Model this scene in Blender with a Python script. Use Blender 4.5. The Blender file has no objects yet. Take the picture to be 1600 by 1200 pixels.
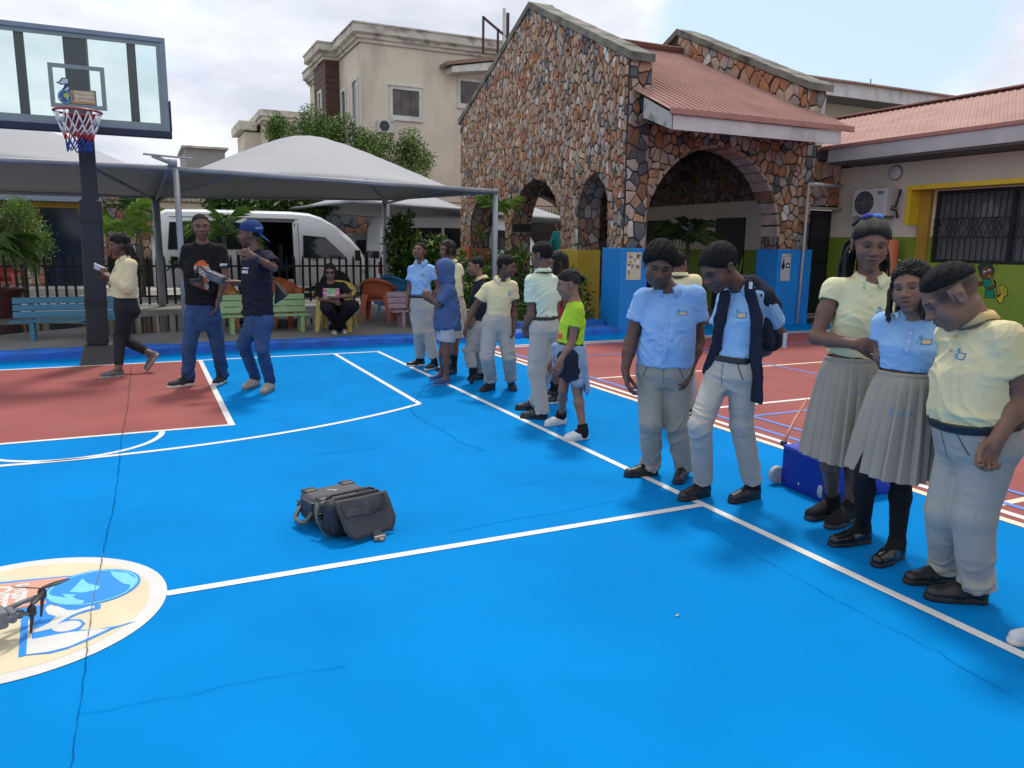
import bpy, bmesh, math, random
import numpy as np
from mathutils import Vector, Matrix
from mathutils.bvhtree import BVHTree

# ---------------------------------------------------------------- camera, sky, sun, exposure
SC = bpy.context.scene
C = SC.collection
CAM_R = np.array([[0.90336, 0.06577, -0.42380], [-0.42869, 0.16630, -0.88798], [0.01208, 0.98388, 0.17843]])
CAM_H, FPX = 1.5, 1200.0
u_, s_, v_ = np.linalg.svd(CAM_R); CAM_R = u_ @ v_
cam_d = bpy.data.cameras.new('camera'); cam_o = bpy.data.objects.new('camera', cam_d); C.objects.link(cam_o)
cam_d.sensor_width = 36.0; cam_d.lens = 27.0; cam_d.clip_start = 0.05; cam_d.clip_end = 2000
M4 = Matrix.Identity(4)
for i in range(3):
    for j in range(3): M4[i][j] = CAM_R[i, j]
M4[2][3] = CAM_H
cam_o.matrix_world = M4
SC.camera = cam_o

SUN_EL, SUN_AZ = 62.0, 30.0        # azimuth measured from +Y towards +X
world = bpy.data.worlds.new('World'); SC.world = world; world.use_nodes = True
def build_world():
    nt = world.node_tree; N = nt.nodes; L = nt.links
    for n in list(N): N.remove(n)
    out = N.new('ShaderNodeOutputWorld'); bg = N.new('ShaderNodeBackground'); bg.inputs[1].default_value = 0.1
    L.new(bg.outputs[0], out.inputs[0])
    sky = N.new('ShaderNodeTexSky'); sky.sky_type = 'NISHITA'; sky.sun_disc = False
    sky.sun_elevation = math.radians(SUN_EL); sky.sun_rotation = math.radians(SUN_AZ); sky.dust_density = 2.5; sky.air_density = 1.2
    hs = N.new('ShaderNodeMixRGB'); hs.blend_type = 'MULTIPLY'; hs.inputs[0].default_value = 1; hs.inputs[2].default_value = (1.5, 1.5, 1.5, 1)
    L.new(sky.outputs[0], hs.inputs[1])
    pale = N.new('ShaderNodeMixRGB'); pale.inputs[0].default_value = 0.62; pale.inputs[2].default_value = (5.0, 6.7, 9.2, 1)
    L.new(hs.outputs[0], pale.inputs[1])
    tc = N.new('ShaderNodeTexCoord'); sep = N.new('ShaderNodeSeparateXYZ'); L.new(tc.outputs['Generated'], sep.inputs[0])
    def math_(op, a, b=None, c=None):
        m = N.new('ShaderNodeMath'); m.operation = op
        for k, x in enumerate((a, b, c)):
            if x is None: continue
            if isinstance(x, (int, float)): m.inputs[k].default_value = x
            else: L.new(x, m.inputs[k])
        return m.outputs[0]
    zz = math_('ADD', math_('MAXIMUM', sep.outputs[2], 0.0), 0.22)
    cx = math_('DIVIDE', sep.outputs[0], zz); cy = math_('DIVIDE', sep.outputs[1], zz)
    cmb = N.new('ShaderNodeCombineXYZ'); L.new(cx, cmb.inputs[0]); L.new(cy, cmb.inputs[1])
    n1 = N.new('ShaderNodeTexNoise'); n1.inputs['Scale'].default_value = 1.05; n1.inputs['Detail'].default_value = 9; n1.inputs['Roughness'].default_value = 0.55; n1.inputs['Distortion'].default_value = 0.35
    mp = N.new('ShaderNodeMapping'); mp.inputs['Location'].default_value = (3.1, 7.4, 0); L.new(cmb.outputs[0], mp.inputs[0]); L.new(mp.outputs[0], n1.inputs['Vector'])
    # broad gap in the cloud deck to the right, as in the photograph
    gap = N.new('ShaderNodeVectorMath'); gap.operation = 'DOT_PRODUCT'; L.new(tc.outputs['Generated'], gap.inputs[0])
    g = Vector((0.690, 0.665, 0.27)).normalized(); gap.inputs[1].default_value = g
    gp = N.new('ShaderNodeMapRange'); gp.interpolation_type = 'SMOOTHSTEP'
    gp.inputs[1].default_value = 0.972; gp.inputs[2].default_value = 0.997; gp.inputs[3].default_value = 0.0; gp.inputs[4].default_value = 0.26
    L.new(gap.outputs['Value'], gp.inputs[0])
    dens = math_('SUBTRACT', math_('ADD', n1.outputs[0], 0.165), gp.outputs[0])
    rp = N.new('ShaderNodeMapRange'); rp.interpolation_type = 'SMOOTHSTEP'
    rp.inputs[1].default_value = 0.44; rp.inputs[2].default_value = 0.60; L.new(dens, rp.inputs[0])
    n2 = N.new('ShaderNodeTexNoise'); n2.inputs['Scale'].default_value = 1.9; n2.inputs['Detail'].default_value = 9; n2.inputs['Roughness'].default_value = 0.56
    mp2 = N.new('ShaderNodeMapping'); mp2.inputs['Location'].default_value = (9.1, 1.4, 2); L.new(cmb.outputs[0], mp2.inputs[0]); L.new(mp2.outputs[0], n2.inputs['Vector'])
    cr = N.new('ShaderNodeValToRGB'); L.new(n2.outputs[0], cr.inputs[0])
    cr.color_ramp.elements[0].position = 0.36; cr.color_ramp.elements[0].color = (0.60, 0.64, 0.735, 1)
    cr.color_ramp.elements[1].position = 0.64; cr.color_ramp.elements[1].color = (0.89, 0.91, 0.955, 1)
    # thin bright cloud edges where the deck opens
    br = N.new('ShaderNodeMapRange'); br.inputs[1].default_value = 0.42; br.inputs[2].default_value = 0.62; br.inputs[3].default_value = 1.13; br.inputs[4].default_value = 1.0
    L.new(dens, br.inputs[0])
    cm = N.new('ShaderNodeMixRGB'); cm.blend_type = 'MULTIPLY'; cm.inputs[0].default_value = 1; L.new(cr.outputs[0], cm.inputs[1]); L.new(br.outputs[0], cm.inputs[2])
    c10 = N.new('ShaderNodeMixRGB'); c10.blend_type = 'MULTIPLY'; c10.inputs[0].default_value = 1; c10.inputs[2].default_value = (10, 10, 10, 1); L.new(cm.outputs[0], c10.inputs[1])
    mx = N.new('ShaderNodeMixRGB'); L.new(rp.outputs[0], mx.inputs[0]); L.new(pale.outputs[0], mx.inputs[1]); L.new(c10.outputs[0], mx.inputs[2])
    L.new(mx.outputs[0], bg.inputs[0])
build_world()
sd = bpy.data.lights.new('sun', 'SUN'); sd.energy = 2.3; sd.angle = math.radians(8); sd.color = (1.0, 0.94, 0.85)
so = bpy.data.objects.new('sun', sd); C.objects.link(so)
el, az = math.radians(SUN_EL), math.radians(SUN_AZ)
sdir = Vector((math.sin(az)*math.cos(el), math.cos(az)*math.cos(el), math.sin(el)))
so.rotation_euler = sdir.to_track_quat('Z', 'Y').to_euler()
so.location = (0, 0, 30)
SC.view_settings.view_transform = 'Standard'; SC.view_settings.look = 'None'; SC.view_settings.gamma = 1.0
SC.view_settings.exposure = 0.22; SC.view_settings.use_curve_mapping = False

# ---------------------------------------------------------------- survey helpers: where a sighted point stands in the place
CAM = np.array([0, 0, CAM_H])
def ray(px, py): return CAM_R @ np.array([(px-800)/FPX, -(py-600)/FPX, -1.0])
def on_z(px, py, z=0.0):
    d = ray(px, py); return Vector(CAM + (z-CAM_H)/d[2]*d)
def on_y(px, py, y):
    d = ray(px, py); return Vector(CAM + y/d[1]*d)
def on_x(px, py, x):
    d = ray(px, py); return Vector(CAM + x/d[0]*d)
CF = Vector((-CAM_R[0, 2], -CAM_R[1, 2], 0)).normalized()     # horizontal viewing direction
CRT = Vector((CF.y, -CF.x, 0))
UP = Vector((0, 0, 1))
def at_d(px, py, dist):                                       # point at a horizontal distance
    d = Vector(ray(px, py)); return Vector(CAM) + d*(dist/(d.dot(CF)))
rnd = random.Random(7)

# ---------------------------------------------------------------- materials
MATS = {}
def srgb(r, g, b):
    f = lambda c: (c/255/12.92) if c/255 <= 0.04045 else ((c/255+0.055)/1.055)**2.4
    return (f(r), f(g), f(b))
def pm(name, col, rough=0.6, var=0.12, scale=6.0, bump=0.0, bscale=60.0, metal=0.0, spec=0.5, detail=6, hue2=None, dirt=None, attr=None, coat=0, stretch=(1, 1, 1)):
    """Principled material with colour mottling, optional second tone, streaky dirt and fine relief."""
    if name in MATS: return MATS[name]
    m = bpy.data.materials.new(name); m.use_nodes = True; nt = m.node_tree; N = nt.nodes; L = nt.links
    b = N['Principled BSDF']; b.inputs['Roughness'].default_value = rough; b.inputs['Metallic'].default_value = metal
    b.inputs['Specular IOR Level'].default_value = spec
    if coat: b.inputs['Coat Weight'].default_value = coat
    tc = N.new('ShaderNodeTexCoord'); mp = N.new('ShaderNodeMapping'); mp.inputs['Scale'].default_value = stretch
    L.new(tc.outputs['Object'], mp.inputs[0])
    no = N.new('ShaderNodeTexNoise'); no.inputs['Scale'].default_value = scale; no.inputs['Detail'].default_value = detail; L.new(mp.outputs[0], no.inputs['Vector'])
    cr = N.new('ShaderNodeValToRGB'); L.new(no.outputs[0], cr.inputs[0])
    lo = [max(0, c*(1-var)) for c in col]; hi = [min(1, c*(1+var)) for c in (hue2 or col)]
    cr.color_ramp.elements[0].position = 0.3; cr.color_ramp.elements[0].color = (*lo, 1)
    cr.color_ramp.elements[1].position = 0.72; cr.color_ramp.elements[1].color = (*hi, 1)
    last = cr.outputs[0]
    if dirt:
        dcol, amt, dsc, dst = dirt
        mp2 = N.new('ShaderNodeMapping'); mp2.inputs['Scale'].default_value = dst; L.new(tc.outputs['Object'], mp2.inputs[0])
        n2 = N.new('ShaderNodeTexNoise'); n2.inputs['Scale'].default_value = dsc; n2.inputs['Detail'].default_value = 7; L.new(mp2.outputs[0], n2.inputs['Vector'])
        mr = N.new('ShaderNodeMapRange'); mr.inputs[1].default_value = 0.5; mr.inputs[2].default_value = 0.72; mr.inputs[4].default_value = amt; L.new(n2.outputs[0], mr.inputs[0])
        mx = N.new('ShaderNodeMixRGB'); mx.inputs[2].default_value = (*dcol, 1); L.new(mr.outputs[0], mx.inputs[0]); L.new(last, mx.inputs[1]); last = mx.outputs[0]
    if attr:
        at = N.new('ShaderNodeAttribute'); at.attribute_name = attr
        mx = N.new('ShaderNodeMixRGB'); mx.blend_type = 'MULTIPLY'; mx.inputs[0].default_value = 1; L.new(last, mx.inputs[1]); L.new(at.outputs['Color'], mx.inputs[2]); last = mx.outputs[0]
    L.new(last, b.inputs['Base Color'])
    if bump:
        nb = N.new('ShaderNodeTexNoise'); nb.inputs['Scale'].default_value = bscale; nb.inputs['Detail'].default_value = 4; L.new(tc.outputs['Object'], nb.inputs['Vector'])
        bp = N.new('ShaderNodeBump'); bp.inputs['Strength'].default_value = bump; bp.inputs['Distance'].default_value = 0.01; L.new(nb.outputs[0], bp.inputs['Height']); L.new(bp.outputs[0], b.inputs['Normal'])
    MATS[name] = m
    return m
def flat(name, col, rough=0.6, **k): return pm(name, col, rough, var=k.pop('var', 0.05), **k)

# ---------------------------------------------------------------- object helpers
def props(o, label=None, cat=None, group=None, kind=None):
    if label: o['label'] = label
    if cat: o['category'] = cat
    if group: o['group'] = group
    if kind: o['kind'] = kind
    return o
WLOC = {}
def thing(name, label, cat, loc=(0, 0, 0), group=None):
    o = bpy.data.objects.new(name, None); o.empty_display_size = 0.1; C.objects.link(o); o.location = loc
    WLOC[o.name] = Vector(loc)
    return props(o, label, cat, group)
def link(name, me, parent=None, loc=None):
    o = bpy.data.objects.new(name, me); C.objects.link(o)
    if parent is not None: o.parent = parent
    if loc is not None: o.location = loc
    return o
def wl(o):
    v = Vector((0, 0, 0))
    while o is not None: v = v + o.location; o = o.parent
    return v
class MB:
    """collects faces and builds one mesh object"""
    def __init__(s): s.v = []; s.f = []; s.m = []; s.mi = 0; s.uni = []
    def mat(s, m):
        if m not in s.uni: s.uni.append(m)
        s.mi = s.uni.index(m); return s
    def add(s, vs, fs):
        b = len(s.v); s.v += [tuple(x) for x in vs]
        for f in fs: s.f.append(tuple(b+i for i in f)); s.m.append(s.mi)
        return s
    def box(s, c, size, rz=0.0, M=None, taper=1.0):
        hx, hy, hz = size[0]/2, size[1]/2, size[2]/2; vs = []
        for z in (-1, 1):
            t = taper if z > 0 else 1
            for x, y in ((-1, -1), (1, -1), (1, 1), (-1, 1)):
                p = Vector((x*hx*t, y*hy*t, z*hz))
                if M is not None: p = M @ p
                elif rz: p = Matrix.Rotation(rz, 3, 'Z') @ p
                vs.append(p + Vector(c))
        return s.add(vs, [(3, 2, 1, 0), (4, 5, 6, 7), (0, 1, 5, 4), (1, 2, 6, 5), (2, 3, 7, 6), (3, 0, 4, 7)])
    def bx(s, x0, x1, y0, y1, z0, z1): return s.box(((x0+x1)/2, (y0+y1)/2, (z0+z1)/2), (x1-x0, y1-y0, z1-z0))
    def beam(s, a, b, w, h, up=(0, 0, 1)):
        a = Vector(a); b = Vector(b); d = (b-a).normalized(); r = d.cross(Vector(up))
        if r.length < 1e-4: r = Vector((1, 0, 0))
        r.normalize(); u = r.cross(d); vs = []
        for p in (a, b):
            for x, y in ((-1, -1), (1, -1), (1, 1), (-1, 1)): vs.append(p + r*(x*w/2) + u*(y*h/2))
        return s.add(vs, [(3, 2, 1, 0), (4, 5, 6, 7), (0, 1, 5, 4), (1, 2, 6, 5), (2, 3, 7, 6), (3, 0, 4, 7)])
    def tube(s, pts, r, n=8, cap=True):
        pts = [Vector(p) for p in pts]; rs = r if isinstance(r, (list, tuple)) else [r]*len(pts); vs = []; fs = []
        pu = None
        for i, p in enumerate(pts):
            d = (pts[min(i+1, len(pts)-1)] - pts[max(i-1, 0)]).normalized()
            u = (pu if pu is not None else Vector((0.31, 0.17, 0.93)))
            u = (u - d*u.dot(d))
            if u.length < 1e-3: u = d.orthogonal()
            u.normalize(); pu = u; w = d.cross(u)
            for k in range(n):
                a = 2*math.pi*k/n; vs.append(p + (u*math.cos(a) + w*math.sin(a))*rs[i])
        for i in range(len(pts)-1):
            for k in range(n): fs.append((i*n+k, i*n+(k+1) % n, (i+1)*n+(k+1) % n, (i+1)*n+k))
        if cap: fs.append(tuple(reversed(range(n)))); fs.append(tuple((len(pts)-1)*n+k for k in range(n)))
        return s.add(vs, fs)
    def lathe(s, c, prof, n=20, ax='Z'):
        vs = []; fs = []
        for r, z in prof:
            for k in range(n):
                a = 2*math.pi*k/n; q = (r*math.cos(a), r*math.sin(a), z)
                if ax == 'Y': q = (q[0], q[2], q[1])
                if ax == 'X': q = (q[2], q[0], q[1])
                vs.append(Vector(c)+Vector(q))
        for i in range(len(prof)-1):
            for k in range(n): fs.append((i*n+k, i*n+(k+1) % n, (i+1)*n+(k+1) % n, (i+1)*n+k))
        fs.append(tuple(reversed(range(n)))); fs.append(tuple((len(prof)-1)*n+k for k in range(n)))
        return s.add(vs, fs)
    def prism(s, pts, off):
        """polygon (3d points) extruded by vector off"""
        n = len(pts); off = Vector(off); vs = [Vector(p) for p in pts] + [Vector(p)+off for p in pts]
        fs = [tuple(reversed(range(n))), tuple(range(n, 2*n))] + [(i, (i+1) % n, n+(i+1) % n, n+i) for i in range(n)]
        return s.add(vs, fs)
    def poly(s, pts): return s.add(pts, [tuple(range(len(pts)))])
    def build(s, name, m=None, parent=None, smooth=False, bevel=0, label=None, kind=None, fix=True, seg=2):
        me = bpy.data.meshes.new(name); off = wl(parent) if parent is not None else Vector((0, 0, 0))
        me.from_pydata([tuple(Vector(v)-off) for v in s.v], [], s.f)
        mats = s.uni if s.uni else [m]
        for q in mats: me.materials.append(q)
        if s.uni: me.polygons.foreach_set('material_index', s.m)
        if fix:
            bm = bmesh.new(); bm.from_mesh(me); bmesh.ops.recalc_face_normals(bm, faces=bm.faces[:]); bm.to_mesh(me); bm.free()
        if smooth: me.polygons.foreach_set('use_smooth', [True]*len(me.polygons))
        me.update()
        o = link(name, me, parent)
        if bevel:
            md = o.modifiers.new('bevel', 'BEVEL'); md.width = bevel; md.segments = seg; md.limit_method = 'ANGLE'
        if smooth == 'auto':
            md = o.modifiers.new('split', 'EDGE_SPLIT'); md.split_angle = math.radians(40)
        return props(o, label, kind=kind)
def clone(o, parent, name=None):
    c = o.copy(); C.objects.link(c); c.parent = parent
    return c
def copy_tree(o, parent=None):
    c = clone(o, parent)
    for ch in list(o.children): copy_tree(ch, c)
    return c
def text_mesh(txt, size, bold=0.0):
    cu = bpy.data.curves.new('lettering', 'FONT'); cu.body = txt; cu.size = size; cu.align_x = 'LEFT'; cu.offset = bold; cu.resolution_u = 2
    ob = bpy.data.objects.new('lettering', cu); C.objects.link(ob)
    dg = bpy.context.evaluated_depsgraph_get(); me = bpy.data.meshes.new_from_object(ob.evaluated_get(dg))
    bpy.data.objects.remove(ob); bpy.data.curves.remove(cu)
    return me
def text_polys(txt, size, bold=0.0):
    me = text_mesh(txt, size, bold); v = [tuple(x.co[:2]) for x in me.vertices]; f = [tuple(p.vertices) for p in me.polygons]
    bpy.data.meshes.remove(me); return v, f
# ================================================================ SETTING: ground, court, markings
m_blue = pm('court_blue', (0.0, 0.205, 0.555), 0.75, var=0.085, scale=1.3, detail=12, bump=0.22, bscale=420, spec=0.04, dirt=((0.0, 0.165, 0.47), 0.3, 2.3, (1, 0.35, 1)))
m_red = pm('court_red', (0.285, 0.078, 0.070), 0.66, var=0.14, scale=1.3, detail=12, bump=0.10, bscale=420, spec=0.22, dirt=((0.24, 0.09, 0.09), 0.4, 2.0, (1, 0.4, 1)))
m_line = pm('line_white', (0.70, 0.69, 0.665), 0.6, var=0.07, scale=9, bump=0.08, bscale=300)
m_cream_l = pm('line_cream', (0.76, 0.66, 0.50), 0.6, var=0.08, scale=9)
m_bline = pm('line_blue', (0.10, 0.22, 0.62), 0.6, var=0.1, scale=9)
m_conc = pm('paving_concrete', (0.235, 0.225, 0.21), 0.55, var=0.22, scale=0.7, bump=0.25, bscale=90, dirt=((0.10, 0.095, 0.09), 0.75, 0.9, (1, 0.6, 1)))
m_earth = pm('earth', (0.20, 0.18, 0.155), 0.85, var=0.3, scale=0.3, bump=0.4, bscale=30)
m_crack = flat('crack', (0.002, 0.075, 0.24), 0.9, spec=0.0)
m_crack2 = flat('crack_red', (0.10, 0.03, 0.03), 0.8)
m_kerb = pm('kerb_blue', (0.008, 0.13, 0.55), 0.6, var=0.2, scale=3, bump=0.5, bscale=18, dirt=((0.01, 0.05, 0.18), 0.7, 4, (1, 1, 1)))

def sheet(name, x0, x1, y0, y1, z, m, sub=0):
    b = MB(); b.add([(x0, y0, z), (x1, y0, z), (x1, y1, z), (x0, y1, z)], [(0, 1, 2, 3)])
    return b.build(name, m, kind='structure')
sheet('ground', -150, 150, -60, 240, -0.03, m_earth)
b = MB(); b.bx(-9, 14.6, -5, 12.3, -0.025, 0.0); b.build('court', m_blue, kind='structure')
L1, L2, L3, L4 = 0.0015, 0.003, 0.0045, 0.006
sheet('key_area', -1.72, 0.58, 6.6, 10.45, L1, m_red)
LW = 0.026
b = MB()
def hl(x0, x1, y, z=L2, w=LW): b.add([(x0, y-w, z), (x1, y-w, z), (x1, y+w, z), (x0, y+w, z)], [(0, 1, 2, 3)])
def vl(x, y0, y1, z=L2, w=LW): b.add([(x-w, y0, z), (x+w, y0, z), (x+w, y1, z), (x-w, y1, z)], [(0, 1, 2, 3)])
def arc(cx, cy, r, a0, a1, z=L2, w=LW, n=48):
    vs = []
    for i in range(n+1):
        a = math.radians(a0+(a1-a0)*i/n)
        for q in (r-w, r+w): vs.append((cx+q*math.cos(a), cy+q*math.sin(a), z))
    b.add(vs, [(2*i, 2*i+1, 2*i+3, 2*i+2) for i in range(n)])
vl(2.9, -5, 10.48); vl(-4.04, -5, 10.48); hl(-4.04+LW, 2.9-LW, 10.45, w=0.03)
vl(0.578, 6.6+LW, 10.42); vl(-1.718, 6.6+LW, 10.42); hl(-1.745, 0.605, 6.6, w=0.024)
vl(2.29, 6.84, 10.42); vl(-3.43, 6.84, 10.42)
ca = math.degrees(math.atan2(6.83-10.93, 2.86))
arc(-0.57, 10.93, 5.0, -180-ca, ca, n=80); arc(-0.57, 6.57, 0.62, 180, 360, w=0.022)
hl(0.0, 2.9-LW, 3.43); hl(-4.04+LW, -1.14, 3.43)
b.build('court_lines', m_line, kind='structure')
# second court, to the right
sheet('red_court', 4.28, 11.6, -5, 10.42, L1, m_red)
b = MB(); vl(4.315, -5, 10.42, w=0.032); hl(4.283, 11.6, 10.385, z=L3, w=0.034); hl(4.6, 11.3, 7.42, w=0.026); vl(11.57, -5, 10.35, w=0.03); hl(4.5, 11.4, 2.72, w=0.026)
b.build('court_lines', m_cream_l, kind='structure')
b = MB(); vl(4.445, -5, 10.22, w=0.03); hl(4.42, 11.4, 10.25, w=0.028); hl(4.5, 11.3, 5.6, w=0.028)
b.build('court_lines', m_line, kind='structure')
b = MB(); vl(4.60, -5, 10.08, z=L3, w=0.024); hl(4.58, 11.4, 10.08, z=L4, w=0.02); vl(4.87, -5, 5.17, z=L4, w=0.022); hl(4.62, 10.9, 5.18, z=L3, w=0.022); vl(7.3, 5.2, 9.0, z=L3, w=0.022)
hl(4.62, 11.2, 9.02, z=L4, w=0.018); vl(10.6, 5.2, 10.1, z=L3, w=0.02); vl(6.15, -5, 5.16, z=L3, w=0.022)
b.build('court_lines', m_bline, kind='structure')
# paved yard behind the kerb, wet in places
b = MB(); b.bx(-40, 7.4, 11.42, 24.5, -0.02, 0.09); b.build('paving', m_conc, kind='structure')
b = MB(); b.bx(-40, 60, 24.502, 26.6, -0.02, 0.085); b.bx(7.55, 60, 12.4, 24.5, -0.02, 0.085); b.build('paving', pm('driveway', (0.33, 0.32, 0.30), 0.7, var=0.2, scale=0.8, bump=0.2), kind='structure')
b = MB()
b.add([(0.3 + 1.35*math.cos(a)*(1+0.25*math.sin(3*a+1)), 14.6 + 1.5*math.sin(a)*(1+0.2*math.sin(2*a)), 0.094) for a in [k*math.pi/24 for k in range(48)]], [tuple(range(48))])
b.add([(2.1 + 0.9*math.cos(a)*(1+0.3*math.sin(2*a)), 14.0 + 0.8*math.sin(a)*(1+0.2*math.sin(3*a)), 0.094) for a in [k*math.pi/16 for k in range(32)]], [tuple(range(32))])
b.add([(-2.6 + 1.6*math.cos(a)*(1+0.2*math.sin(2*a)), 14.3 + 0.9*math.sin(a)*(1+0.2*math.sin(3*a)), 0.094) for a in [k*math.pi/16 for k in range(32)]], [tuple(range(32))])
b.build('puddle', pm('wet_paving', (0.055, 0.052, 0.05), 0.09, var=0.4, scale=2.2, spec=0.6, bump=0.05, bscale=14), kind='structure')
bm = bmesh.new()
nx = 90
for i in range(nx+1):
    x = -9 + 16.4*i/nx
    j = lambda a: 0.012*math.sin(i*1.7+a)+0.008*math.sin(i*0.63+2*a)
    for y, z in ((11.17, -0.02), (11.18+j(1)*0.4, 0.085+j(2)*0.5), (11.215+j(1)*0.4, 0.118+j(3)*0.6), (11.40+j(4)*0.5, 0.122+j(5)*0.6), (11.435, -0.02)):
        bm.verts.new((x, y, z))
bm.verts.ensure_lookup_table()
for i in range(nx):
    for k in range(4): bm.faces.new([bm.verts[i*5+k], bm.verts[i*5+k+1], bm.verts[(i+1)*5+k+1], bm.verts[(i+1)*5+k]])
bmesh.ops.recalc_face_normals(bm, faces=bm.faces[:])
me = bpy.data.meshes.new('kerb'); bm.to_mesh(me); bm.free(); me.materials.append(m_kerb)
props(link('kerb', me), kind='structure')

# cracks in the acrylic paint
def crack(pts, w, m, seed, jag=0.006, name='crack', z=0.0050):
    r = random.Random(seed); P = [on_z(*p) for p in pts]; Q = []
    for a, c in zip(P, P[1:]):
        n = max(2, int((c-a).length/0.035))
        for k in range(n): Q.append(a.lerp(c, k/n) + Vector((r.gauss(0, jag), r.gauss(0, jag), 0)))
    Q.append(P[-1]); vs = []
    for i, p in enumerate(Q):
        d = (Q[min(i+1, len(Q)-1)]-Q[max(0, i-1)]).normalized(); n = Vector((-d.y, d.x, 0))*w*0.5*r.uniform(0.45, 1.25)
        vs += [p+n+Vector((0, 0, z)), p-n+Vector((0, 0, z))]
    b = MB(); b.add(vs, [(2*i, 2*i+1, 2*i+3, 2*i+2) for i in range(len(Q)-1)]); b.build(name, m, kind='structure')
crack([(205, 572), (199, 640), (190, 684)], 0.008, m_crack2, 1, 0.003)
crack([(190, 684), (186, 735), (178, 790), (168, 830), (161, 866)], 0.0045, m_crack, 2, 0.0022)
crack([(161, 866), (155, 900), (147, 930), (140, 985), (135, 1026)], 0.004, pm('crack_grey', (0.11, 0.12, 0.13), 0.8), 3, 0.0015, z=0.0086)
crack([(135, 1026), (128, 1085), (121, 1130), (110, 1210)], 0.0035, m_crack, 4, 0.0018)
m_faint = flat('crack_faint', (0.0, 0.135, 0.40), 0.9, spec=0.0)
for i, (p, w) in enumerate([([(690, 585), (662, 606), (641, 640), (655, 655), (690, 672), (720, 692), (760, 705)], 0.012), ([(455, 716), (520, 708), (596, 700)], 0.011), ([(400, 661), (470, 652), (600, 640)], 0.012),
        ([(700, 833), (800, 812), (900, 797), (990, 775), (1040, 758)], 0.008), ([(1100, 822), (1180, 868), (1260, 912), (1330, 950), (1440, 1006), (1600, 1100)], 0.008), ([(130, 1117), (230, 1098), (300, 1085), (400, 1063), (540, 1042)], 0.006), ([(740, 770), (900, 745), (980, 760), (1080, 800)], 0.006)]):
    crack(p, w*0.38, m_faint, 20+i, 0.005)

# painted emblem in the centre circle
LG = lambda x, y: on_z(x/5.714, 860+y/5.714)
m_cream = pm('emblem_cream', (0.64, 0.555, 0.38), 0.6, var=0.08, scale=5, bump=0.08, bscale=300)
m_pink = pm('emblem_salmon', (0.62, 0.30, 0.20), 0.6, var=0.08, scale=8)
m_teal = pm('emblem_aqua', (0.16, 0.55, 0.66), 0.6, var=0.06, scale=8)
m_lblue = pm('emblem_blue', (0.006, 0.23, 0.72), 0.6, var=0.06, scale=3)
m_off = pm('emblem_white', (0.62, 0.61, 0.59), 0.6, var=0.06, scale=5)
eb = MB()
def disc(cx, cy, r, z, m, n=72): eb.mat(m); eb.add([(cx+r*math.cos(2*math.pi*k/n), cy+r*math.sin(2*math.pi*k/n), z) for k in range(n)], [tuple(range(n))])
def lpoly(pts, z, m): eb.mat(m); eb.poly([Vector((*LG(*p)[:2], z)) for p in pts])
disc(-0.57, 3.48, 0.572, 0.003, m_off); disc(-0.57, 3.48, 0.505, 0.0036, m_cream)
lpoly([(-900, 375), (0, 290), (630, 232), (700, 260), (430, 505), (0, 580), (-900, 690)], 0.0042, m_lblue)
lpoly([(-880, 392), (0, 308), (610, 243), (640, 262), (400, 490), (0, 560), (-880, 668)], 0.0048, m_pink)
gl = [LG(*p) for p in ((1268, 275), (397, 400), (935, 180), (700, 506))]
gc = sum(gl, Vector())/4; gr = sum((p-gc).length for p in gl)/4
lpoly([(195, 545), (305, 500), (660, 510), (850, 490), (905, 490), (895, 530), (820, 545), (700, 580), (600, 625), (720, 625), (765, 660), (720, 710), (690, 722), (860, 717), (1060, 682), (1240, 632), (1000, 715), (800, 810), (600, 890), (450, 930), (235, 948), (165, 967)], 0.0054, m_lblue)
disc(gc.x, gc.y, gr, 0.0058, m_lblue); disc(gc.x, gc.y, gr*0.945, 0.0064, m_teal); disc(gc.x+gr*0.006, gc.y, gr*0.90, 0.0070, m_lblue)
for P in ([(735, 265), (790, 310), (895, 335), (870, 365), (740, 392), (620, 385), (680, 330)], [(985, 200), (1140, 215), (1235, 280), (1195, 340), (1150, 372), (1165, 320), (1100, 310), (1010, 245)], [(405, 385), (470, 420), (590, 435), (555, 402), (680, 408), (650, 430), (700, 455), (760, 462), (730, 493), (600, 500), (480, 480), (412, 440)]): lpoly(P, 0.0076, m_teal)
lpoly([(255, 640), (300, 560), (298, 715), (340, 708), (440, 660), (500, 600), (430, 580), (405, 540), (418, 512), (450, 503), (520, 510), (600, 545), (680, 545), (835, 500), (845, 525), (740, 550), (640, 590), (540, 650), (470, 708), (285, 750), (285, 805), (620, 742), (980, 708), (800, 790), (620, 870), (430, 918), (235, 942)], 0.0060, m_off)
hc = LG(600, 690); ex = (LG(730, 670)-hc); ey = (LG(610, 645)-hc)
eb.mat(m_off).poly([Vector(((hc+ex*math.cos(a)+ey*math.sin(a)).x, (hc+ex*math.cos(a)+ey*math.sin(a)).y, 0.0067)) for a in [k*math.pi/14 for k in range(28)]])
eb.mat(m_off)
for line, (lx, ly) in (('SCHOOLS', (268, 300)), ('BEARERS', (262, 366)), ('STANDARD', (258, 432))):
    p0 = LG(lx, ly); hgt = (LG(lx, ly)-LG(lx, ly+60)).length
    v, f = text_polys(line, hgt*1.38, 0.004)
    eb.add([(p0.x - x*1.12, p0.y - hgt + (hgt - y) if False else p0.y - y, 0.0053) for x, y in v], [tuple(reversed(q)) for q in f])
eb.build('court_emblem', kind='structure', fix=False)
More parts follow.
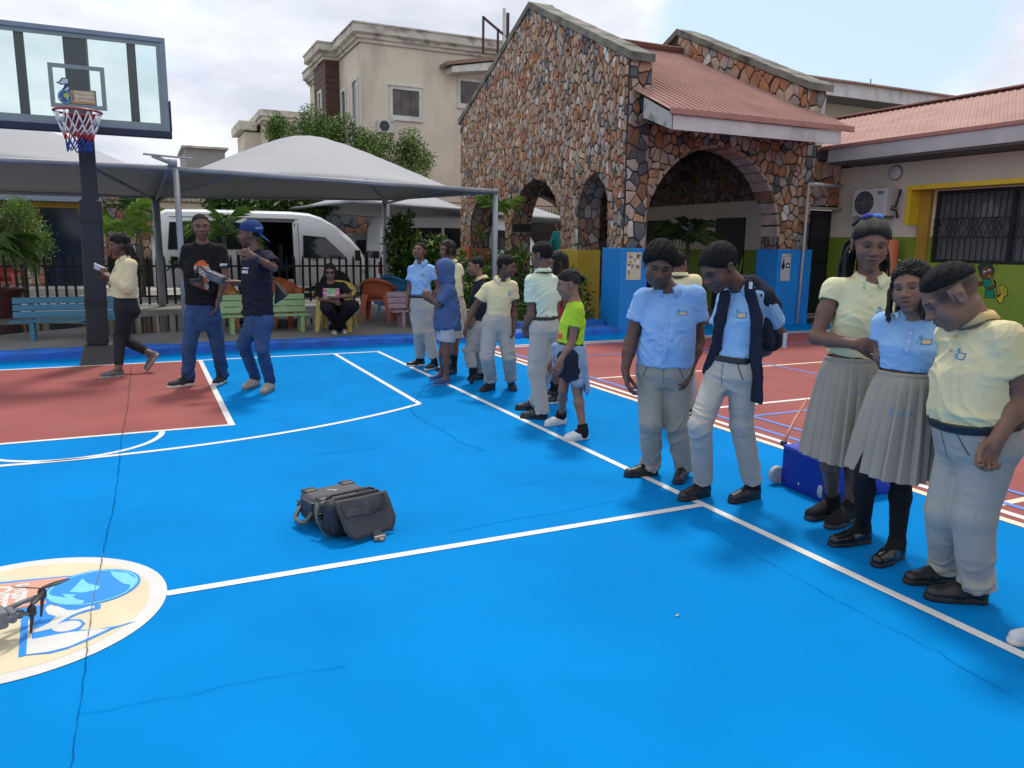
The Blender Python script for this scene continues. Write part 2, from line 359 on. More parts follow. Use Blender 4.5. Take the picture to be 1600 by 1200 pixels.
# ================================================================ LARGE STRUCTURE: stone porch with gable wall and arches
STONE = [pm('stone_'+n, c, 0.8, var=0.22, scale=5, bump=0.6, bscale=22, dirt=((0.05, 0.045, 0.04), 0.35, 3, (1, 1, 1))) for n, c in
         (('rust', (0.40, 0.18, 0.095)), ('tan', (0.43, 0.27, 0.17)), ('buff', (0.48, 0.37, 0.275)), ('pinkgrey', (0.41, 0.325, 0.285)), ('grey', (0.27, 0.265, 0.255)), ('slate', (0.10, 0.11, 0.125)), ('pale', (0.59, 0.565, 0.53)), ('brown', (0.24, 0.125, 0.075)))]
SW = [10, 11, 8, 7, 3, 1.6, 2.2, 4.5]
def stone_field_material():
    m = bpy.data.materials.new('rubble_masonry'); m.use_nodes = True; nt = m.node_tree; N = nt.nodes; L = nt.links; b = N['Principled BSDF']
    b.inputs['Roughness'].default_value = 0.85
    tc = N.new('ShaderNodeTexCoord'); mp = N.new('ShaderNodeMapping'); mp.inputs['Scale'].default_value = (1, 1, 0.7); L.new(tc.outputs['Object'], mp.inputs[0])
    vo = N.new('ShaderNodeTexVoronoi'); vo.inputs['Scale'].default_value = 6.5; L.new(mp.outputs[0], vo.inputs['Vector'])
    ve = N.new('ShaderNodeTexVoronoi'); ve.feature = 'DISTANCE_TO_EDGE'; ve.inputs['Scale'].default_value = 6.5; L.new(mp.outputs[0], ve.inputs['Vector'])
    cr = N.new('ShaderNodeValToRGB'); sp = N.new('ShaderNodeSeparateXYZ'); L.new(vo.outputs['Color'], sp.inputs[0]); L.new(sp.outputs[0], cr.inputs[0])
    els = cr.color_ramp.elements; els[0].color = (0.10, 0.09, 0.085, 1); els[1].color = (0.36, 0.31, 0.27, 1)
    for p, c in ((0.3, (0.30, 0.15, 0.09, 1)), (0.55, (0.28, 0.22, 0.18, 1)), (0.8, (0.22, 0.21, 0.20, 1))):
        e = els.new(p); e.color = c
    mr = N.new('ShaderNodeMapRange'); mr.inputs[1].default_value = 0.0; mr.inputs[2].default_value = 0.07; L.new(ve.outputs['Distance'], mr.inputs[0])
    mx = N.new('ShaderNodeMixRGB'); mx.inputs[1].default_value = (0.012, 0.011, 0.010, 1); L.new(mr.outputs[0], mx.inputs[0]); L.new(cr.outputs[0], mx.inputs[2]); L.new(mx.outputs[0], b.inputs['Base Color'])
    bp = N.new('ShaderNodeBump'); bp.inputs['Strength'].default_value = 0.8; bp.inputs['Distance'].default_value = 0.03; L.new(mr.outputs[0], bp.inputs['Height']); L.new(bp.outputs[0], b.inputs['Normal'])
    return m
m_rubble = stone_field_material()
m_mortar = pm('mortar', (0.034, 0.029, 0.025), 0.9, var=0.4, scale=4, bump=0.5, bscale=40)
m_coping = pm('coping_concrete', (0.17, 0.165, 0.135), 0.85, var=0.35, scale=2.5, bump=0.5, bscale=30, dirt=((0.025, 0.025, 0.022), 0.9, 2.2, (1, 1, 1)))

def clip_poly(P, a, n):          # keep the side where (p-a).n <= 0
    out = []
    for i in range(len(P)):
        p, q = P[i], P[(i+1) % len(P)]; dp = (p[0]-a[0])*n[0]+(p[1]-a[1])*n[1]; dq = (q[0]-a[0])*n[0]+(q[1]-a[1])*n[1]
        if dp <= 0: out.append(p)
        if (dp < 0 < dq) or (dq < 0 < dp):
            t = dp/(dp-dq); out.append((p[0]+t*(q[0]-p[0]), p[1]+t*(q[1]-p[1])))
    return out
def arch_hit(u, v, arches, m=0.0):
    for k, (c, w, sp, h) in enumerate(arches):
        if abs(u-c) < w+m and v < sp: return k
        if v >= sp and ((u-c)/(w+m))**2+((v-sp)/(h+m))**2 < 1: return k
    return None
def voronoi_stones(outline, arches, cw, chh, seed, gap=0.011, dens=None):
    """irregular stones filling a convex outline (u,v), leaving the arch openings free"""
    r = random.Random(seed); us = [p[0] for p in outline]; vs = [p[1] for p in outline]
    u0, u1, v0, v1 = min(us), max(us), min(vs), max(vs); asp = cw/chh; pts = []
    nu = max(1, int((u1-u0)/cw)); nv = max(1, int((v1-v0)/chh))
    grid = {}
    for j in range(-1, nv+2):
        for i in range(-1, nu+2):
            if r.random() < 0.06: continue
            k = 2 if r.random() < 0.12 else 1
            for _ in range(k):
                p = (u0+(i+0.5+(j % 2)*0.5+r.uniform(-0.48, 0.48))*(u1-u0)/nu, v0+(j+0.5+r.uniform(-0.48, 0.48))*(v1-v0)/nv)
                pts.append(p); grid.setdefault((int((p[0]-u0)//cw), int((p[1]-v0)//chh)), []).append(p)
    cells = []
    cen = (sum(us)/len(us), sum(vs)/len(vs))
    for p in pts:
        if arch_hit(p[0], p[1], arches, -0.03) is not None: continue
        P = [(p[0]-cw*1.6, p[1]-chh*1.6), (p[0]+cw*1.6, p[1]-chh*1.6), (p[0]+cw*1.6, p[1]+chh*1.6), (p[0]-cw*1.6, p[1]+chh*1.6)]
        gi, gj = int((p[0]-u0)//cw), int((p[1]-v0)//chh)
        for di in (-2, -1, 0, 1, 2):
            for dj in (-2, -1, 0, 1, 2):
                for q in grid.get((gi+di, gj+dj), ()):
                    if q is p: continue
                    dx, dy = q[0]-p[0], (q[1]-p[1])*asp           # anisotropic metric: tall stones
                    n = (dx, dy*asp); P = clip_poly(P, ((p[0]+q[0])/2, (p[1]+q[1])/2), n)
                    if len(P) < 3: break
                if len(P) < 3: break
            if len(P) < 3: break
        if len(P) < 3: continue
        for k in range(len(outline)):
            a, c = outline[k], outline[(k+1) % len(outline)]; n = (c[1]-a[1], -(c[0]-a[0]))
            if (cen[0]-a[0])*n[0]+(cen[1]-a[1])*n[1] > 0: n = (-n[0], -n[1])
            P = clip_poly(P, a, n)
            if len(P) < 3: break
        if len(P) < 3: continue
        Q = []
        for (u, v) in P:
            k = arch_hit(u, v, arches, 0.012)
            if k is not None:
                c, w, sp, h = arches[k]
                if v < sp: u = c+(w+0.012)*(1 if u > c else -1)
                else:
                    s = 1.0/math.sqrt(((u-c)/(w+0.012))**2+((v-sp)/(h+0.012))**2+1e-9); u, v = c+(u-c)*s, sp+(v-sp)*s
            Q.append((u, v))
        cu = sum(q[0] for q in Q)/len(Q); cv = sum(q[1] for q in Q)/len(Q)
        if arch_hit(cu, cv, arches) is not None: continue
        R = []
        for (u, v) in Q:
            d = math.hypot(u-cu, v-cv); s = max(0.3, 1-gap*1.25/max(d, 0.02)); R.append((cu+(u-cu)*s+r.gauss(0, 0.004), cv+(v-cv)*s+r.gauss(0, 0.004)))
        ar = 0.5*abs(sum(R[i][0]*R[(i+1) % len(R)][1]-R[(i+1) % len(R)][0]*R[i][1] for i in range(len(R))))
        if ar < 0.0012: continue
        cells.append((R, ar, (cu, cv)))
    return cells
def stone_geo(R, O, U, V, Nn, r, proud):
    cu = sum(q[0] for q in R)/len(R); cv = sum(q[1] for q in R)/len(R); n = len(R); vs = []
    tx, ty = r.gauss(0, 0.05), r.gauss(0, 0.05)
    for (k, h) in ((1.0, -0.02), (0.97, proud*0.62), (0.80, proud)):
        for (u, v) in R:
            uu, vv = cu+(u-cu)*k, cv+(v-cv)*k
            hh = h + ((uu-cu)*tx+(vv-cv)*ty if h > 0 else 0)
            vs.append(O+U*uu+V*vv+Nn*hh)
    fs = [(i, (i+1) % n, n+(i+1) % n, n+i) for i in range(n)] + [(n+i, n+(i+1) % n, 2*n+(i+1) % n, 2*n+i) for i in range(n)] + [tuple(range(2*n, 3*n))]
    return vs, fs
def lay_stones(cells, O, U, V, Nn, parent, nmax, seed, dark=None, vis=None, dark_w=None):
    """the largest-showing stones become parts; the rest one joined part"""
    r = random.Random(seed); O, U, V, Nn = Vector(O), Vector(U), Vector(V), Vector(Nn); off = wl(parent)
    hand = U.cross(V).dot(Nn)
    order = sorted(range(len(cells)), key=lambda i: -(cells[i][1]*(vis(cells[i][2]) if vis else 1)))
    single = set(order[:nmax]); rest = MB(); rest.uni = list(STONE)
    for i, (R, ar, c) in enumerate(cells):
        if (sum(R[k][0]*R[(k+1) % len(R)][1]-R[(k+1) % len(R)][0]*R[k][1] for k in range(len(R)))) * hand < 0: R = R[::-1]
        vs, fs = stone_geo(R, O, U, V, Nn, r, r.uniform(0.012, 0.034)); w = list(SW)
        if dark and dark(c): w = dark_w or [1.2, 2, 2, 3.5, 6, 9, 0.6, 5]
        mi = r.choices(range(8), w)[0]
        if i in single:
            me = bpy.data.meshes.new('stone'); me.from_pydata([tuple(v-off) for v in vs], [], fs); me.materials.append(STONE[mi]); link('stone', me, parent)
        else:
            rest.mi = mi; rest.add(vs, fs)
    if rest.v: rest.build('small_stones', None, parent, kind='stuff', fix=False)
def arch_wall(b, u0, u1, top, arches, P, n=150, extra=()):
    """wall from u0 to u1 with arched openings; P(u,v,side) gives the point; built of upright slices"""
    us = sorted(set([u0+(u1-u0)*i/n for i in range(n+1)] + [c+s*w for c, w, sp, h in arches for s in (-1, 1)] + list(extra)))
    for a, c_ in zip(us, us[1:]):
        if c_-a < 1e-6: continue
        mid = (a+c_)/2; lo = [0, 0]
        for c, w, sp, h in arches:
            if abs(mid-c) < w:
                lo = [sp+h*math.sqrt(max(0, 1-((q-c)/w)**2)) for q in (a, c_)]
        t = [top(a), top(c_)]
        vs = [P(a, lo[0], 0), P(c_, lo[1], 0), P(c_, t[1], 0), P(a, t[0], 0), P(a, lo[0], 1), P(c_, lo[1], 1), P(c_, t[1], 1), P(a, t[0], 1)]
        b.add(vs, [(0, 1, 2, 3), (7, 6, 5, 4), (0, 4, 5, 1), (3, 2, 6, 7), (0, 3, 7, 4), (1, 5, 6, 2)])

GX, GT = 7.55, 0.46
porch = thing('stone_porch', 'gabled stone porch with arched openings and a red corrugated roof', 'building', (9.6, 15.2, 0))
def gtop(y): return 6.28-0.452*abs(y-15.15)
G_AR = [(12.44, 0.51, 2.05, 0.70), (14.78, 1.13, 1.72, 1.10), (17.30, 1.05, 1.70, 1.03)]
b = MB(); arch_wall(b, 11.42, 19.0, gtop, G_AR, lambda u, v, s: (GX+GT*s, u, v))
b.build('gable_wall', m_mortar, porch, fix=False)
def lining(arches, P, w_in=0.004, v0=0.6):
    for c, w, sp, h in arches:
        ring = [(c-w+w_in, v0)]+[(c+(w-w_in)*math.cos(math.pi-math.pi*k/20), sp+(h-w_in)*math.sin(math.pi*k/20)) for k in range(21)]+[(c+w-w_in, v0)]
        b = MB(); b.add([P(u, v, s) for u, v in ring for s in (0.01, 0.99)], [(2*i, 2*i+1, 2*i+3, 2*i+2) for i in range(len(ring)-1)]); b.build('arch_lining', m_rubble, porch, fix=False)
lining(G_AR, lambda u, v, s: (GX+GT*s, u, v))
vis_g = lambda c: 1.0/((c[0]-0)**2+60)
cells = voronoi_stones([(11.43, 0.0), (19.0, 0.0), (19.0, gtop(19)), (15.15, gtop(15.15)), (11.43, gtop(11.43))], G_AR, 0.080, 0.165, 5, gap=0.0115)
cells = [c for c in cells if c[2][1] > 0.9]
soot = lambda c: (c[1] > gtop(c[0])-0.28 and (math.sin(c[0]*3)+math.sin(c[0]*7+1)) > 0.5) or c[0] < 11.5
lay_stones(cells, (GX, 0, 0), (0, 1, 0), (0, 0, 1), (-1, 0, 0), porch, 240, 11, soot, vis_g)
# coping slabs on both slopes, slightly rough
def coping(x0, x1, y0, z0, y1, z1, t=0.13):
    b = MB(); n = 14
    for i in range(n):
        a, c = i/n, (i+1)/n; q = rnd.uniform(-0.006, 0.006)
        ya, yc = y0+(y1-y0)*a, y0+(y1-y0)*c; za, zc = z0+(z1-z0)*a+q, z0+(z1-z0)*c+q
        b.add([(x0, ya, za), (x1, ya, za), (x1, yc, zc), (x0, yc, zc), (x0, ya, za+t), (x1, ya, za+t), (x1, yc, zc+t), (x0, yc, zc+t)], [(3, 2, 1, 0), (4, 5, 6, 7), (0, 1, 5, 4), (1, 2, 6, 5), (2, 3, 7, 6), (3, 0, 4, 7)])
    return b.build('coping', m_coping, porch, fix=False)
coping(GX-0.05, GX+GT-0.04, 11.28, gtop(11.28)+0.002, 15.15, gtop(15.15)+0.002); coping(GX-0.05, GX+GT+0.06, 19.1, gtop(19.1)+0.002, 15.15, gtop(15.15)+0.002)
# end face of the parapet and the front arch wall
FY = 11.5
b = MB(); b.bx(8.012, 12.1, FY+0.02, FY+0.44, 3.6, 3.75)
F_AR = [(9.58, 1.58, 1.70, 1.60)]
arch_wall(b, GX+GT+0.002, 11.95, lambda u: 3.62, F_AR, lambda u, v, s: (u, FY+0.44*s, v), 90)
b.build('arch_wall', m_mortar, porch, fix=False)
cells = voronoi_stones([(7.56, 0), (11.95, 0), (11.95, 3.6), (7.56, 3.6)], F_AR, 0.15, 0.18, 8)
cells = [c for c in cells if c[2][1] > 1.3 and c[2][0] > 8.02 or (c[2][1] > 1.3 and c[2][0] > 8.02)]
lay_stones(cells, (0, FY, 0), (1, 0, 0), (0, 0, 1), (0, -1, 0), porch, 50, 12, lambda c: c[0] > 11.8)
cells = voronoi_stones([(7.56, 0), (8.0, 0), (8.0, 4.60), (7.56, 4.60)], [], 0.15, 0.17, 9)
lay_stones([c for c in cells if c[2][1] > 1.45], (0, 11.418, 0), (1, 0, 0), (0, 0, 1), (0, -1, 0), porch, 12, 13, lambda c: c[1] > 2.9 or c[0] > 7.85)
lining(F_AR, lambda u, v, s: (u, FY+0.44*s, v))
# arch ring of flat stones lining the front arch
b = MB(); nr = 22
for k in range(nr):
    a0, a1 = math.pi*k/nr+0.012, math.pi*(k+1)/nr-0.012; c, w, sp, h = F_AR[0]
    q = lambda a, r_, y: (c+math.cos(a)*w*r_, y, sp+math.sin(a)*h*r_)
    st = MB(); st.add([q(a0, 0.985, FY-0.012), q(a1, 0.985, FY-0.012), q(a1, 0.985, FY+0.45), q(a0, 0.985, FY+0.45), q(a0, 1.02, FY-0.012), q(a1, 1.02, FY-0.012), q(a1, 1.02, FY+0.45), q(a0, 1.02, FY+0.45)], [(3, 2, 1, 0), (4, 5, 6, 7), (0, 1, 5, 4), (1, 2, 6, 5), (2, 3, 7, 6), (3, 0, 4, 7)])
    st.build('arch_stone', STONE[rnd.choice([3, 3, 7, 1])], porch)
# painted pillar bases
def pbase(x0, x1, y0, y1, z, m, lab): 
    b = MB(); b.bx(x0, x1, y0, y1, -0.01, z); b.build('pillar_base', m, porch, bevel=0.012, label=lab)
m_pblue = pm('pillar_blue', (0.012, 0.235, 0.66), 0.45, var=0.08, scale=2, bump=0.1, bscale=60)
pbase(7.49, 8.045, 11.36, 11.99, 1.47, m_pblue, 'bright blue painted pillar base at the front corner')
pbase(11.12, 12.0, 11.40, 12.0, 1.475, m_pblue, 'bright blue painted pillar base right of the large arch')
pbase(7.51, 8.05, 12.94, 13.66, 1.42, pm('pillar_yellow', (0.50, 0.34, 0.03), 0.5, var=0.12, scale=3), 'mustard yellow painted pillar base between two arches')
pbase(7.48, 8.08, 18.30, 19.06, 1.40, pm('pillar_orange', (0.42, 0.14, 0.06), 0.5, var=0.12, scale=3), 'terracotta painted pillar base at the rear corner')
# corrugated roof, ridge along X, with fascia
m_roof = pm('roof_red', (0.40, 0.235, 0.20), 0.8, spec=0.2, var=0.12, scale=1.3, bump=0.12, bscale=60, dirt=((0.30, 0.16, 0.135), 0.6, 2.5, (1, 0.3, 0.3)))
m_fascia = pm('fascia_white', (0.56, 0.54, 0.55), 0.6, var=0.1, scale=2.5, dirt=((0.22, 0.21, 0.2), 0.5, 3, (1, 1, 0.5)))
def corrugated(name, parent, p0, p1, q0, q1, pitch, h, m, per=6):
    """sheet from eave line p0-p1 up to ridge line q0-q1 with trapezoid ribs running up the slope"""
    p0, p1, q0, q1 = map(Vector, (p0, p1, q0, q1)); n = max(1, int((p1-p0).length/pitch)); nn = (p1-p0).cross(q0-p0).normalized()
    if nn.z < 0: nn = -nn
    prof = [(0.0, 0), (0.52, 0), (0.62, 1), (0.86, 1), (0.97, 0)]; vs = []; fs = []
    for i in range(n):
        for t, hh in prof:
            s = (i+t)/n
            for a, c in ((p0, p1), (q0, q1)): vs.append(a.lerp(c, s)+nn*(h*hh))
    for a, c in ((p0, p1), (q0, q1)): vs.append(c)
    k = n*len(prof)
    for i in range(k): fs.append((2*i, 2*i+2, 2*i+3, 2*i+1))
    b = MB(); b.add(vs, fs); o = b.build(name, m, parent, fix=False)
    md = o.modifiers.new('thickness', 'SOLIDIFY'); md.thickness = 0.012; md.offset = -1
    return o
RZ, RY, EY = 5.83, 15.15, 10.32
ez = 3.62
corrugated('roof_sheet', porch, (7.62, EY, ez), (11.55, EY, ez), (7.62, RY, RZ), (11.3, RY, RZ), 0.145, 0.035, m_roof)
corrugated('roof_sheet', porch, (11.3, 20.0, ez), (8.03, 20.0, ez), (11.3, RY, RZ), (8.03, RY, RZ), 0.145, 0.035, m_roof)
b = MB(); b.beam((8.03, RY-0.14, RZ-0.01), (11.3, RY-0.14, RZ-0.01), 0.3, 0.02, (0, 0.43, 0.9)); b.beam((8.03, RY+0.14, RZ-0.01), (11.3, RY+0.14, RZ-0.01), 0.3, 0.02, (0, -0.43, 0.9)); b.build('ridge_cap', m_roof, porch)
b = MB(); b.bx(7.60, 11.60, EY-0.05, EY-0.005, ez-0.075, ez+0.025); b.build('gutter', pm('gutter_red', (0.36, 0.17, 0.14), 0.5), porch, bevel=0.008)
b = MB(); b.bx(7.66, 11.33, EY+0.0, EY+0.03, ez-0.30, ez-0.077); b.build('fascia', m_fascia, porch)
b = MB(); b.prism([(7.642, EY+0.0, ez-0.30), (7.642, EY, ez-0.06), (7.642, 11.1, ez+0.30), (7.642, 11.1, ez-0.02)], (0.03, 0, 0)); b.build('fascia', pm('fascia_weathered', (0.42, 0.42, 0.41), 0.7, var=0.3, scale=5, dirt=((0.03, 0.03, 0.03), 0.9, 5, (1, 1, 1))), porch, label='weathered end of the fascia')
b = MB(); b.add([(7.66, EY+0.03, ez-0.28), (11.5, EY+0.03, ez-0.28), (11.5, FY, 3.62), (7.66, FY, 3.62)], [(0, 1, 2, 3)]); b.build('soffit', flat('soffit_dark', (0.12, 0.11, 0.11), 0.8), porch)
# the second parapet, at the right end of the roof
PX = 11.3
b = MB()
for y0, y1, sgn in ((11.15, 15.15, 1), (15.15, 19.0, 1)):
    b.add([(PX, y0, 3.5), (PX, y1, 3.5), (PX, y1, gtop(y1)-0.06), (PX, y0, gtop(y0)-0.06), (PX+0.45, y0, 3.5), (PX+0.45, y1, 3.5), (PX+0.45, y1, gtop(y1)-0.06), (PX+0.45, y0, gtop(y0)-0.06)], [(0, 1, 2, 3), (7, 6, 5, 4), (0, 4, 5, 1), (3, 2, 6, 7), (0, 3, 7, 4), (1, 5, 6, 2)])
b.build('parapet_wall', m_mortar, porch)
cells = voronoi_stones([(11.15, 3.7), (15.15, 5.6), (15.15, gtop(15.15)-0.07), (11.15, gtop(11.15)-0.07)], [], 0.20, 0.26, 15)
lay_stones(cells, (PX, 0, 0), (0, 1, 0), (0, 0, 1), (-1, 0, 0), porch, 34, 16)
cells = voronoi_stones([(PX, 3.5), (PX+0.45, 3.5), (PX+0.45, gtop(11.15)-0.07), (PX, gtop(11.15)-0.07)], [], 0.16, 0.3, 18)
lay_stones(cells, (0, 11.15, 0), (1, 0, 0), (0, 0, 1), (0, -1, 0), porch, 8, 17)
coping(PX-0.06, PX+0.51, 11.02, gtop(11.02)-0.058, 15.15, gtop(15.15)-0.058); coping(PX-0.06, PX+0.51, 19.1, gtop(19.1)-0.058, 15.15, gtop(15.15)-0.058)
b = MB(); b.beam((PX-0.09, 11.3, 4.02), (PX-0.09, 14.6, 5.55), 0.16, 0.015, (0, -0.43, 0.9)); b.build('flashing', pm('flashing_red', (0.33, 0.13, 0.11), 0.6, var=0.3, scale=6), porch)
# stone stub over the doorway right of the porch, door and its dark leaf
b = MB(); b.bx(11.952, 13.6, 11.95, 12.35, 2.33, 3.55); b.build('stub_wall', m_mortar, porch)
cells = voronoi_stones([(11.96, 2.36), (13.2, 2.36), (13.2, 3.52), (11.96, 3.52)], [], 0.22, 0.24, 19)
lay_stones(cells, (0, 11.95, 0), (1, 0, 0), (0, 0, 1), (0, -1, 0), porch, 30, 20, lambda c: c[0] < 12.35 or (c[1] > 3.1))
b = MB(); b.bx(11.85, 13.22, 11.84, 11.947, 2.29, 2.335); b.build('lintel_ledge', pm('ledge', (0.36, 0.33, 0.29), 0.8, var=0.2), porch, bevel=0.006)
b = MB(); b.tube([(11.72, 11.36, 2.72), (13.0, 11.7, 2.75)], 0.035, 8); b.tube([(11.72, 11.36, 2.74), (11.72, 11.36, 1.45), (11.70, 11.36, 0.02)], 0.026, 8); b.build('drain_pipe', flat('pipe_grey', (0.42, 0.42, 0.42), 0.5), porch, smooth=True)
d = MB(); d.bx(11.96, 13.35, 12.10, 12.16, 0.13, 2.28); dr = d.build('door', flat('door_dark', (0.008, 0.009, 0.014), 0.28), porch, bevel=0.006)
m_dark = flat('void_dark', (0.012, 0.012, 0.014), 0.9)
d = MB(); [d.bx(12.08+0.56*i, 12.56+0.56*i, 12.088, 12.099, z0, z0+0.9) for i in (0, 1) for z0 in (0.25, 1.25)]; d.build('door_panel', flat('door_panel', (0.014, 0.015, 0.022), 0.2), dr)
d = MB(); d.tube([(12.66, 12.06, 1.05), (12.66, 12.06, 1.25)], 0.012, 6); d.build('handle', flat('steel', (0.45, 0.45, 0.46), 0.3, metal=1), dr)
b = MB(); b.bx(11.9, 13.3, 11.52, 12.1, -0.02, 0.13); b.build('door_step', pm('step_conc', (0.20, 0.19, 0.18), 0.8, var=0.2), porch, bevel=0.01)
b = MB(); b.bx(11.88, 13.32, 11.46, 11.518, -0.02, 0.10); b.build('step_edge', flat('step_edge', (0.02, 0.02, 0.025), 0.7), porch)
# inside of the porch
m_creamw = pm('wall_cream', (0.73, 0.65, 0.54), 0.75, var=0.06, scale=1.5, bump=0.08, bscale=80)
m_greenw = pm('wall_green', (0.205, 0.30, 0.03), 0.6, var=0.07, scale=1.5, bump=0.08, bscale=80)
b = MB(); arch_wall(b, 8.02, 12.0, lambda u: 5.2, [(9.45, 1.30, 1.55, 1.25)], lambda u, v, s: (u, 18.55+0.35*s, v), 60); b.build('back_wall', m_rubble, porch, fix=False)
b = MB(); b.bx(11.952, 12.3, 12.36, 18.9, 2.5, 4.2); b.build('side_wall_stone', m_rubble, porch)
b = MB(); b.bx(11.97, 12.3, 12.36, 18.9, 1.45, 2.498); b.build('side_wall', m_creamw, porch)
b = MB(); b.bx(11.965, 12.3, 12.36, 18.9, 0, 1.448); b.build('side_wall_dado', m_greenw, porch)
for y0 in (13.3, 16.0):
    d = MB(); d.bx(11.93, 11.962, y0, y0+0.95, 0.02, 2.15); o = d.build('door', flat('door_navy', (0.012, 0.014, 0.022), 0.4), porch, bevel=0.005)
    d = MB(); d.tube([(11.90, y0+0.1, 1.0), (11.90, y0+0.1, 1.15)], 0.012, 6); d.build('handle', flat('steel', (0.45, 0.45, 0.46), 0.3, metal=1), o)
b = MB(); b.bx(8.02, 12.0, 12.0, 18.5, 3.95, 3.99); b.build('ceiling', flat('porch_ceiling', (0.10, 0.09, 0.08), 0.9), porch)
b = MB(); b.bx(8.02, 11.95, 11.96, 18.57, -0.01, 0.012); b.build('porch_floor', pm('porch_floor', (0.16, 0.15, 0.14), 0.5, var=0.2), porch)
b = MB(); b.bx(8.6, 12.0, 15.6, 15.9, 2.75, 3.95); b.build('inner_stone_beam', m_rubble, porch)
# notices fixed on the pillars and the back wall
def poster(label, P, U, V, w, h, items, base=(0.62, 0.56, 0.40)):
    P, U, V = Vector(P), Vector(U), Vector(V); Nn = U.cross(V); t = thing('poster', label, 'poster', P)
    b = MB(); b.prism([P, P+U*w, P+U*w+V*h, P+V*h], Nn*0.004); b.build('sheet', flat('paper_%d' % int(base[2]*100), base, 0.5), t)
    b = MB()
    for k, (col, pts) in enumerate(items):
        b.mat(flat('ink_%d_%d_%d' % tuple(int(c*99) for c in col), col, 0.6)); b.poly([P+U*(x*w)+V*(y*h)+Nn*(0.0052+0.0004*k) for x, y in pts])
    b.build('print', None, t, fix=False)
    return t
def ell(cx, cy, rx, ry, n=12): return [(cx+rx*math.cos(2*math.pi*k/n), cy+ry*math.sin(2*math.pi*k/n)) for k in range(n)]
def rc(x0, y0, x1, y1): return [(x0, y0), (x1, y0), (x1, y1), (x0, y1)]
brn, wht, blu, org, blk, grn = (0.10, 0.04, 0.02), (0.75, 0.75, 0.75), (0.02, 0.10, 0.5), (0.6, 0.25, 0.05), (0.02, 0.02, 0.02), (0.05, 0.25, 0.2)
poster('cream notice with drawn children playing on the blue front pillar', (7.60, 11.356, 0.92), (1, 0, 0), (0, 0, 1), 0.30, 0.475,
       [(wht, rc(0.0, 0.0, 1, 0.02)), (blu, rc(0.13, 0.80, 0.40, 0.84)), (blu, rc(0.16, 0.85, 0.34, 0.875)), (org, ell(0.17, 0.91, 0.06, 0.035)), (wht, [(0.02, 0.38), (0.30, 0.38), (0.28, 0.5), (0.06, 0.5)]), (brn, ell(0.17, 0.54, 0.08, 0.05)), ((0.25, 0.05, 0.03), ell(0.17, 0.565, 0.07, 0.03)), (grn, rc(0.10, 0.18, 0.15, 0.33)), (grn, rc(0.19, 0.18, 0.24, 0.33)), (brn, ell(0.25, 0.65, 0.04, 0.04)), (blu, [(0.30, 0.42), (0.42, 0.44), (0.42, 0.58), (0.36, 0.58)]), (brn, ell(0.56, 0.72, 0.05, 0.035)), (wht, [(0.62, 0.55), (0.85, 0.55), (0.82, 0.74), (0.66, 0.74)]), ((0.22, 0.15, 0.08), ell(0.76, 0.84, 0.10, 0.075)), (blk, ell(0.72, 0.91, 0.05, 0.035)), (blk, ell(0.88, 0.89, 0.05, 0.035)), (brn, [(0.66, 0.42), (0.72, 0.42), (0.74, 0.55), (0.68, 0.55)]), (brn, [(0.82, 0.40), (0.87, 0.40), (0.82, 0.55), (0.76, 0.55)]), (blk, rc(0.05, 0.055, 0.30, 0.065)), (blk, rc(0.68, 0.055, 0.90, 0.065))])
poster('white notice with dark logo on the blue pillar right of the large arch', (11.20, 11.396, 0.87), (1, 0, 0), (0, 0, 1), 0.24, 0.52,
       [((0.45, 0.40, 0.1), ell(0.85, 0.93, 0.17, 0.08)), (blk, rc(0.50, 0.48, 0.92, 0.66)), (wht, rc(0.6, 0.53, 0.85, 0.60)), (blk, ell(0.22, 0.55, 0.17, 0.13)), (blk, rc(0.18, 0.6, 0.3, 0.82)), ((0.3, 0.3, 0.5), rc(0.15, 0.88, 0.6, 0.92))], (0.50, 0.50, 0.53))
poster('white sheet pinned on the dark back wall inside the porch', (11.955, 15.5, 1.55), (0, -1, 0), (0, 0, 1), 0.42, 0.56, [((0.2, 0.2, 0.3), rc(0.15, 0.75, 0.85, 0.85)), ((0.3, 0.3, 0.3), rc(0.15, 0.2, 0.85, 0.65))], (0.45, 0.46, 0.48))
poster('red sheet pinned beside the white one inside the porch', (11.955, 14.85, 1.62), (0, -1, 0), (0, 0, 1), 0.26, 0.5, [((0.5, 0.4, 0.3), rc(0.15, 0.3, 0.85, 0.8))], (0.35, 0.06, 0.05))
# ================================================================ classroom block on the right
WX = 13.2
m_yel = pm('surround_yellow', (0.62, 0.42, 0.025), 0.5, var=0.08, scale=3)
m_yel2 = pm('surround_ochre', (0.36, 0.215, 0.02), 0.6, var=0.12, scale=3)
cls = thing('classroom_block', 'cream and green classroom block with a red roof and barred window', 'building', (WX, 6, 0))
WY0, WY1, WZ0, WZ1 = 4.6, 9.74, 1.27, 2.56
b = MB(); b.bx(WX, WX+0.25, WY1, 12.1, 1.735, 3.13); b.bx(WX, WX+0.25, -6, WY0, 1.735, 3.13); b.bx(WX, WX+0.25, WY0, WY1, WZ1, 3.13); b.bx(WX, WX+0.25, 9.74, 12.1, 1.7345, 1.736); b.build('wall', m_creamw, cls)
b = MB(); b.bx(WX-0.004, WX+0.25, WY1, 12.1, -0.02, 1.733); b.bx(WX-0.004, WX+0.25, -6, WY0, -0.02, 1.733); b.bx(WX-0.004, WX+0.25, WY0, WY1, -0.02, WZ0); b.build('wall_dado', m_greenw, cls)
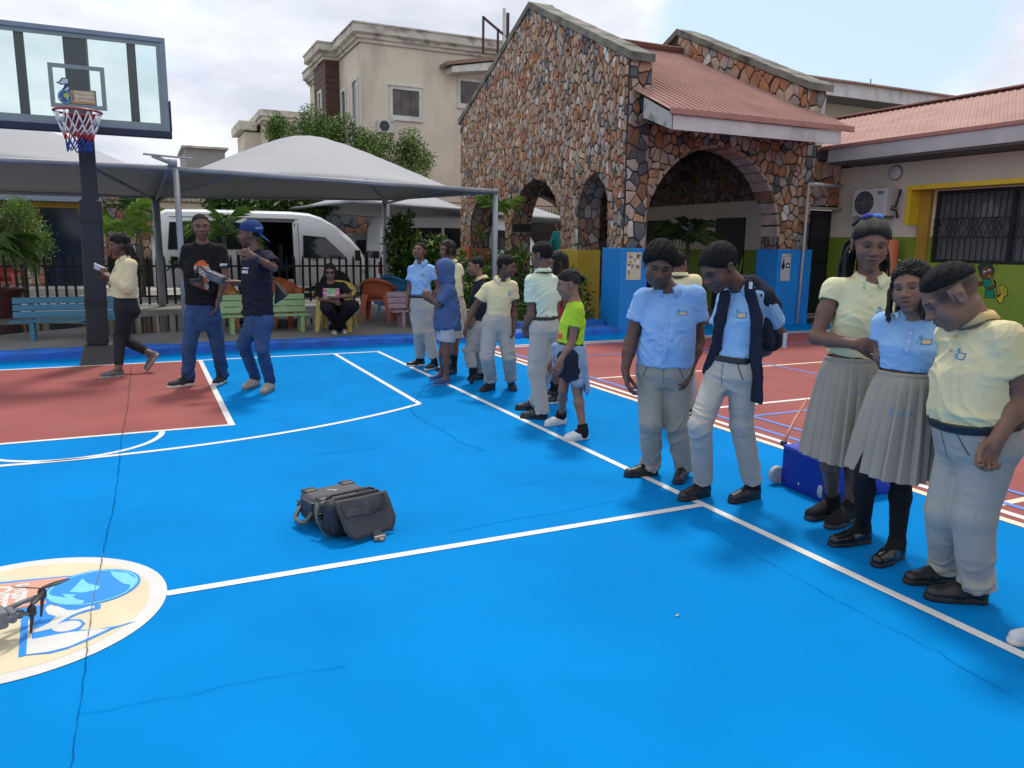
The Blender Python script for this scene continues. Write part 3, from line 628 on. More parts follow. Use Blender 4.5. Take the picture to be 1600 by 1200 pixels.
# recessed room behind the window with its glass, frame and bars
b = MB(); b.bx(WX+0.22, WX+0.25, WY0, WY1, WZ0, WZ1); b.build('room_back', flat('room_dark', (0.022, 0.024, 0.03), 0.9), cls)
win = MB(); fr = 0.06
for (y0, y1, z0, z1) in ((WY0, WY1, WZ0, WZ0+fr), (WY0, WY1, WZ1-fr, WZ1), (WY0, WY0+fr, WZ0+fr, WZ1-fr), (WY1-fr, WY1, WZ0+fr, WZ1-fr), (8.28, 8.36, WZ0+fr, WZ1-fr), (6.8, 6.88, WZ0+fr, WZ1-fr), (5.5, 5.58, WZ0+fr, WZ1-fr)): win.bx(WX+0.05, WX+0.10, y0, y1, z0, z1)
wo = win.build('window', flat('frame_black', (0.012, 0.012, 0.014), 0.4), cls, bevel=0.004)
b = MB(); b.bx(WX+0.115, WX+0.121, WY0+fr, WY1-fr, WZ0+fr, WZ1-fr)
gm = bpy.data.materials.new('window_glass'); gm.use_nodes = True; p = gm.node_tree.nodes['Principled BSDF']; p.inputs['Base Color'].default_value = (0.6, 0.65, 0.7, 1); p.inputs['Transmission Weight'].default_value = 0.85; p.inputs['Roughness'].default_value = 0.03
b.build('pane', gm, wo)
for k, y in enumerate(np.arange(WY0+0.2, WY1-0.1, 0.125)):
    c = rnd.choice([(0.16, 0.15, 0.16), (0.10, 0.10, 0.11), (0.20, 0.09, 0.07), (0.13, 0.10, 0.09)]); bb = MB(); bb.bx(WX+0.175, WX+0.19, y, y+0.10, WZ0+0.07, WZ1-0.1-rnd.uniform(0, 0.2)); bb.build('blind_slat', flat('slat_%d' % int(c[0]*100+c[1]*1000), c, 0.8), wo)
bar = flat('bar_black', (0.01, 0.01, 0.012), 0.5)
zA, zB = 1.72, 2.06
for y in np.arange(WY0+0.12, WY1-0.06, 0.112):
    bb = MB(); bb.bx(WX+0.008, WX+0.022, y-0.007, y+0.007, zB, WZ1-0.05); bb.build('bar', bar, wo)
    bb = MB(); bb.bx(WX+0.008, WX+0.022, y-0.007, y+0.007, WZ0+0.05, zA); bb.build('bar', bar, wo)
bb = MB()
for z in (zA, zB): bb.bx(WX+0.004, WX+0.026, WY0+0.06, WY1-0.06, z-0.008, z+0.008)
bb.build('grille_rail', bar, wo)
for y in np.arange(WY0+0.10, WY1-0.36, 0.39):
    bb = MB(); w = 0.34; h = zB-zA
    for a, c in (((0, 0), (0.5, 1)), ((0.5, 1), (1, 0)), ((0, 1), (0.5, 0)), ((0.5, 0), (1, 1)), ((0.25, 0), (0, 0.5)), ((0, 0.5), (0.25, 1)), ((0.75, 0), (1, 0.5)), ((1, 0.5), (0.75, 1))):
        bb.beam((WX+0.014, y+a[0]*w, zA+a[1]*h), (WX+0.014, y+c[0]*w, zA+c[1]*h), 0.012, 0.012, (1, 0, 0))
    bb.bx(WX+0.006, WX+0.022, y-0.026, y-0.012, zA, zB); bb.build('grille_panel', bar, wo)
b = MB(); b.bx(WX-0.36, WX-0.002, WY0-0.3, 10.08, 2.575, 2.66); b.build('window_hood', m_yel, cls, bevel=0.006)
b = MB(); b.bx(WX-0.36, WX-0.002, 9.98, 10.075, 1.95, 2.573); b.build('window_hood', m_yel, cls, bevel=0.006)
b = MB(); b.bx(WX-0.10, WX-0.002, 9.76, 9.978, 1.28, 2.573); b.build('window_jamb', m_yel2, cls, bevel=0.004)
# eaves and roof
EX, EZ = 12.42, 3.44
b = MB(); b.bx(EX, EX+0.03, -6, 11.6, EZ-0.26, EZ-0.015); b.build('fascia', pm('fascia_grey', (0.43, 0.42, 0.425), 0.6, var=0.1, scale=2), cls)
b = MB(); b.bx(EX-0.03, EX+0.02, -6.05, 11.75, EZ-0.012, EZ+0.06); b.build('gutter', MATS['gutter_red'], cls, bevel=0.008)
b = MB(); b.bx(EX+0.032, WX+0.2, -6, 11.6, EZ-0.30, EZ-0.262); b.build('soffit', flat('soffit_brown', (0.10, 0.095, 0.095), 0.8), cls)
corrugated('roof_sheet', cls, (EX, -6, EZ+0.02), (EX, 11.8, EZ+0.02), (16.5, -6, 4.73), (16.5, 15.2, 4.78), 0.13, 0.014, m_roof)
b = MB(); b.beam((16.5, -6, 4.79), (16.5, 15.3, 4.82), 0.35, 0.03); b.build('ridge_cap', m_roof, cls)
corrugated('roof_sheet', cls, (20.5, 15.2, 3.4), (20.5, -6, 3.4), (16.5, 15.2, 4.78), (16.5, -6, 4.73), 0.25, 0.03, m_roof)
# wall lamp
t = thing('wall_lamp', 'round white bulkhead lamp high on the cream wall', 'lamp', (WX, 10.62, 2.95))
b = MB(); b.lathe((WX-0.03, 10.62, 2.95), [(0.145, 0), (0.15, 0.012), (0.15, 0.03)], 24, 'X'); b.build('lamp_base', flat('lamp_grey', (0.25, 0.25, 0.26), 0.5), t, smooth='auto')
b = MB(); b.lathe((WX-0.075, 10.62, 2.95), [(0.05, 0), (0.10, 0.01), (0.125, 0.03), (0.13, 0.045)], 24, 'X'); b.build('lamp_cover', flat('lamp_glass', (0.62, 0.63, 0.66), 0.25), t, smooth=True)
def ac_unit(label, P, U, V, w, h, d, pipes=True):
    """outdoor air conditioner: U along its width, V up, body stands out along U x V"""
    P, U, V = Vector(P), Vector(U), Vector(V); Nn = U.cross(V).normalized(); t = thing('air_conditioner', label, 'air conditioner', P)
    q = lambda u, v, n: P+U*(u*w)+V*(v*h)+Nn*(n*d)
    def cub(bm_, u0, u1, v0, v1, n0, n1): bm_.add([q(u, v, n) for n in (n0, n1) for v in (v0, v1) for u in (u0, u1)], [(0, 1, 3, 2), (4, 6, 7, 5), (0, 4, 5, 1), (2, 3, 7, 6), (0, 2, 6, 4), (1, 5, 7, 3)])
    b = MB(); cub(b, 0, 1, 0, 1, 0, 1); b.build('casing', pm('ac_white', (0.55, 0.54, 0.52), 0.5, var=0.08, scale=4), t, bevel=0.012)
    c = q(0.36, 0.5, 1.0)+Nn*0.004; b = MB(); r0 = h*0.43
    b.add([c+U*(r0*math.cos(a))+V*(r0*math.sin(a)) for a in [k*math.pi/16 for k in range(32)]], [tuple(range(32))]); fan = b.build('fan_opening', flat('ac_dark', (0.045, 0.047, 0.05), 0.7), t)
    b = MB()
    for rr in np.linspace(0.15, 1.0, 7): b.tube([c+Nn*0.006+U*(r0*rr*math.cos(a))+V*(r0*rr*math.sin(a)) for a in [k*math.pi/12 for k in range(25)]], 0.0035, 4, False)
    for k in range(8): b.tube([c+Nn*0.006, c+Nn*0.006+U*(r0*math.cos(k*math.pi/4))+V*(r0*math.sin(k*math.pi/4))], 0.004, 4)
    b.build('fan_guard', flat('ac_guard', (0.16, 0.16, 0.165), 0.5), fan)
    b = MB(); cub(b, 0.70, 0.97, 0.06, 0.94, 1.002, 1.02); b.build('service_cover', flat('ac_cover', (0.50, 0.50, 0.50), 0.5), t, bevel=0.004)
    b = MB(); cub(b, 0.74, 0.92, 0.78, 0.9, 1.021, 1.024); b.build('badge', flat('ac_badge', (0.08, 0.2, 0.24), 0.5), t)
    b = MB(); cub(b, 0.1, 0.16, -0.09, -0.005, -0.05, 1.05); cub(b, 0.84, 0.9, -0.09, -0.005, -0.05, 1.05); b.build('bracket', flat('bracket_grey', (0.2, 0.2, 0.2), 0.6), t)
    if pipes:
        b = MB(); b.tube([q(1.01, 0.35, 0.5), q(1.10, 0.30, 0.5), q(1.12, 0.7, 0.3), q(1.05, 0.95, 0.0)], 0.02, 6); b.tube([q(1.01, 0.25, 0.6), q(1.14, 0.2, 0.5), q(1.10, 0.0, 0.2), q(1.02, -0.05, 0.0)], 0.018, 6); b.build('pipe', flat('pipe_black', (0.02, 0.02, 0.02), 0.6), t, smooth=True)
    return t
ac_unit('air conditioner fixed on the cream wall left of the yellow window surround', (WX-0.03, 11.28, 2.13), (0, -1, 0), (0, 0, 1), 0.78, 0.52, 0.32)
# painted musicians on the green wall (generic figures)
mu = thing('wall_mural', 'painted child playing a yellow saxophone on the green wall', 'mural', (WX-0.006, 8.6, 0.9))
mb_ = MB(); mb2_ = MB(); mb3_ = MB(); kk = [0]
def mural(pts, col, mb_=None):
    mb_ = mb_ or globals()['mb_']; kk[0] += 1; mb_.mat(pm('mural_%d_%d_%d' % tuple(int(c*255) for c in col), col, 0.6, var=0.06))
    mb_.poly([Vector((WX-0.0055-0.0004*kk[0], *on_x(1490+x/12.0, 400+y/12.0, WX)[1:])) for x, y in pts])
def circ(cx, cy, rx, ry, n=16): return [(cx+rx*math.cos(2*math.pi*k/n), cy+ry*math.sin(2*math.pi*k/n)) for k in range(n)]
K = (0.012, 0.014, 0.012); S = (0.16, 0.05, 0.022)
mural(circ(280, 260, 110, 120), K, mb2_); mural(circ(275, 262, 98, 108), (0.42, 0.15, 0.03), mb2_); mural(circ(385, 240, 40, 90), K, mb2_); mural(circ(388, 240, 28, 72), (0.36, 0.13, 0.03), mb2_)
mural([(330, 420), (430, 470), (540, 480), (560, 550), (470, 575), (380, 560)], K); mural([(350, 450), (430, 490), (540, 495), (550, 540), (470, 560), (390, 545)], S)
mural([(545, 425), (740, 425), (800, 480), (810, 600), (775, 790), (590, 790), (600, 620), (545, 500)], K); mural([(560, 440), (725, 440), (740, 540), (765, 640), (770, 780), (605, 780), (612, 630), (560, 490)], (0.0, 0.22, 0.12))
mural(circ(625, 290, 150, 155), K); mural(circ(632, 315, 122, 118), S); mural([(480, 300), (450, 200), (520, 120), (640, 95), (740, 160), (750, 210), (640, 190), (560, 220), (520, 330), (500, 340)], (0.012, 0.04, 0.02))
mural(circ(593, 300, 30, 26), (0.7, 0.7, 0.7)); mural(circ(600, 308, 16, 17), K); mural(circ(675, 270, 30, 24), (0.7, 0.7, 0.7)); mural(circ(680, 278, 15, 15), K)
mural([(640, 350), (700, 355), (745, 440), (800, 560), (830, 740), (900, 700), (870, 560), (910, 520), (1010, 590), (1025, 730), (960, 770), (930, 880), (850, 890), (790, 760), (760, 560), (700, 420), (640, 390)], K)
mural([(655, 362), (695, 368), (735, 445), (785, 570), (815, 760), (850, 780), (905, 720), (880, 580), (915, 535), (1000, 600), (1010, 720), (945, 760), (920, 870), (860, 875), (800, 750), (765, 550), (705, 405), (655, 385)], (0.58, 0.44, 0.02))
mural(circ(950, 640, 42, 82), (0.35, 0.36, 0.04)); mural([(600, 570), (700, 580), (790, 540), (800, 590), (700, 635), (640, 630)], K); mural([(620, 580), (700, 592), (785, 552), (790, 582), (700, 622), (645, 618)], S)
mural([(790, 150), (815, 140), (835, 110), (830, 140), (818, 175), (795, 180)], (0.04, 0.09, 0.01), mb3_); mural([(-560, 320), (-540, 330), (-530, 290), (-520, 340), (-555, 345)], (0.04, 0.09, 0.01), mb3_); mural([(-290, 300), (-270, 330), (-285, 345)], (0.04, 0.09, 0.01), mb3_)
mb_.build('painted_child', None, mu, fix=False); mb2_.build('painted_drum', None, mu, fix=False); mb3_.build('painted_notes', None, mu, fix=False)['kind'] = 'stuff'
# long low block whose white fascia shows over the roofs
t = thing('rear_block', 'cream rear block whose white fascia rises behind the red roofs', 'building', (24, 22, 0))
b = MB(); b.bx(17.5, 44, 22.6, 30, 0, 7.05); b.build('wall', pm('wall_beige', (0.42, 0.37, 0.29), 0.8, var=0.06), t)
b = MB(); b.bx(16.6, 44.6, 21.4, 21.45, 6.95, 7.42); b.build('fascia', m_fascia, t)
b = MB(); b.bx(16.6, 44.6, 21.452, 22.6, 6.95, 7.0); b.build('soffit', MATS['soffit_brown'], t)
b = MB(); b.beam((16.6, 21.3, 7.45), (44.6, 21.3, 7.45), 0.2, 0.05); b.prism([(16.6, 21.4, 7.43), (16.6, 31, 7.43), (16.6, 26, 7.7)], (28, 0, 0)); b.build('roof', m_roof, t)
b = MB(); b.tube([(25.0, 21.6, 7.45), (25.0, 21.6, 7.75)], 0.02, 6); b.build('rod', flat('rod', (0.1, 0.1, 0.1), 0.5), t)
# ================================================================ buildings and walls at the back
m_beige = pm('render_beige', (0.66, 0.595, 0.485), 0.85, var=0.08, scale=0.6, bump=0.08, bscale=30, dirt=((0.25, 0.22, 0.18), 0.45, 0.7, (1, 1, 0.35)))
m_corn = pm('cornice', (0.58, 0.55, 0.48), 0.85, var=0.15, scale=1.0, dirt=((0.07, 0.065, 0.06), 0.85, 1.3, (1, 1, 2.2)))
m_frame = pm('frame_white', (0.60, 0.60, 0.57), 0.7, var=0.12, scale=2, dirt=((0.2, 0.2, 0.19), 0.4, 3, (1, 1, 1)))
m_brick = pm('tile_brown', (0.085, 0.038, 0.028), 0.7, var=0.35, scale=3, stretch=(0.4, 0.4, 3))
bg = thing('apartment_building', 'tall beige building with a stained cornice and a dark brick bay', 'building', (16, 42, 0))
by, bx0 = 36.0, 9.45
b = MB(); b.bx(bx0, 24, by, 47.6, 0, 10.45); b.build('wall', m_beige, bg)
def cornice(pts, z0):
    b = MB(); prof = [(0.10, 0), (0.10, 0.16), (0.22, 0.16), (0.22, 0.28), (0.40, 0.36), (0.40, 0.70), (0.46, 0.70), (0.46, 0.76), (0, 0.76)]
    for (off, z), (off2, z2) in zip(prof, prof[1:]):
        pass
    P = [Vector((x, y, 0)) for x, y in pts]; rows = []
    for i, p in enumerate(P):
        d0 = (P[i]-P[i-1]).normalized() if i else None; d1 = (P[i+1]-P[i]).normalized() if i < len(P)-1 else None
        n0 = Vector((d0.y, -d0.x, 0)) if d0 else None; n1 = Vector((d1.y, -d1.x, 0)) if d1 else None
        n = n0 if n1 is None else n1 if n0 is None else (n0+n1)/(1+n0.dot(n1))
        rows.append([p+n*o+Vector((0, 0, z0+z)) for o, z in prof])
    k = len(prof); b.add([v for r in rows for v in r], [(i*k+j, (i+1)*k+j, (i+1)*k+j+1, i*k+j+1) for i in range(len(P)-1) for j in range(k-1)])
    return b.build('cornice', m_corn, bg, fix=False)
cornice([(bx0, 47.6), (bx0, 43.0), (8.75, 43.0), (8.75, 40.2), (bx0, 40.2), (bx0, by), (24, by)], 10.35)
b = MB(); b.bx(bx0-0.1, 24, by-0.1, 47.6, 11.0, 11.08); b.build('roof_slab', m_corn, bg)
b = MB(); b.bx(8.75, bx0-0.002, 40.2, 43.0, 0, 10.36); b.build('brick_bay', m_brick, bg)
b = MB()
for k in range(34): b.bx(8.742, 8.75, 40.2, 43.0, 0.3*k+0.28, 0.3*k+0.3); b.bx(8.75, bx0, 40.192, 40.2, 0.3*k+0.28, 0.3*k+0.3)
b.build('brick_joint', flat('joint_dark', (0.05, 0.024, 0.02), 0.9), bg, kind='stuff')
def fwin(x0, x1, z0, z1, y, axis='y', panes=3):
    b = MB(); t = 0.14; A = (lambda a, c, p, q, r, s: b.bx(a, c, y-r, y-s, p, q)) if axis == 'y' else (lambda a, c, p, q, r, s: b.bx(y-r, y-s, a, c, p, q))
    A(x0, x1, z0, z0+t, 0.07, -0.002); A(x0, x1, z1-t, z1, 0.07, -0.002); A(x0, x0+t, z0+t, z1-t, 0.07, -0.002); A(x1-t, x1, z0+t, z1-t, 0.07, -0.002)
    if axis == 'y': A(x0-0.05, x1+0.05, z0-0.1, z0-0.003, 0.12, -0.002); A(x0-0.05, x1+0.05, z1+0.003, z1+0.06, 0.12, -0.002)
    w = b.build('window', m_frame, bg, bevel=0.01)
    n = panes; ww = (x1-x0-2*t)/n
    for i in range(n):
        b = MB(); A = (lambda a, c, p, q, r, s: b.bx(a, c, y-r, y-s, p, q)) if axis == 'y' else (lambda a, c, p, q, r, s: b.bx(y-r, y-s, a, c, p, q))
        A(x0+t+i*ww+0.015, x0+t+(i+1)*ww-0.015, z0+t+0.02, z1-t-0.02, 0.012, 0.004); b.build('pane', pm('glass_dark', (0.045, 0.05, 0.062), 0.12, var=0.5, scale=1.2, hue2=(0.10, 0.07, 0.06)), w)
    b = MB(); A(x0+t, x1-t, z0+t, z1-t, 0.003, -0.002); b.build('pane_frame', flat('frame_dark', (0.03, 0.03, 0.035), 0.5), w)
fwin(10.75, 12.3, 7.2, 8.62, by); fwin(14.1, 16.6, 8.0, 9.3, by, panes=2)
fwin(36.5, 37.6, 6.2, 9.0, bx0, 'x', 1); fwin(38.8, 39.8, 6.2, 8.9, bx0, 'x', 1); fwin(41.0, 41.9, 6.8, 9.1, 8.75, 'x', 1)
b = MB(); b.prism([(13.2, by-0.002, 9.75), (17.5, by-0.002, 10.6), (17.5, by-0.002, 10.4), (13.2, by-0.002, 9.60)], (0, -1.0, 0)); b.build('window_canopy', pm('canopy_roof', (0.24, 0.16, 0.12), 0.7), bg)
b = MB(); b.prism([(13.5, by-0.004, 9.58), (17.5, by-0.004, 10.35), (17.5, by-0.004, 9.9), (13.5, by-0.004, 9.32)], (0, -0.9, 0)); b.build('canopy_gable', m_frame, bg)
b = MB(); m_rail = flat('rail_maroon', (0.06, 0.02, 0.03), 0.6)
for x in (15.0, 15.75, 16.4): b.beam((x, by-1.0, 10.25), (x, by-1.0, 11.9-(x-15)*0.62), 0.09, 0.09)
b.beam((15.0, by-1.0, 11.85), (16.5, by-1.0, 10.95), 0.09, 0.09); b.beam((16.25, by-1.0, 10.4), (16.25, by-1.0, 12.2), 0.12, 0.12); b.build('stair_rail', m_rail, bg)
b = MB(); b.bx(16.0, 16.12, by-1.05, by-0.95, 10.3, 12.4); b.build('post', m_frame, bg)
ac_unit('small air conditioner on the tall beige building under its dark window', (10.12, by-0.02, 6.5), (1, 0, 0), (0, 0, 1), 0.78, 0.55, 0.3, False)
t = thing('low_building', 'low beige building with a stepped cornice far behind the canopy', 'building', (10, 57, 0))
b = MB(); b.bx(7.95, 16, 55, 64, 0, 9.4); b.bx(6.9, 7.947, 57.5, 62, 0, 8.9); b.build('wall', m_beige, t)
b = MB(); b.bx(7.7, 16, 54.75, 64, 9.4, 9.62); b.bx(7.55, 16, 54.6, 64, 9.63, 10.05); b.bx(6.5, 7.69, 57.2, 62, 9.0, 9.6); b.build('cornice', m_corn, t, bevel=0.03)
t = thing('distant_rooftop', 'grey flat rooftop room showing in the dip between two canopies', 'building', (4, 55, 0))
b = MB(); b.bx(2.9, 5.3, 55, 62, 0, 7.35); b.build('wall', pm('grey_render', (0.30, 0.29, 0.29), 0.85, var=0.1), t)
b = MB(); b.bx(2.7, 5.5, 54.7, 62, 7.352, 7.47); b.build('roof_slab', m_corn, t)
# boundary wall with stone facing, beige top and rusty spikes
wl_t = thing('boundary_wall', 'stone faced boundary wall with a beige top band and rusty spikes', 'wall', (5, 28, 0))
b = MB(); b.bx(-2.0, 16, 27.5, 27.9, 0, 2.5); b.build('wall_core', m_mortar, wl_t)
cells = voronoi_stones([(-1.2, 0.9), (3.2, 0.9), (3.2, 2.48), (-1.2, 2.48)], [], 0.25, 0.28, 31)
lay_stones(cells, (0, 27.5, 0), (1, 0, 0), (0, 0, 1), (0, -1, 0), wl_t, 90, 32, lambda c: (c[0]*1.7 % 1) > 0.55)
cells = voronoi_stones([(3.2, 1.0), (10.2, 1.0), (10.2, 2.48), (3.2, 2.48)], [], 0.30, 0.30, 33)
lay_stones(cells, (0, 27.5, 0), (1, 0, 0), (0, 0, 1), (0, -1, 0), wl_t, 0, 34, lambda c: True, None, [0.2, 0.1, 0.05, 0.2, 0.6, 9, 0, 7])  # slate and brown mix puts the far canopy's shade into the stone colours
b = MB(); b.bx(-2.0, 16, 27.45, 27.95, 2.5, 2.98); b.build('top_band', pm('band_beige', (0.50, 0.42, 0.31), 0.85, var=0.12, scale=1, dirt=((0.15, 0.13, 0.11), 0.5, 1.2, (1, 1, 0.5))), wl_t)
b = MB()
for k in range(120): b.tube([(-1.8+0.145*k, 27.42, 2.70), (-1.8+0.145*k, 27.40, 2.93+rnd.uniform(-0.02, 0.03))], 0.012, 4)
b.beam((-1.9, 27.42, 2.72), (15.9, 27.42, 2.72), 0.03, 0.03); b.build('spike_rail', flat('rust', (0.13, 0.045, 0.025), 0.8), wl_t, kind='stuff')
# single storey school wing on the far left
lf = thing('school_wing', 'low school wing at far left with a yellow framed dark doorway', 'building', (-4, 26, 0))
b = MB(); b.bx(-12, -2.42, 24.2, 24.6, 0, 2.35); b.bx(-1.42, -0.9, 24.2, 24.6, 0, 2.35); b.bx(-12, -0.9, 24.2, 24.6, 2.35, 3.2); b.build('wall', m_rubble, lf)
cells = voronoi_stones([(-3.0, 0.3), (-2.36, 0.3), (-2.36, 2.3), (-3.0, 2.3)], [], 0.16, 0.2, 41); lay_stones(cells, (0, 24.2, 0), (1, 0, 0), (0, 0, 1), (0, -1, 0), lf, 40, 42)
b = MB(); b.bx(-2.42, -1.42, 24.3, 24.36, 0.2, 2.35); b.build('door', flat('door_glass', (0.012, 0.02, 0.045), 0.12), lf)
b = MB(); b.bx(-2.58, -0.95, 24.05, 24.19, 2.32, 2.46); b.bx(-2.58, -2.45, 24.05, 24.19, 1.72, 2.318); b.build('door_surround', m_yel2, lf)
b = MB(); b.bx(-12, -0.9, 23.5, 24.0, 2.47, 2.60); b.build('gutter', pm('gutter_grey', (0.20, 0.24, 0.32), 0.5), lf)
b = MB(); b.prism([(-12, 23.6, 2.62), (-12, 29, 4.0), (-12, 29, 2.62)], (11.1, 0, 0)); b.build('roof', pm('roof_dark', (0.10, 0.10, 0.12), 0.6), lf)
b = MB(); b.bx(-3.2, -0.9, 23.0, 24.19, 0.08, 0.25); b.build('step', pm('step_pale', (0.45, 0.44, 0.42), 0.8, var=0.1), lf, bevel=0.01)
t = thing('school_block', 'cream and green school block glimpsed through the porch arches', 'building', (13, 33, 0))
b = MB(); b.bx(10.5, 22, 31, 38, 1.35, 3.1); b.build('wall', m_creamw, t)
b = MB(); b.bx(10.5, 22, 30.99, 38, 0, 1.348); b.build('wall_dado', pm('lime_green', (0.26, 0.38, 0.04), 0.6, var=0.05), t)
b = MB(); b.bx(12.6, 14.0, 30.92, 30.985, 1.75, 2.75); w = b.build('window', flat('glass_dim', (0.03, 0.03, 0.035), 0.2), t)
b = MB(); b.bx(12.3, 12.6, 30.90, 30.985, 1.75, 2.8); b.bx(14.0, 14.3, 30.90, 30.985, 1.75, 2.8); b.build('window_jamb', MATS['lime_green'], t)
b = MB(); b.bx(10.4, 22.5, 30.6, 38, 3.1, 3.2); b.build('roof', pm('roof_maroon', (0.25, 0.08, 0.07), 0.6), t)
# ================================================================ shade canopies
m_fab = pm('canopy_fabric', (0.37, 0.38, 0.405), 0.7, var=0.05, scale=0.8, bump=0.15, bscale=6, dirt=((0.45, 0.45, 0.48), 0.35, 0.9, (1, 1, 1)))
def translucent(m, amt):
    nt = m.node_tree; b = nt.nodes['Principled BSDF']; o = nt.nodes['Material Output']; t = nt.nodes.new('ShaderNodeBsdfTranslucent'); mx = nt.nodes.new('ShaderNodeMixShader'); mx.inputs[0].default_value = amt
    t.inputs[0].default_value = (0.55, 0.55, 0.55, 1); nt.links.new(b.outputs[0], mx.inputs[1]); nt.links.new(t.outputs[0], mx.inputs[2]); nt.links.new(mx.outputs[0], o.inputs[0])
translucent(m_fab, 0.16)
m_steel = pm('post_steel', (0.30, 0.32, 0.345), 0.5, var=0.12, scale=3, dirt=((0.18, 0.17, 0.15), 0.5, 2, (1, 1, 1)))
def canopy(label, corners, peak, posts, group, sag=0.10, n=18, pipes=((0, 1), (1, 2), (2, 3), (3, 0))):
    Cc = [Vector(c) for c in corners]; pk = Vector(peak); t = thing('shade_canopy', label, 'canopy', (pk.x, pk.y, 0), group); vs = []; fs = []
    # square grid: bilinear frame height plus a tensioned dome towards the peak
    for j in range(n+1):
        for i in range(n+1):
            u, v = i/n, j/n; p = Cc[0]*(1-u)*(1-v)+Cc[1]*u*(1-v)+Cc[2]*u*v+Cc[3]*(1-u)*v
            du, dv = 1-abs(2*u-1), 1-abs(2*v-1); r = max(abs(2*u-1), abs(2*v-1)); mn = min(du, dv)
            rp = (abs(2*u-1)**3+abs(2*v-1)**3)**(1/3); dome = 0.80*max(0, 1-(math.sqrt(rp*rp+0.02)-0.141)/(1.01-0.141))+0.20*(math.sin(math.pi*u)*math.sin(math.pi*v))
            base_z = (Cc[0].z+Cc[1].z+Cc[2].z+Cc[3].z)/4
            z = p.z+(pk.z-base_z)*dome
            vs.append((p.x, p.y, z))
    for j in range(n):
        for i in range(n): a = j*(n+1)+i; fs.append((a, a+1, a+n+2, a+n+1))
    b = MB(); b.add(vs, fs); o = b.build('fabric', m_fab, t, smooth=True, fix=False); md = o.modifiers.new('thick', 'SOLIDIFY'); md.thickness = 0.006
    for i, j in pipes:
        b = MB(); b.tube([Cc[i]+Vector((0, 0, -0.01)), Cc[j]+Vector((0, 0, -0.01))], 0.036, 10); b.build('edge_pipe', m_steel, t, smooth=True)
    for (x, y, z0, z1, r) in posts:
        b = MB(); b.tube([(x, y, z0), (x, y, z1)], r, 14); b.build('post', m_steel, t, smooth=True)
    return t
c1 = canopy('pale grey shade canopy left, behind the basketball hoop', [(-4.6, 12.0, 2.50), (0.40, 12.0, 2.50), (0.40, 18.4, 2.42), (-4.6, 18.4, 2.42)], (-2.1, 15.2, 3.45), [(0.33, 18.3, 0.09, 2.40, 0.075)], 'shade canopies over the yard')
b = MB()
for a, c in (((-0.6, 12.0, 2.48), (0.30, 18.3, 2.35)), ((0.42, 12.0, 2.48), (0.34, 18.3, 2.35))): b.tube([a, c], 0.028, 8)
b.build('brace', m_steel, c1, smooth=True, kind='stuff')
c2 = canopy('pale grey shade canopy centre, in front of the white van', [(0.46, 12.0, 2.49), (5.41, 12.0, 2.38), (5.41, 18.7, 2.56), (0.46, 18.6, 2.44)], (2.9, 15.3, 3.48), [(0.50, 12.0, 0.09, 2.48, 0.042), (5.40, 12.05, 0.02, 2.37, 0.045), (5.42, 18.6, 0.09, 2.55, 0.085)], 'shade canopies over the yard')
b = MB()
for a, c in (((1.35, 12.0, 2.47), (0.42, 18.3, 2.36)), ((4.6, 12.1, 2.40), (5.42, 18.6, 2.45)), ((3.2, 12.0, 2.45), (5.42, 18.6, 2.47))): b.tube([a, c], 0.026, 8)
b.build('brace', m_steel, c2, smooth=True, kind='stuff')
b = MB(); b.tube([(0.1, 12.1, 2.67), (0.75, 12.2, 2.65)], 0.014, 8); b.tube([(0.22, 12.2, 2.66), (0.46, 12.05, 2.56)], 0.03, 8); b.tube([(0.40, 12.0, 2.56), (0.52, 12.0, 2.56)], 0.055, 8); b.build('corner_bracket', m_steel, c2, smooth=True)
canopy('far shade canopy over the parked vans, left of the gable wall', [(5.2, 21.0, 2.62), (9.2, 20.6, 2.42), (9.6, 26.5, 2.25), (4.2, 26.5, 2.55)], (7.2, 23.6, 3.25), [(9.15, 20.7, 0.08, 2.4, 0.06)], 'shade canopies over the yard')
canopy('farthest shade canopy seen through the middle arch', [(9.9, 22.5, 2.45), (13.6, 22.5, 2.32), (13.6, 28.5, 2.32), (9.9, 28.5, 2.32)], (11.7, 25.5, 3.05), [(13.5, 22.6, 0.08, 2.3, 0.06)], 'shade canopies over the yard')
# ================================================================ basketball hoop
m_pole = pm('hoop_navy', (0.008, 0.012, 0.025), 0.45, var=0.12, scale=3)
m_pad = pm('pad_charcoal', (0.012, 0.015, 0.024), 0.55, var=0.12, scale=2, bump=0.2, bscale=20)
hoop = thing('basketball_hoop', 'basketball hoop with a glass backboard on a padded navy pole', 'basketball hoop', (-0.55, 10.55, 0))
HX = -0.515
b = MB(); b.box((-0.56, 10.66, 0.12), (0.42, 0.36, 0.24), taper=0.72); b.build('base', flat('base_grey', (0.05, 0.052, 0.055), 0.6), hoop, bevel=0.012)
b = MB(); b.beam((-0.56, 10.635, 0.242), (-0.515, 10.635, 1.96), 0.27, 0.23, (1, 0, 0)); pad = b.build('pole_pad', m_pad, hoop, bevel=0.02)
b = MB()
for z in (0.30, 0.72, 0.76, 1.70): b.box((-0.56+0.045*(z-0.24)/1.72, 10.635, z+0.011), (0.246, 0.286, 0.022))
b.build('pad_strap', flat('strap_black', (0.012, 0.013, 0.016), 0.6), pad)
b = MB(); b.beam((-0.515, 10.64, 1.9), (-0.50, 10.64, 3.82), 0.17, 0.17, (0, 1, 0)); b.build('pole', m_pole, hoop, bevel=0.01)
b = MB(); b.beam((-0.535, 10.6, 3.45), (HX, 10.08, 3.45), 0.12, 0.12); b.beam((-0.535, 10.6, 2.9), (HX, 10.08, 2.9), 0.12, 0.12); b.build('arm', m_pole, hoop)
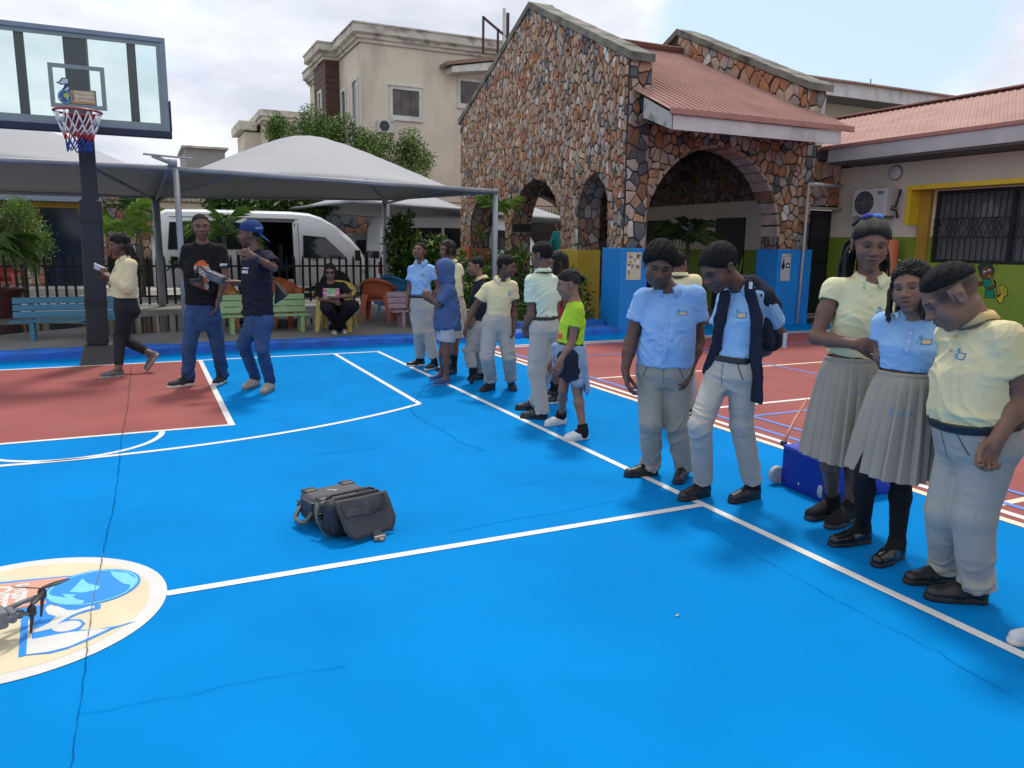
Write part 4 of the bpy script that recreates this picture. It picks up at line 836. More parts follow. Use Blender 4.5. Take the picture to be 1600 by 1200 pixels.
BX0, BX1, BZ0, BZ1, BY = -1.42, 0.385, 2.725, 3.735, 10.0
bb_ = MB(); bb_.bx(BX0+0.03, BX1-0.03, BY-0.006, BY+0.006, BZ0+0.03, BZ1-0.03)
gm2 = bpy.data.materials.new('board_glass'); gm2.use_nodes = True; nt = gm2.node_tree; nt.nodes.clear() if hasattr(nt.nodes, 'clear') else None
o_ = nt.nodes.new('ShaderNodeOutputMaterial'); tr = nt.nodes.new('ShaderNodeBsdfTransparent'); tr.inputs[0].default_value = (0.87, 0.95, 0.94, 1); gl_ = nt.nodes.new('ShaderNodeBsdfGlossy'); gl_.inputs['Roughness'].default_value = 0.02
fr_ = nt.nodes.new('ShaderNodeFresnel'); ms = nt.nodes.new('ShaderNodeMixShader'); nt.links.new(fr_.outputs[0], ms.inputs[0]); nt.links.new(tr.outputs[0], ms.inputs[1]); nt.links.new(gl_.outputs[0], ms.inputs[2]); nt.links.new(ms.outputs[0], o_.inputs[0])
board = bb_.build('backboard', gm2, hoop)
m_alu = pm('board_frame', (0.20, 0.235, 0.29), 0.45, var=0.08, metal=0.0)
b = MB(); b.bx(BX0, BX1, BY-0.03, BY+0.045, BZ1-0.05, BZ1); b.bx(BX0, BX0+0.05, BY-0.03, BY+0.045, BZ0, BZ1-0.052); b.bx(BX1-0.05, BX1, BY-0.03, BY+0.045, BZ0, BZ1-0.052); b.bx(BX0+0.052, BX1-0.052, BY-0.03, BY+0.045, BZ0, BZ0+0.04); b.build('frame', m_alu, board, bevel=0.004)
m_mark = flat('board_marking', (0.21, 0.26, 0.25), 0.5)
b = MB(); t_ = 0.045; i0, i1, j0, j1 = BX0+0.052, BX1-0.052, BZ0+0.042, BZ1-0.052
for q in ((i0, i1, j1-t_, j1), (i0, i1, j0, j0+t_), (i0, i0+t_, j0+t_, j1-t_), (i1-t_, i1, j0+t_, j1-t_)): b.bx(q[0], q[1], BY-0.010, BY-0.0065, q[2], q[3])
b.build('border_marking', m_mark, board)
b = MB(); k0, k1, l0, l1 = HX-0.27, HX+0.27, 2.905, 3.36
for q in ((k0, k1, l1-t_, l1), (k0, k1, l0, l0+t_), (k0, k0+t_, l0+t_, l1-t_), (k1-t_, k1, l0+t_, l1-t_)): b.bx(q[0], q[1], BY-0.010, BY-0.0065, q[2], q[3])
b.build('target_marking', m_mark, board)
b = MB(); b.bx(BX0-0.01, BX1+0.015, BY-0.045, BY+0.05, BZ0-0.075, BZ0-0.002); b.bx(BX1+0.002, BX1+0.02, BY-0.045, BY+0.05, BZ0, BZ0+0.34); b.bx(BX0-0.02, BX0-0.002, BY-0.045, BY+0.05, BZ0, BZ0+0.34); b.build('edge_padding', flat('edge_navy', (0.012, 0.017, 0.045), 0.6), board, bevel=0.008)
b = MB()
for x in (-1.03, 0.035): b.bx(x-0.045, x+0.045, BY+0.02, BY+0.06, BZ0+0.02, BZ1-0.04)
b.bx(HX-0.11, HX+0.11, BY+0.012, BY+0.10, 2.78, BZ1-0.055); b.build('back_strut', m_pole, board)
# emblem plate on the glass
b = MB(); lx, lz = HX-0.20, 2.955
def gp(pts, col, k): b.mat(flat('plate_%d_%d_%d' % tuple(int(c*255) for c in col), col, 0.5)); b.poly([Vector((lx+x, BY-0.0105-0.0006*k, lz+z)) for x, z in pts])
navy, gold = (0.008, 0.045, 0.16), (0.42, 0.24, 0.06)
gp([(0.05, -0.005), (0.372, -0.005), (0.372, 0.152), (0.05, 0.152)], navy, 0); gp([(0.058, 0.003), (0.364, 0.003), (0.364, 0.144), (0.058, 0.144)], gold, 1)
gp(circ(0.075, 0.065, 0.072, 0.078, 24), navy, 2); gp(circ(0.075, 0.065, 0.064, 0.070, 24), (0.25, 0.42, 0.5), 3); gp(circ(0.075, 0.065, 0.056, 0.062, 24), (0.008, 0.09, 0.3), 4)
gp([(0.055, 0.09), (0.09, 0.11), (0.118, 0.085), (0.105, 0.06), (0.098, 0.03), (0.088, 0.02), (0.082, 0.055), (0.06, 0.065)], (0.42, 0.48, 0.06), 5); gp([(0.022, 0.04), (0.04, 0.06), (0.035, 0.03)], (0.42, 0.48, 0.06), 5)
gp([(-0.005, 0.205), (0.03, 0.225), (0.055, 0.262), (0.12, 0.262), (0.12, 0.20), (0.095, 0.19), (0.115, 0.15), (0.13, 0.13), (0.045, 0.125), (0.06, 0.15), (0.075, 0.19), (0.045, 0.185)], navy, 2); gp([(0.012, 0.208), (0.045, 0.222), (0.062, 0.252), (0.112, 0.252), (0.112, 0.21), (0.06, 0.197)], (0.55, 0.58, 0.62), 3); gp([(0.06, 0.128), (0.10, 0.165), (0.122, 0.165), (0.10, 0.135)], (0.6, 0.62, 0.65), 3)
b.mat(flat('plate_text', (0.72, 0.70, 0.62), 0.5))
for ln, zz in (('STANDARD', 0.104), ('BEARERS', 0.066), ('SCHOOLS', 0.026)):
    v, f = text_polys(ln, 0.043, 0.0012); mxx = max(p[0] for p in v); b.add([(lx+0.165+x*0.185/mxx, BY-0.0145, lz+z+zz) for x, z in v], f)
b.build('emblem_plate', None, board, fix=False)
m_rim = flat('rim_red', (0.30, 0.02, 0.025), 0.4)
RZ_, RYc, RR = 2.82, 9.60, 0.225
b = MB(); b.tube([(HX+RR*math.cos(a), RYc+RR*math.sin(a), RZ_) for a in [k*2*math.pi/40 for k in range(41)]], 0.012, 8, False); b.bx(HX-0.075, HX+0.075, RYc+RR+0.01, BY-0.008, RZ_-0.02, RZ_+0.005); rim = b.build('rim', m_rim, hoop, smooth='auto')
b = MB(); b.prism([(HX-0.15, BY-0.09, RZ_+0.01), (HX+0.15, BY-0.09, RZ_+0.01), (HX+0.10, BY-0.09, RZ_-0.21), (HX-0.10, BY-0.09, RZ_-0.21)], (0, 0.08, 0)); b.build('rim_bracket', flat('rim_bracket', (0.16, 0.015, 0.022), 0.4), hoop, bevel=0.006)
mw = flat('net_white', (0.72, 0.72, 0.72), 0.7); mr_ = flat('net_red', (0.42, 0.02, 0.03), 0.7); mbl = flat('net_blue', (0.02, 0.05, 0.30), 0.7)
net = MB(); ns = 12; lev = [(0, 0.222), (0.14, 0.185), (0.22, 0.145), (0.29, 0.125), (0.35, 0.118), (0.40, 0.115)]
nj = [[Vector((HX+r*math.cos(2*math.pi*(k+0.5*(i % 2))/ns)+0.012*i*(-0.2), RYc+r*math.sin(2*math.pi*(k+0.5*(i % 2))/ns), RZ_-dz+rnd.uniform(-0.012, 0.012)*(i > 0))) for k in range(ns)] for i, (dz, r) in enumerate(lev)]
for i in range(len(lev)-1):
    net.mat(mw if i < 2 else mr_ if i < 3 else mbl)
    for k in range(ns):
        k2 = (k-1) % ns if i % 2 == 0 else (k+1) % ns
        for q in (nj[i+1][k], nj[i+1][k2]):
            a = nj[i][k]; mid = (a+q)/2+Vector((0, 0, -0.008)); net.tube([a, mid, q], 0.0065, 5)
net.build('net', None, hoop, smooth=True, kind='stuff')
# ================================================================ palisade fence
m_black = pm('fence_black', (0.010, 0.010, 0.012), 0.6, var=0.2, scale=4)
fen = thing('palisade_fence', 'black palisade fence of pointed pickets along the yard', 'fence', (2, 18.85, 0.09))
pk_me = None
def picket():
    m_ = MB(); w = 0.025; m_.prism([(-w, 0, 0), (w, 0, 0), (w, 0, 1.0), (0, 0, 1.10), (-w, 0, 1.0)], (0, 0.02, 0)); return m_
for k in range(108):
    x = -5.2+0.176*k
    if pk_me is None:
        o = picket().build('picket', m_black); pk_me = o.data; o.parent = fen
    else: o = link('picket', pk_me, fen)
    o.location = Vector((x, 18.85, 0.10))-wl(fen); o.rotation_euler = (rnd.gauss(0, 0.006), rnd.gauss(0, 0.012), 0); o.scale = (1, 1, rnd.uniform(0.985, 1.015))
for z in (0.28, 0.94):
    b = MB(); b.bx(-5.4, 13.8, 18.872, 18.90, z-0.02, z+0.02); b.build('rail', m_black, fen)
b = MB()
for x in (-4.0, -1.0, 2.0, 5.0, 8.0): b.bx(x-0.035, x+0.035, 18.902, 18.96, 0.08, 1.28)
b.build('fence_post', m_black, fen, kind='stuff')
# low white kerb line of the drive behind
for k in range(30):
    pass
# ================================================================ benches
def bench(name, label, cx, y0, L_, col, legs, yaw=0.0, group='painted slat benches in the yard', seat_only=False, nb=4, seatd=0.42):
    m_ = pm('bench_%d' % int(sum(col)*1e4), col, 0.6, var=0.14, scale=5, stretch=(0.4, 2, 2), bump=0.25, bscale=25, dirt=(tuple(c*0.45 for c in col), 0.5, 5, (0.3, 2, 2)))
    SZ = 0.27; t = thing(name, label, 'bench', (cx, y0, 0.09), group); Rz = Matrix.Rotation(yaw, 3, 'Z')
    def P(x, y, z): return Vector((cx, y0, 0.09)) + Rz @ Vector((x, y, z))
    def slat(a, c, w, h, up): b = MB(); b.beam(P(*a), P(*c), w, h, Rz @ Vector(up)); return b.build('slat', m_, t, bevel=0.005)
    h2 = L_/2
    for i in range(4): slat((-h2, 0.05+i*seatd/4, SZ), (h2, 0.05+i*seatd/4, SZ), seatd/4-0.012, 0.025, (0, 0, 1))
    if not seat_only:
        for i in range(nb): slat((-h2+0.02, seatd+0.04+i*0.035, SZ+0.075+i*0.098), (h2-0.02, seatd+0.04+i*0.035, SZ+0.075+i*0.098), 0.022, 0.092, (0, 0.34, 1))
    for x in legs:
        for y in (0.06, seatd-0.02): b = MB(); b.beam(P(x, y, 0.0), P(x, y, SZ-0.013), 0.06, 0.06, (0, 1, 0)); b.build('leg', m_, t, bevel=0.004)
        b = MB(); b.beam(P(x, 0.04, SZ-0.035), P(x, seatd, SZ-0.035), 0.05, 0.035); b.build('bearer', m_, t)
        if not seat_only:
            b = MB(); b.beam(P(x, seatd+0.055, SZ-0.02), P(x, seatd+0.155, SZ+0.28), 0.05, 0.03); b.build('back_post', m_, t)
    return t
# the blue bench is seen from behind: its back leans towards the court
bench('bench', 'teal blue slatted bench seen behind the hoop pole', -0.94, 12.5, 1.56, (0.05, 0.20, 0.31), (-0.52, 0.55), 0.02, seatd=0.28, nb=3)
bench('bench', 'pale green slatted bench behind the man in the blue cap', 1.70, 12.4, 1.34, (0.30, 0.46, 0.22), (-0.52, 0.54), 0.03, seatd=0.28, nb=3)
bench('bench', 'faded mauve slatted bench behind the boy in light blue', 4.40, 12.55, 1.3, (0.33, 0.22, 0.26), (-0.46, 0.5), 0.08, seatd=0.28, nb=3)
# ================================================================ plastic chairs
def plastic_chair(label, x, y, yaw, col, z=0.09):
    m_ = pm('plastic_%d' % int(sum(col)*1e4), col, 0.4, var=0.06, scale=3)
    t = thing('plastic_chair', label, 'chair', (x, y, z), 'plastic armchairs in the yard'); Rz = Matrix.Rotation(yaw, 3, 'Z'); O = Vector((x, y, z))
    P = lambda a, c, d: O + Rz @ Vector((a, c, d))
    # curved shell: sides and back in one sheet, arms swept
    vs = []; fs = []; n = 22
    for i in range(n+1):
        s = i/n; a = math.radians(-75+330*s) if False else math.pi*(s*1.30-0.15)
        x0, y0 = 0.27*math.cos(a), 0.23*math.sin(a)*1.05
        if a < 0: x0, y0 = 0.27, -0.27*abs(math.sin(a))*2.0
        if a > math.pi: x0, y0 = -0.27, -0.27*abs(math.sin(a))*2.0
        top = 0.62 + 0.17*max(0, math.sin(a))**1.2
        for f, zz in ((0.93, 0.42), (1.0, 0.55), (1.06+0.06*max(0, math.sin(a)), top), (1.14+0.06*max(0, math.sin(a)), top-0.004), (1.13+0.06*max(0, math.sin(a)), top-0.05)):
            vs.append(P(x0*f, y0*f, zz))
    k = 5
    for i in range(n):
        for j in range(k-1): fs.append((i*k+j, (i+1)*k+j, (i+1)*k+j+1, i*k+j+1))
    b = MB(); b.add(vs, fs); o = b.build('shell', m_, t, smooth=True, fix=False); md = o.modifiers.new('thick', 'SOLIDIFY'); md.thickness = 0.012
    b = MB(); b.prism([P(-0.25, -0.25, 0.40), P(0.25, -0.25, 0.40), P(0.25, 0.12, 0.385), P(0.12, 0.22, 0.385), P(-0.12, 0.22, 0.385), P(-0.25, 0.12, 0.385)], (0, 0, 0.025)); b.build('seat', m_, t, bevel=0.008)
    for sx, sy in ((-1, -1), (1, -1), (1, 1), (-1, 1)):
        x1, y1 = sx*0.25, (-0.25 if sy < 0 else 0.19); x2, y2 = sx*0.285, (-0.30 if sy < 0 else 0.27)
        b = MB(); q = lambda xx, yy, zz, w: [P(xx, yy, zz), P(xx-sx*w, yy, zz), P(xx, yy-sy*w, zz)]
        tp = q(x1, y1, 0.62 if sy < 0 else 0.5, 0.12); bt = q(x2, y2, 0.0, 0.055)
        vs = bt+tp; b.add(vs, [(0, 1, 4, 3), (0, 2, 5, 3)]); o = b.build('leg', m_, t, fix=False); md = o.modifiers.new('thick', 'SOLIDIFY'); md.thickness = 0.014; md.offset = 0
    return t
plastic_chair('yellow plastic armchair with the woman sitting in it', 2.80, 12.55, -0.42, (0.56, 0.42, 0.10))
plastic_chair('orange plastic armchair turned away, right of the seated woman', 3.83, 13.75, 2.65, (0.42, 0.10, 0.045))
plastic_chair('blue plastic armchair behind the orange one', 4.55, 15.0, 2.3, (0.03, 0.19, 0.38))
plastic_chair('orange plastic armchair behind the pale green bench', 2.15, 13.9, 0.25, (0.45, 0.13, 0.05))
plastic_chair('coral red plastic armchair beyond the fence at far left', -2.95, 21.4, 0.1, (0.55, 0.10, 0.08), 0.09)
plastic_chair('yellow and orange plastic armchair between the two men', 1.05, 13.5, 0.1, (0.40, 0.17, 0.05))
# ================================================================ vehicles behind the fence
m_vw = pm('van_white', (0.70, 0.71, 0.72), 0.28, var=0.03, scale=2, coat=0.4)
m_tyre = pm('tyre', (0.014, 0.014, 0.015), 0.8, var=0.2); m_rimm = flat('wheel_rim', (0.32, 0.33, 0.34), 0.35, metal=0.6)
m_glassv = pm('vehicle_glass', (0.018, 0.022, 0.028), 0.06, var=0.3, scale=1.5, spec=0.6)
m_trim = flat('trim_black', (0.015, 0.015, 0.016), 0.6)
def vehicle(name, label, x, y, length, height, width, prof, side_windows, m_body, cat, group, wheels, door_open=None, face=-1, stripe=None):
    """lofted body along X (nose at +X); prof = [(x, roof z, width factor, hood z)]; side seen from -Y"""
    t = thing(name, label, cat, (x+length/2, y+width/2, 0.085), group); z0 = 0.085; B = 0.30
    levels = [0.0, 0.10, 0.34, 0.52, 0.86, 0.965, 1.0]; inset = [0.06, 0.0, -0.005, 0.0, 0.10, 0.19, 0.36]
    xs = [p[0] for p in prof]; vs = []; fs = []; nl = len(levels); ring = 2*nl
    for (px_, rz, wf, hd) in prof:
        hw = width/2*wf; sect = []
        for l, i_ in zip(levels, inset): sect.append((-hw+i_*0.75, z0+B+(rz-B)*l))
        full = sect + [(-a, b_) for a, b_ in reversed(sect)]
        for a, b_ in full: vs.append((x+px_, y+width/2+a, b_))
    for i in range(len(prof)-1):
        for k in range(ring):
            k2 = (k+1) % ring
            if door_open and k in (1, 2, 3) and door_open[0] <= xs[i] and xs[i+1] <= door_open[1]: continue
            fs.append((i*ring+k, (i+1)*ring+k, (i+1)*ring+k2, i*ring+k2))
    fs.append(tuple(range(ring))); fs.append(tuple(reversed([(len(prof)-1)*ring+k for k in range(ring)])))
    b = MB(); b.add(vs, fs); o = b.build('body', m_body, t, smooth='auto', fix=False)
    def side(px_, l, absz=True):                                   # point on the near side surface
        rz = np.interp(px_, xs, [p[1] for p in prof]); l = min(0.955, (l-1-z0-B)/(rz-B)) if l > 1 else l; wf = np.interp(px_, xs, [p[2] for p in prof]); ii = np.interp(l, levels, inset)
        return Vector((x+px_, y+width/2-width/2*wf+ii*0.75-0.022, z0+B+(rz-B)*l))
    for nm, pts in side_windows:
        b = MB(); P = [side(*p) for p in pts]; b.prism(P, (0, 0.01, 0)); w = b.build('window', m_glassv, t)
        b = MB(); c = sum(P, Vector())/len(P); Q = [p+(p-c)*0.045+Vector((0, 0.004, 0)) for p in P]; b.prism(Q, (0, 0.006, 0)); b.build('window_seal', m_trim, w)
    for wx in wheels:
        for s_ in (0, 1):
            yy = y+0.06 if s_ == 0 else y+width-0.26; wh = MB(); wh.lathe((x+wx, yy, z0+0.315), [(0.22, 0), (0.30, 0.012), (0.315, 0.05), (0.315, 0.16), (0.30, 0.20)], 26, 'Y'); w = wh.build('wheel', m_tyre, t, smooth='auto')
            r_ = MB(); r_.lathe((x+wx, yy-0.006 if s_ == 0 else yy+0.2, z0+0.315), [(0.06, 0), (0.19, 0.012), (0.20, 0.03)], 22, 'Y'); r_.build('rim', m_rimm, w, smooth='auto')
        a_ = MB(); n = 18; pts = [Vector((x+wx+0.41*math.cos(k*math.pi/n), y-0.004, z0+0.30+0.42*math.sin(k*math.pi/n))) for k in range(n+1)]; a_.prism(pts, (0, 0.05, 0)); a_.build('wheel_arch', m_trim, t)
    return t, side
hp = [(0.0, 1.55, 0.90, 0), (0.10, 2.02, 0.97, 0), (0.35, 2.15, 1, 0), (1.2, 2.17, 1, 0), (2.20, 2.17, 1, 0), (3.25, 2.17, 1, 0), (3.7, 2.14, 1, 0), (4.0, 2.05, 1, 0), (4.4, 1.83, 0.99, 0), (4.75, 1.55, 0.97, 0), (5.0, 1.28, 0.94, 0), (5.15, 1.02, 0.88, 0), (5.22, 0.72, 0.80, 0)]
VX, VY = 0.22, 20.2
van1, side1 = vehicle('parked_van', 'white high roofed van with its sliding door open, behind the fence', VX, VY, 5.2, 2.17, 1.85, hp,
    [('w', [(0.35, 0.50), (1.05, 0.50), (1.05, 0.83), (0.42, 0.83)]), ('w', [(1.15, 0.50), (2.12, 0.50), (2.12, 0.83), (1.15, 0.83)]), ('w', [(3.50, 2.12), (4.56, 2.09), (4.50, 2.20), (4.05, 2.62), (3.52, 2.66)])], m_vw, 'van', 'parked vehicles behind the fence', (0.95, 4.28), door_open=(2.2, 3.25))
b = MB(); b.bx(VX+2.15, VX+3.3, VY+1.2, VY+1.22, 0.40, 2.0); b.bx(VX+2.15, VX+3.3, VY+0.02, VY+1.2, 0.38, 0.40); b.bx(VX+2.14, VX+2.16, VY+0.04, VY+1.2, 0.40, 1.95); b.bx(VX+3.29, VX+3.31, VY+0.06, VY+1.2, 0.40, 1.95); b.build('cabin', flat('cabin_dark', (0.014, 0.015, 0.018), 0.9), van1)
for sx in (2.25, 2.62, 2.98):
    b = MB(); b.bx(VX+sx, VX+sx+0.30, VY+0.55, VY+0.98, 0.75, 0.88); b.bx(VX+sx, VX+sx+0.10, VY+0.55, VY+0.98, 0.88, 1.42); b.build('seat', flat('seat_grey', (0.03, 0.035, 0.05), 0.9), van1, bevel=0.02)
b = MB(); b.bx(VX+2.16, VX+3.3, VY-0.012, VY+0.02, 2.00, 2.06); b.build('door_track', flat('door_track', (0.10, 0.10, 0.105), 0.5), van1)
b = MB(); p = side1(3.72, 0.40); b.box(p+Vector((0, -0.012, 0)), (0.22, 0.03, 0.05)); b.build('door_handle', m_trim, van1, bevel=0.008)
b = MB(); ln = [side1(3.38, l)+Vector((0, -0.001, 0)) for l in (0.06, 0.2, 0.34, 0.5, 0.7, 0.86)]; b.tube(ln, 0.007, 4); ln = [side1(4.75, l)+Vector((0, -0.001, 0)) for l in (0.34, 0.5, 0.6)]; b.tube(ln, 0.007, 4); ln = [side1(q, 0.905)+Vector((0, -0.001, 0)) for q in (0.4, 1.5, 2.5, 3.4)]; b.tube(ln, 0.008, 4); b.build('panel_gap', m_trim, van1, kind='stuff')
b = MB(); b.box((VX+4.86, VY-0.10, 1.18), (0.12, 0.2, 0.28)); b.build('mirror', m_trim, van1, bevel=0.03)
b = MB(); p = side1(5.05, 0.42); b.box(p+Vector((0.03, 0.05, 0)), (0.16, 0.10, 0.14)); b.build('headlight', flat('lamp_clear', (0.45, 0.46, 0.48), 0.1), van1, bevel=0.02)
b = MB(); b.bx(VX+3.35, VX+4.0, VY-0.03, VY+0.05, 0.27, 0.34); b.build('side_step', m_trim, van1)
hp2 = [(0.0, 1.45, 0.86, 0), (0.06, 1.9, 0.95, 0), (0.22, 2.18, 0.99, 0), (0.6, 2.26, 1, 0), (2, 2.28, 1, 0), (4, 2.28, 1, 0), (4.6, 2.15, 1, 0), (5.0, 1.8, 0.97, 0), (5.4, 1.25, 0.92, 0), (5.5, 0.8, 0.85, 0)]
van2, side2 = vehicle('parked_van', 'white van with an orange stripe, parked behind the leafy potted shrub', 6.42, 22.6, 5.5, 2.28, 1.9, hp2, [('w', [(0.55, 0.48), (1.9, 0.48), (1.9, 0.80), (0.55, 0.80)]), ('w', [(2.05, 0.48), (3.4, 0.48), (3.4, 0.80), (2.05, 0.80)]), ('w', [(3.55, 0.48), (4.5, 0.52), (4.4, 0.80), (3.55, 0.80)])], m_vw, 'van', 'parked vehicles behind the fence', (1.0, 4.5))
b = MB(); b.prism([(6.405, 22.78, 1.05), (6.405, 24.25, 1.05), (6.49, 24.2, 1.72), (6.49, 22.84, 1.72)], (-0.012, 0, 0)); b.build('rear_window', m_glassv, van2)
b = MB(); b.box((6.40, 22.74, 0.78), (0.04, 0.10, 0.34)); b.box((6.40, 24.36, 0.78), (0.04, 0.10, 0.34)); b.build('tail_light', flat('tail_red', (0.35, 0.02, 0.02), 0.3), van2)
b = MB(); b.box((6.60, 23.5, 2.08), (0.06, 0.16, 0.05)); b.build('brake_light', MATS['tail_red'], van2)
b = MB(); P = [side2(q, l) for q, l in ((0.12, 0.13), (1.6, 0.10), (1.6, 0.16), (0.12, 0.21))]; b.prism(P, (0, 0.008, 0)); b.build('stripe', flat('stripe_orange', (0.55, 0.22, 0.03), 0.5), van2)
sp = [(0.0, 1.0, 0.84, 0), (0.10, 1.25, 0.93, 0), (0.35, 1.66, 0.97, 0), (0.8, 1.72, 1, 0), (2.2, 1.70, 1, 0), (2.8, 1.5, 0.99, 0), (3.3, 1.12, 0.98, 0), (4.2, 1.02, 0.94, 0), (4.5, 0.7, 0.86, 0)]
suv, side3 = vehicle('parked_car', 'silver estate car half hidden between the two white vans', 5.75, 25.2, 4.5, 1.72, 1.8, sp, [('w', [(0.45, 0.55), (1.1, 0.52), (1.1, 0.85), (0.62, 0.86)]), ('w', [(1.2, 0.52), (2.3, 0.52), (2.2, 0.85), (1.2, 0.85)])], pm('car_silver', (0.36, 0.38, 0.40), 0.3, var=0.05, metal=0.3), 'car', 'parked vehicles behind the fence', (0.85, 3.55))
b = MB(); b.box((5.80, 25.28, 1.12), (0.10, 0.16, 0.34)); b.box((5.80, 26.92, 1.12), (0.10, 0.16, 0.34)); b.build('tail_light', MATS['tail_red'], suv, bevel=0.02)
b = MB(); b.prism([(5.92, 25.5, 1.28), (5.92, 26.7, 1.28), (6.06, 26.6, 1.62), (6.06, 25.6, 1.62)], (-0.012, 0, 0)); b.build('rear_window', m_glassv, suv)
# ================================================================ plants
def leaf_mat(name, c, rough=0.45): return pm(name, c, rough, var=0.5, scale=1.6, hue2=(c[0]*1.5, c[1]*1.25, c[2]*1.1), spec=0.35)
LM = {'dark': leaf_mat('leaf_dark', (0.028, 0.075, 0.018)), 'mid': leaf_mat('leaf_mid', (0.075, 0.165, 0.032)), 'fresh': leaf_mat('leaf_fresh', (0.10, 0.20, 0.03)), 'purple': leaf_mat('leaf_purple', (0.06, 0.025, 0.03)), 'snake': leaf_mat('leaf_snake', (0.03, 0.07, 0.045)), 'olive': leaf_mat('leaf_olive', (0.10, 0.185, 0.04)), 'lime': leaf_mat('leaf_lime', (0.14, 0.26, 0.03))}
m_bark = pm('bark', (0.12, 0.095, 0.07), 0.9, var=0.4, scale=8, bump=0.7, bscale=25)
def leaf_cloud(name, parent, blobs, n, size, m, seed, elong=2.0, droop=0.25, kind='stuff', m2=None):
    """n folded leaves spread through the given ellipsoid clumps, denser near the surface"""
    g = np.random.default_rng(seed); B = np.array([b_[0] for b_ in blobs], float); Rr = np.array([b_[1] if not np.isscalar(b_[1]) else (b_[1],)*3 for b_ in blobs], float)
    w = Rr.prod(1)**0.67; idx = g.choice(len(blobs), n, p=w/w.sum()); d = g.normal(size=(n, 3)); d /= np.linalg.norm(d, axis=1)[:, None]
    rr = g.random(n)**0.42; c = B[idx]+d*Rr[idx]*rr[:, None]*(1+0.12*g.normal(size=(n, 1)))
    ax = d*0.7+g.normal(size=(n, 3))*0.6; ax[:, 2] -= droop; ax /= np.linalg.norm(ax, axis=1)[:, None]
    up = np.array([0, 0, 1.0])+g.normal(size=(n, 3))*0.55; sd_ = np.cross(ax, up); sd_ /= np.linalg.norm(sd_, axis=1)[:, None]; nn = np.cross(sd_, ax)
    L_ = size*(0.6+0.8*g.random((n, 1))); W = L_/elong
    off = np.array(wl(parent)); c = c-off
    v = np.stack([c, c+ax*L_*0.5+sd_*W*0.5+nn*W*0.12, c+ax*L_-nn*L_*0.12, c+ax*L_*0.5-sd_*W*0.5+nn*W*0.12], 1).reshape(-1, 3)
    i = np.arange(n)*4; f = np.stack([i, i+1, i+2, i, i+2, i+3], 1).reshape(-1, 3)
    me = bpy.data.meshes.new(name); me.vertices.add(len(v)); me.vertices.foreach_set('co', v.ravel()); me.loops.add(f.size); me.loops.foreach_set('vertex_index', f.ravel().astype(np.int32)); me.polygons.add(len(f)); me.polygons.foreach_set('loop_start', np.arange(len(f), dtype=np.int32)*3); me.polygons.foreach_set('loop_total', np.full(len(f), 3, np.int32))
    me.materials.append(m)
    if m2: me.materials.append(m2); me.polygons.foreach_set('material_index', np.repeat((g.random(n) < 0.35).astype(np.int32), 2))
    me.update(); me.validate()
    o = link(name, me, parent); o['kind'] = kind
    return o
def tree(name, label, base, blobs, n, size, m, seed, m2=None, trunk_r=0.14, group=None):
    base = Vector(base); t = thing(name, label, 'tree', base, group); b = MB(); top = Vector(blobs[0][0])
    b.tube([base, base.lerp(top, 0.4)+Vector((0.1, 0.05, 0)), base.lerp(top, 0.75)], [trunk_r, trunk_r*0.8, trunk_r*0.55], 9)
    for c, r in blobs: b.tube([base.lerp(top, 0.55), base.lerp(top, 0.55).lerp(Vector(c), 0.6)+Vector((0, 0, 0.15)), Vector(c)], [trunk_r*0.5, trunk_r*0.3, 0.02], 6)
    b.build('trunk', m_bark, t, smooth=True); leaf_cloud('crown', t, blobs, n, size, m, seed, 2.6, 0.35, m2=m2)
    return t
Yt = 29.5
def TB(px, py, r, y=Yt): p = on_y(px, py, y); return (tuple(p), (r*0.82, r*0.82, r*0.95))
tree('broadleaf_tree', 'bushy green tree rising highest behind the centre canopy', (4.2, Yt, 0), [TB(487, 190, 0.62), TB(510, 205, 0.6), TB(470, 215, 0.65), TB(537, 196, 0.5), TB(525, 225, 0.6)], 6500, 0.105, LM['mid'], 1, LM['olive'], group='trees behind the canopies')
tree('broadleaf_tree', 'loose green tree below the beige building air conditioner', (6.2, Yt+0.4, 0), [TB(575, 225, 0.62), TB(560, 215, 0.45), TB(590, 235, 0.65), TB(606, 222, 0.35), TB(560, 250, 0.8)], 5600, 0.105, LM['mid'], 2, LM['olive'], group='trees behind the canopies')
tree('broadleaf_tree', 'light green tree nearest the gable wall behind the canopy', (8.2, Yt+0.2, 0), [TB(640, 220, 0.55), TB(650, 240, 0.6), TB(632, 236, 0.55), TB(665, 248, 0.45), TB(625, 256, 0.6), TB(650, 268, 0.7)], 5600, 0.105, LM['olive'], 3, LM['mid'], group='trees behind the canopies')
tree('broadleaf_tree', 'small tree top in front of the low beige building', (3.0, Yt+3, 0), [TB(433, 194, 0.45, Yt+3), TB(440, 204, 0.5, Yt+3), TB(425, 205, 0.4, Yt+3)], 2200, 0.11, LM['mid'], 4, LM['olive'], group='trees behind the canopies')
yu = 26.0
for i, (q, lab) in enumerate((([(345, 325, 0.5), (365, 318, 0.5), (380, 328, 0.45), (330, 312, 0.3)], 'leafy tree hanging over the boundary wall behind the palm'), ([(430, 315, 0.6), (410, 330, 0.5), (455, 312, 0.5), (440, 335, 0.4)], 'leafy tree hanging over the boundary wall above the open van'), ([(500, 312, 0.55), (520, 305, 0.4), (485, 322, 0.45)], 'dark leafy tree over the boundary wall by the far canopy'))):
    tree('broadleaf_tree', lab, tuple(on_y(q[0][0], 440, yu)*Vector((1, 1, 0)) if False else (on_y(q[0][0], 420, yu).x, yu, 0.085)), [TB(a, c, r, yu) for a, c, r in q], 2200, 0.17, LM['dark'], 10+i, LM['mid'], 0.08, 'trees along the boundary wall')
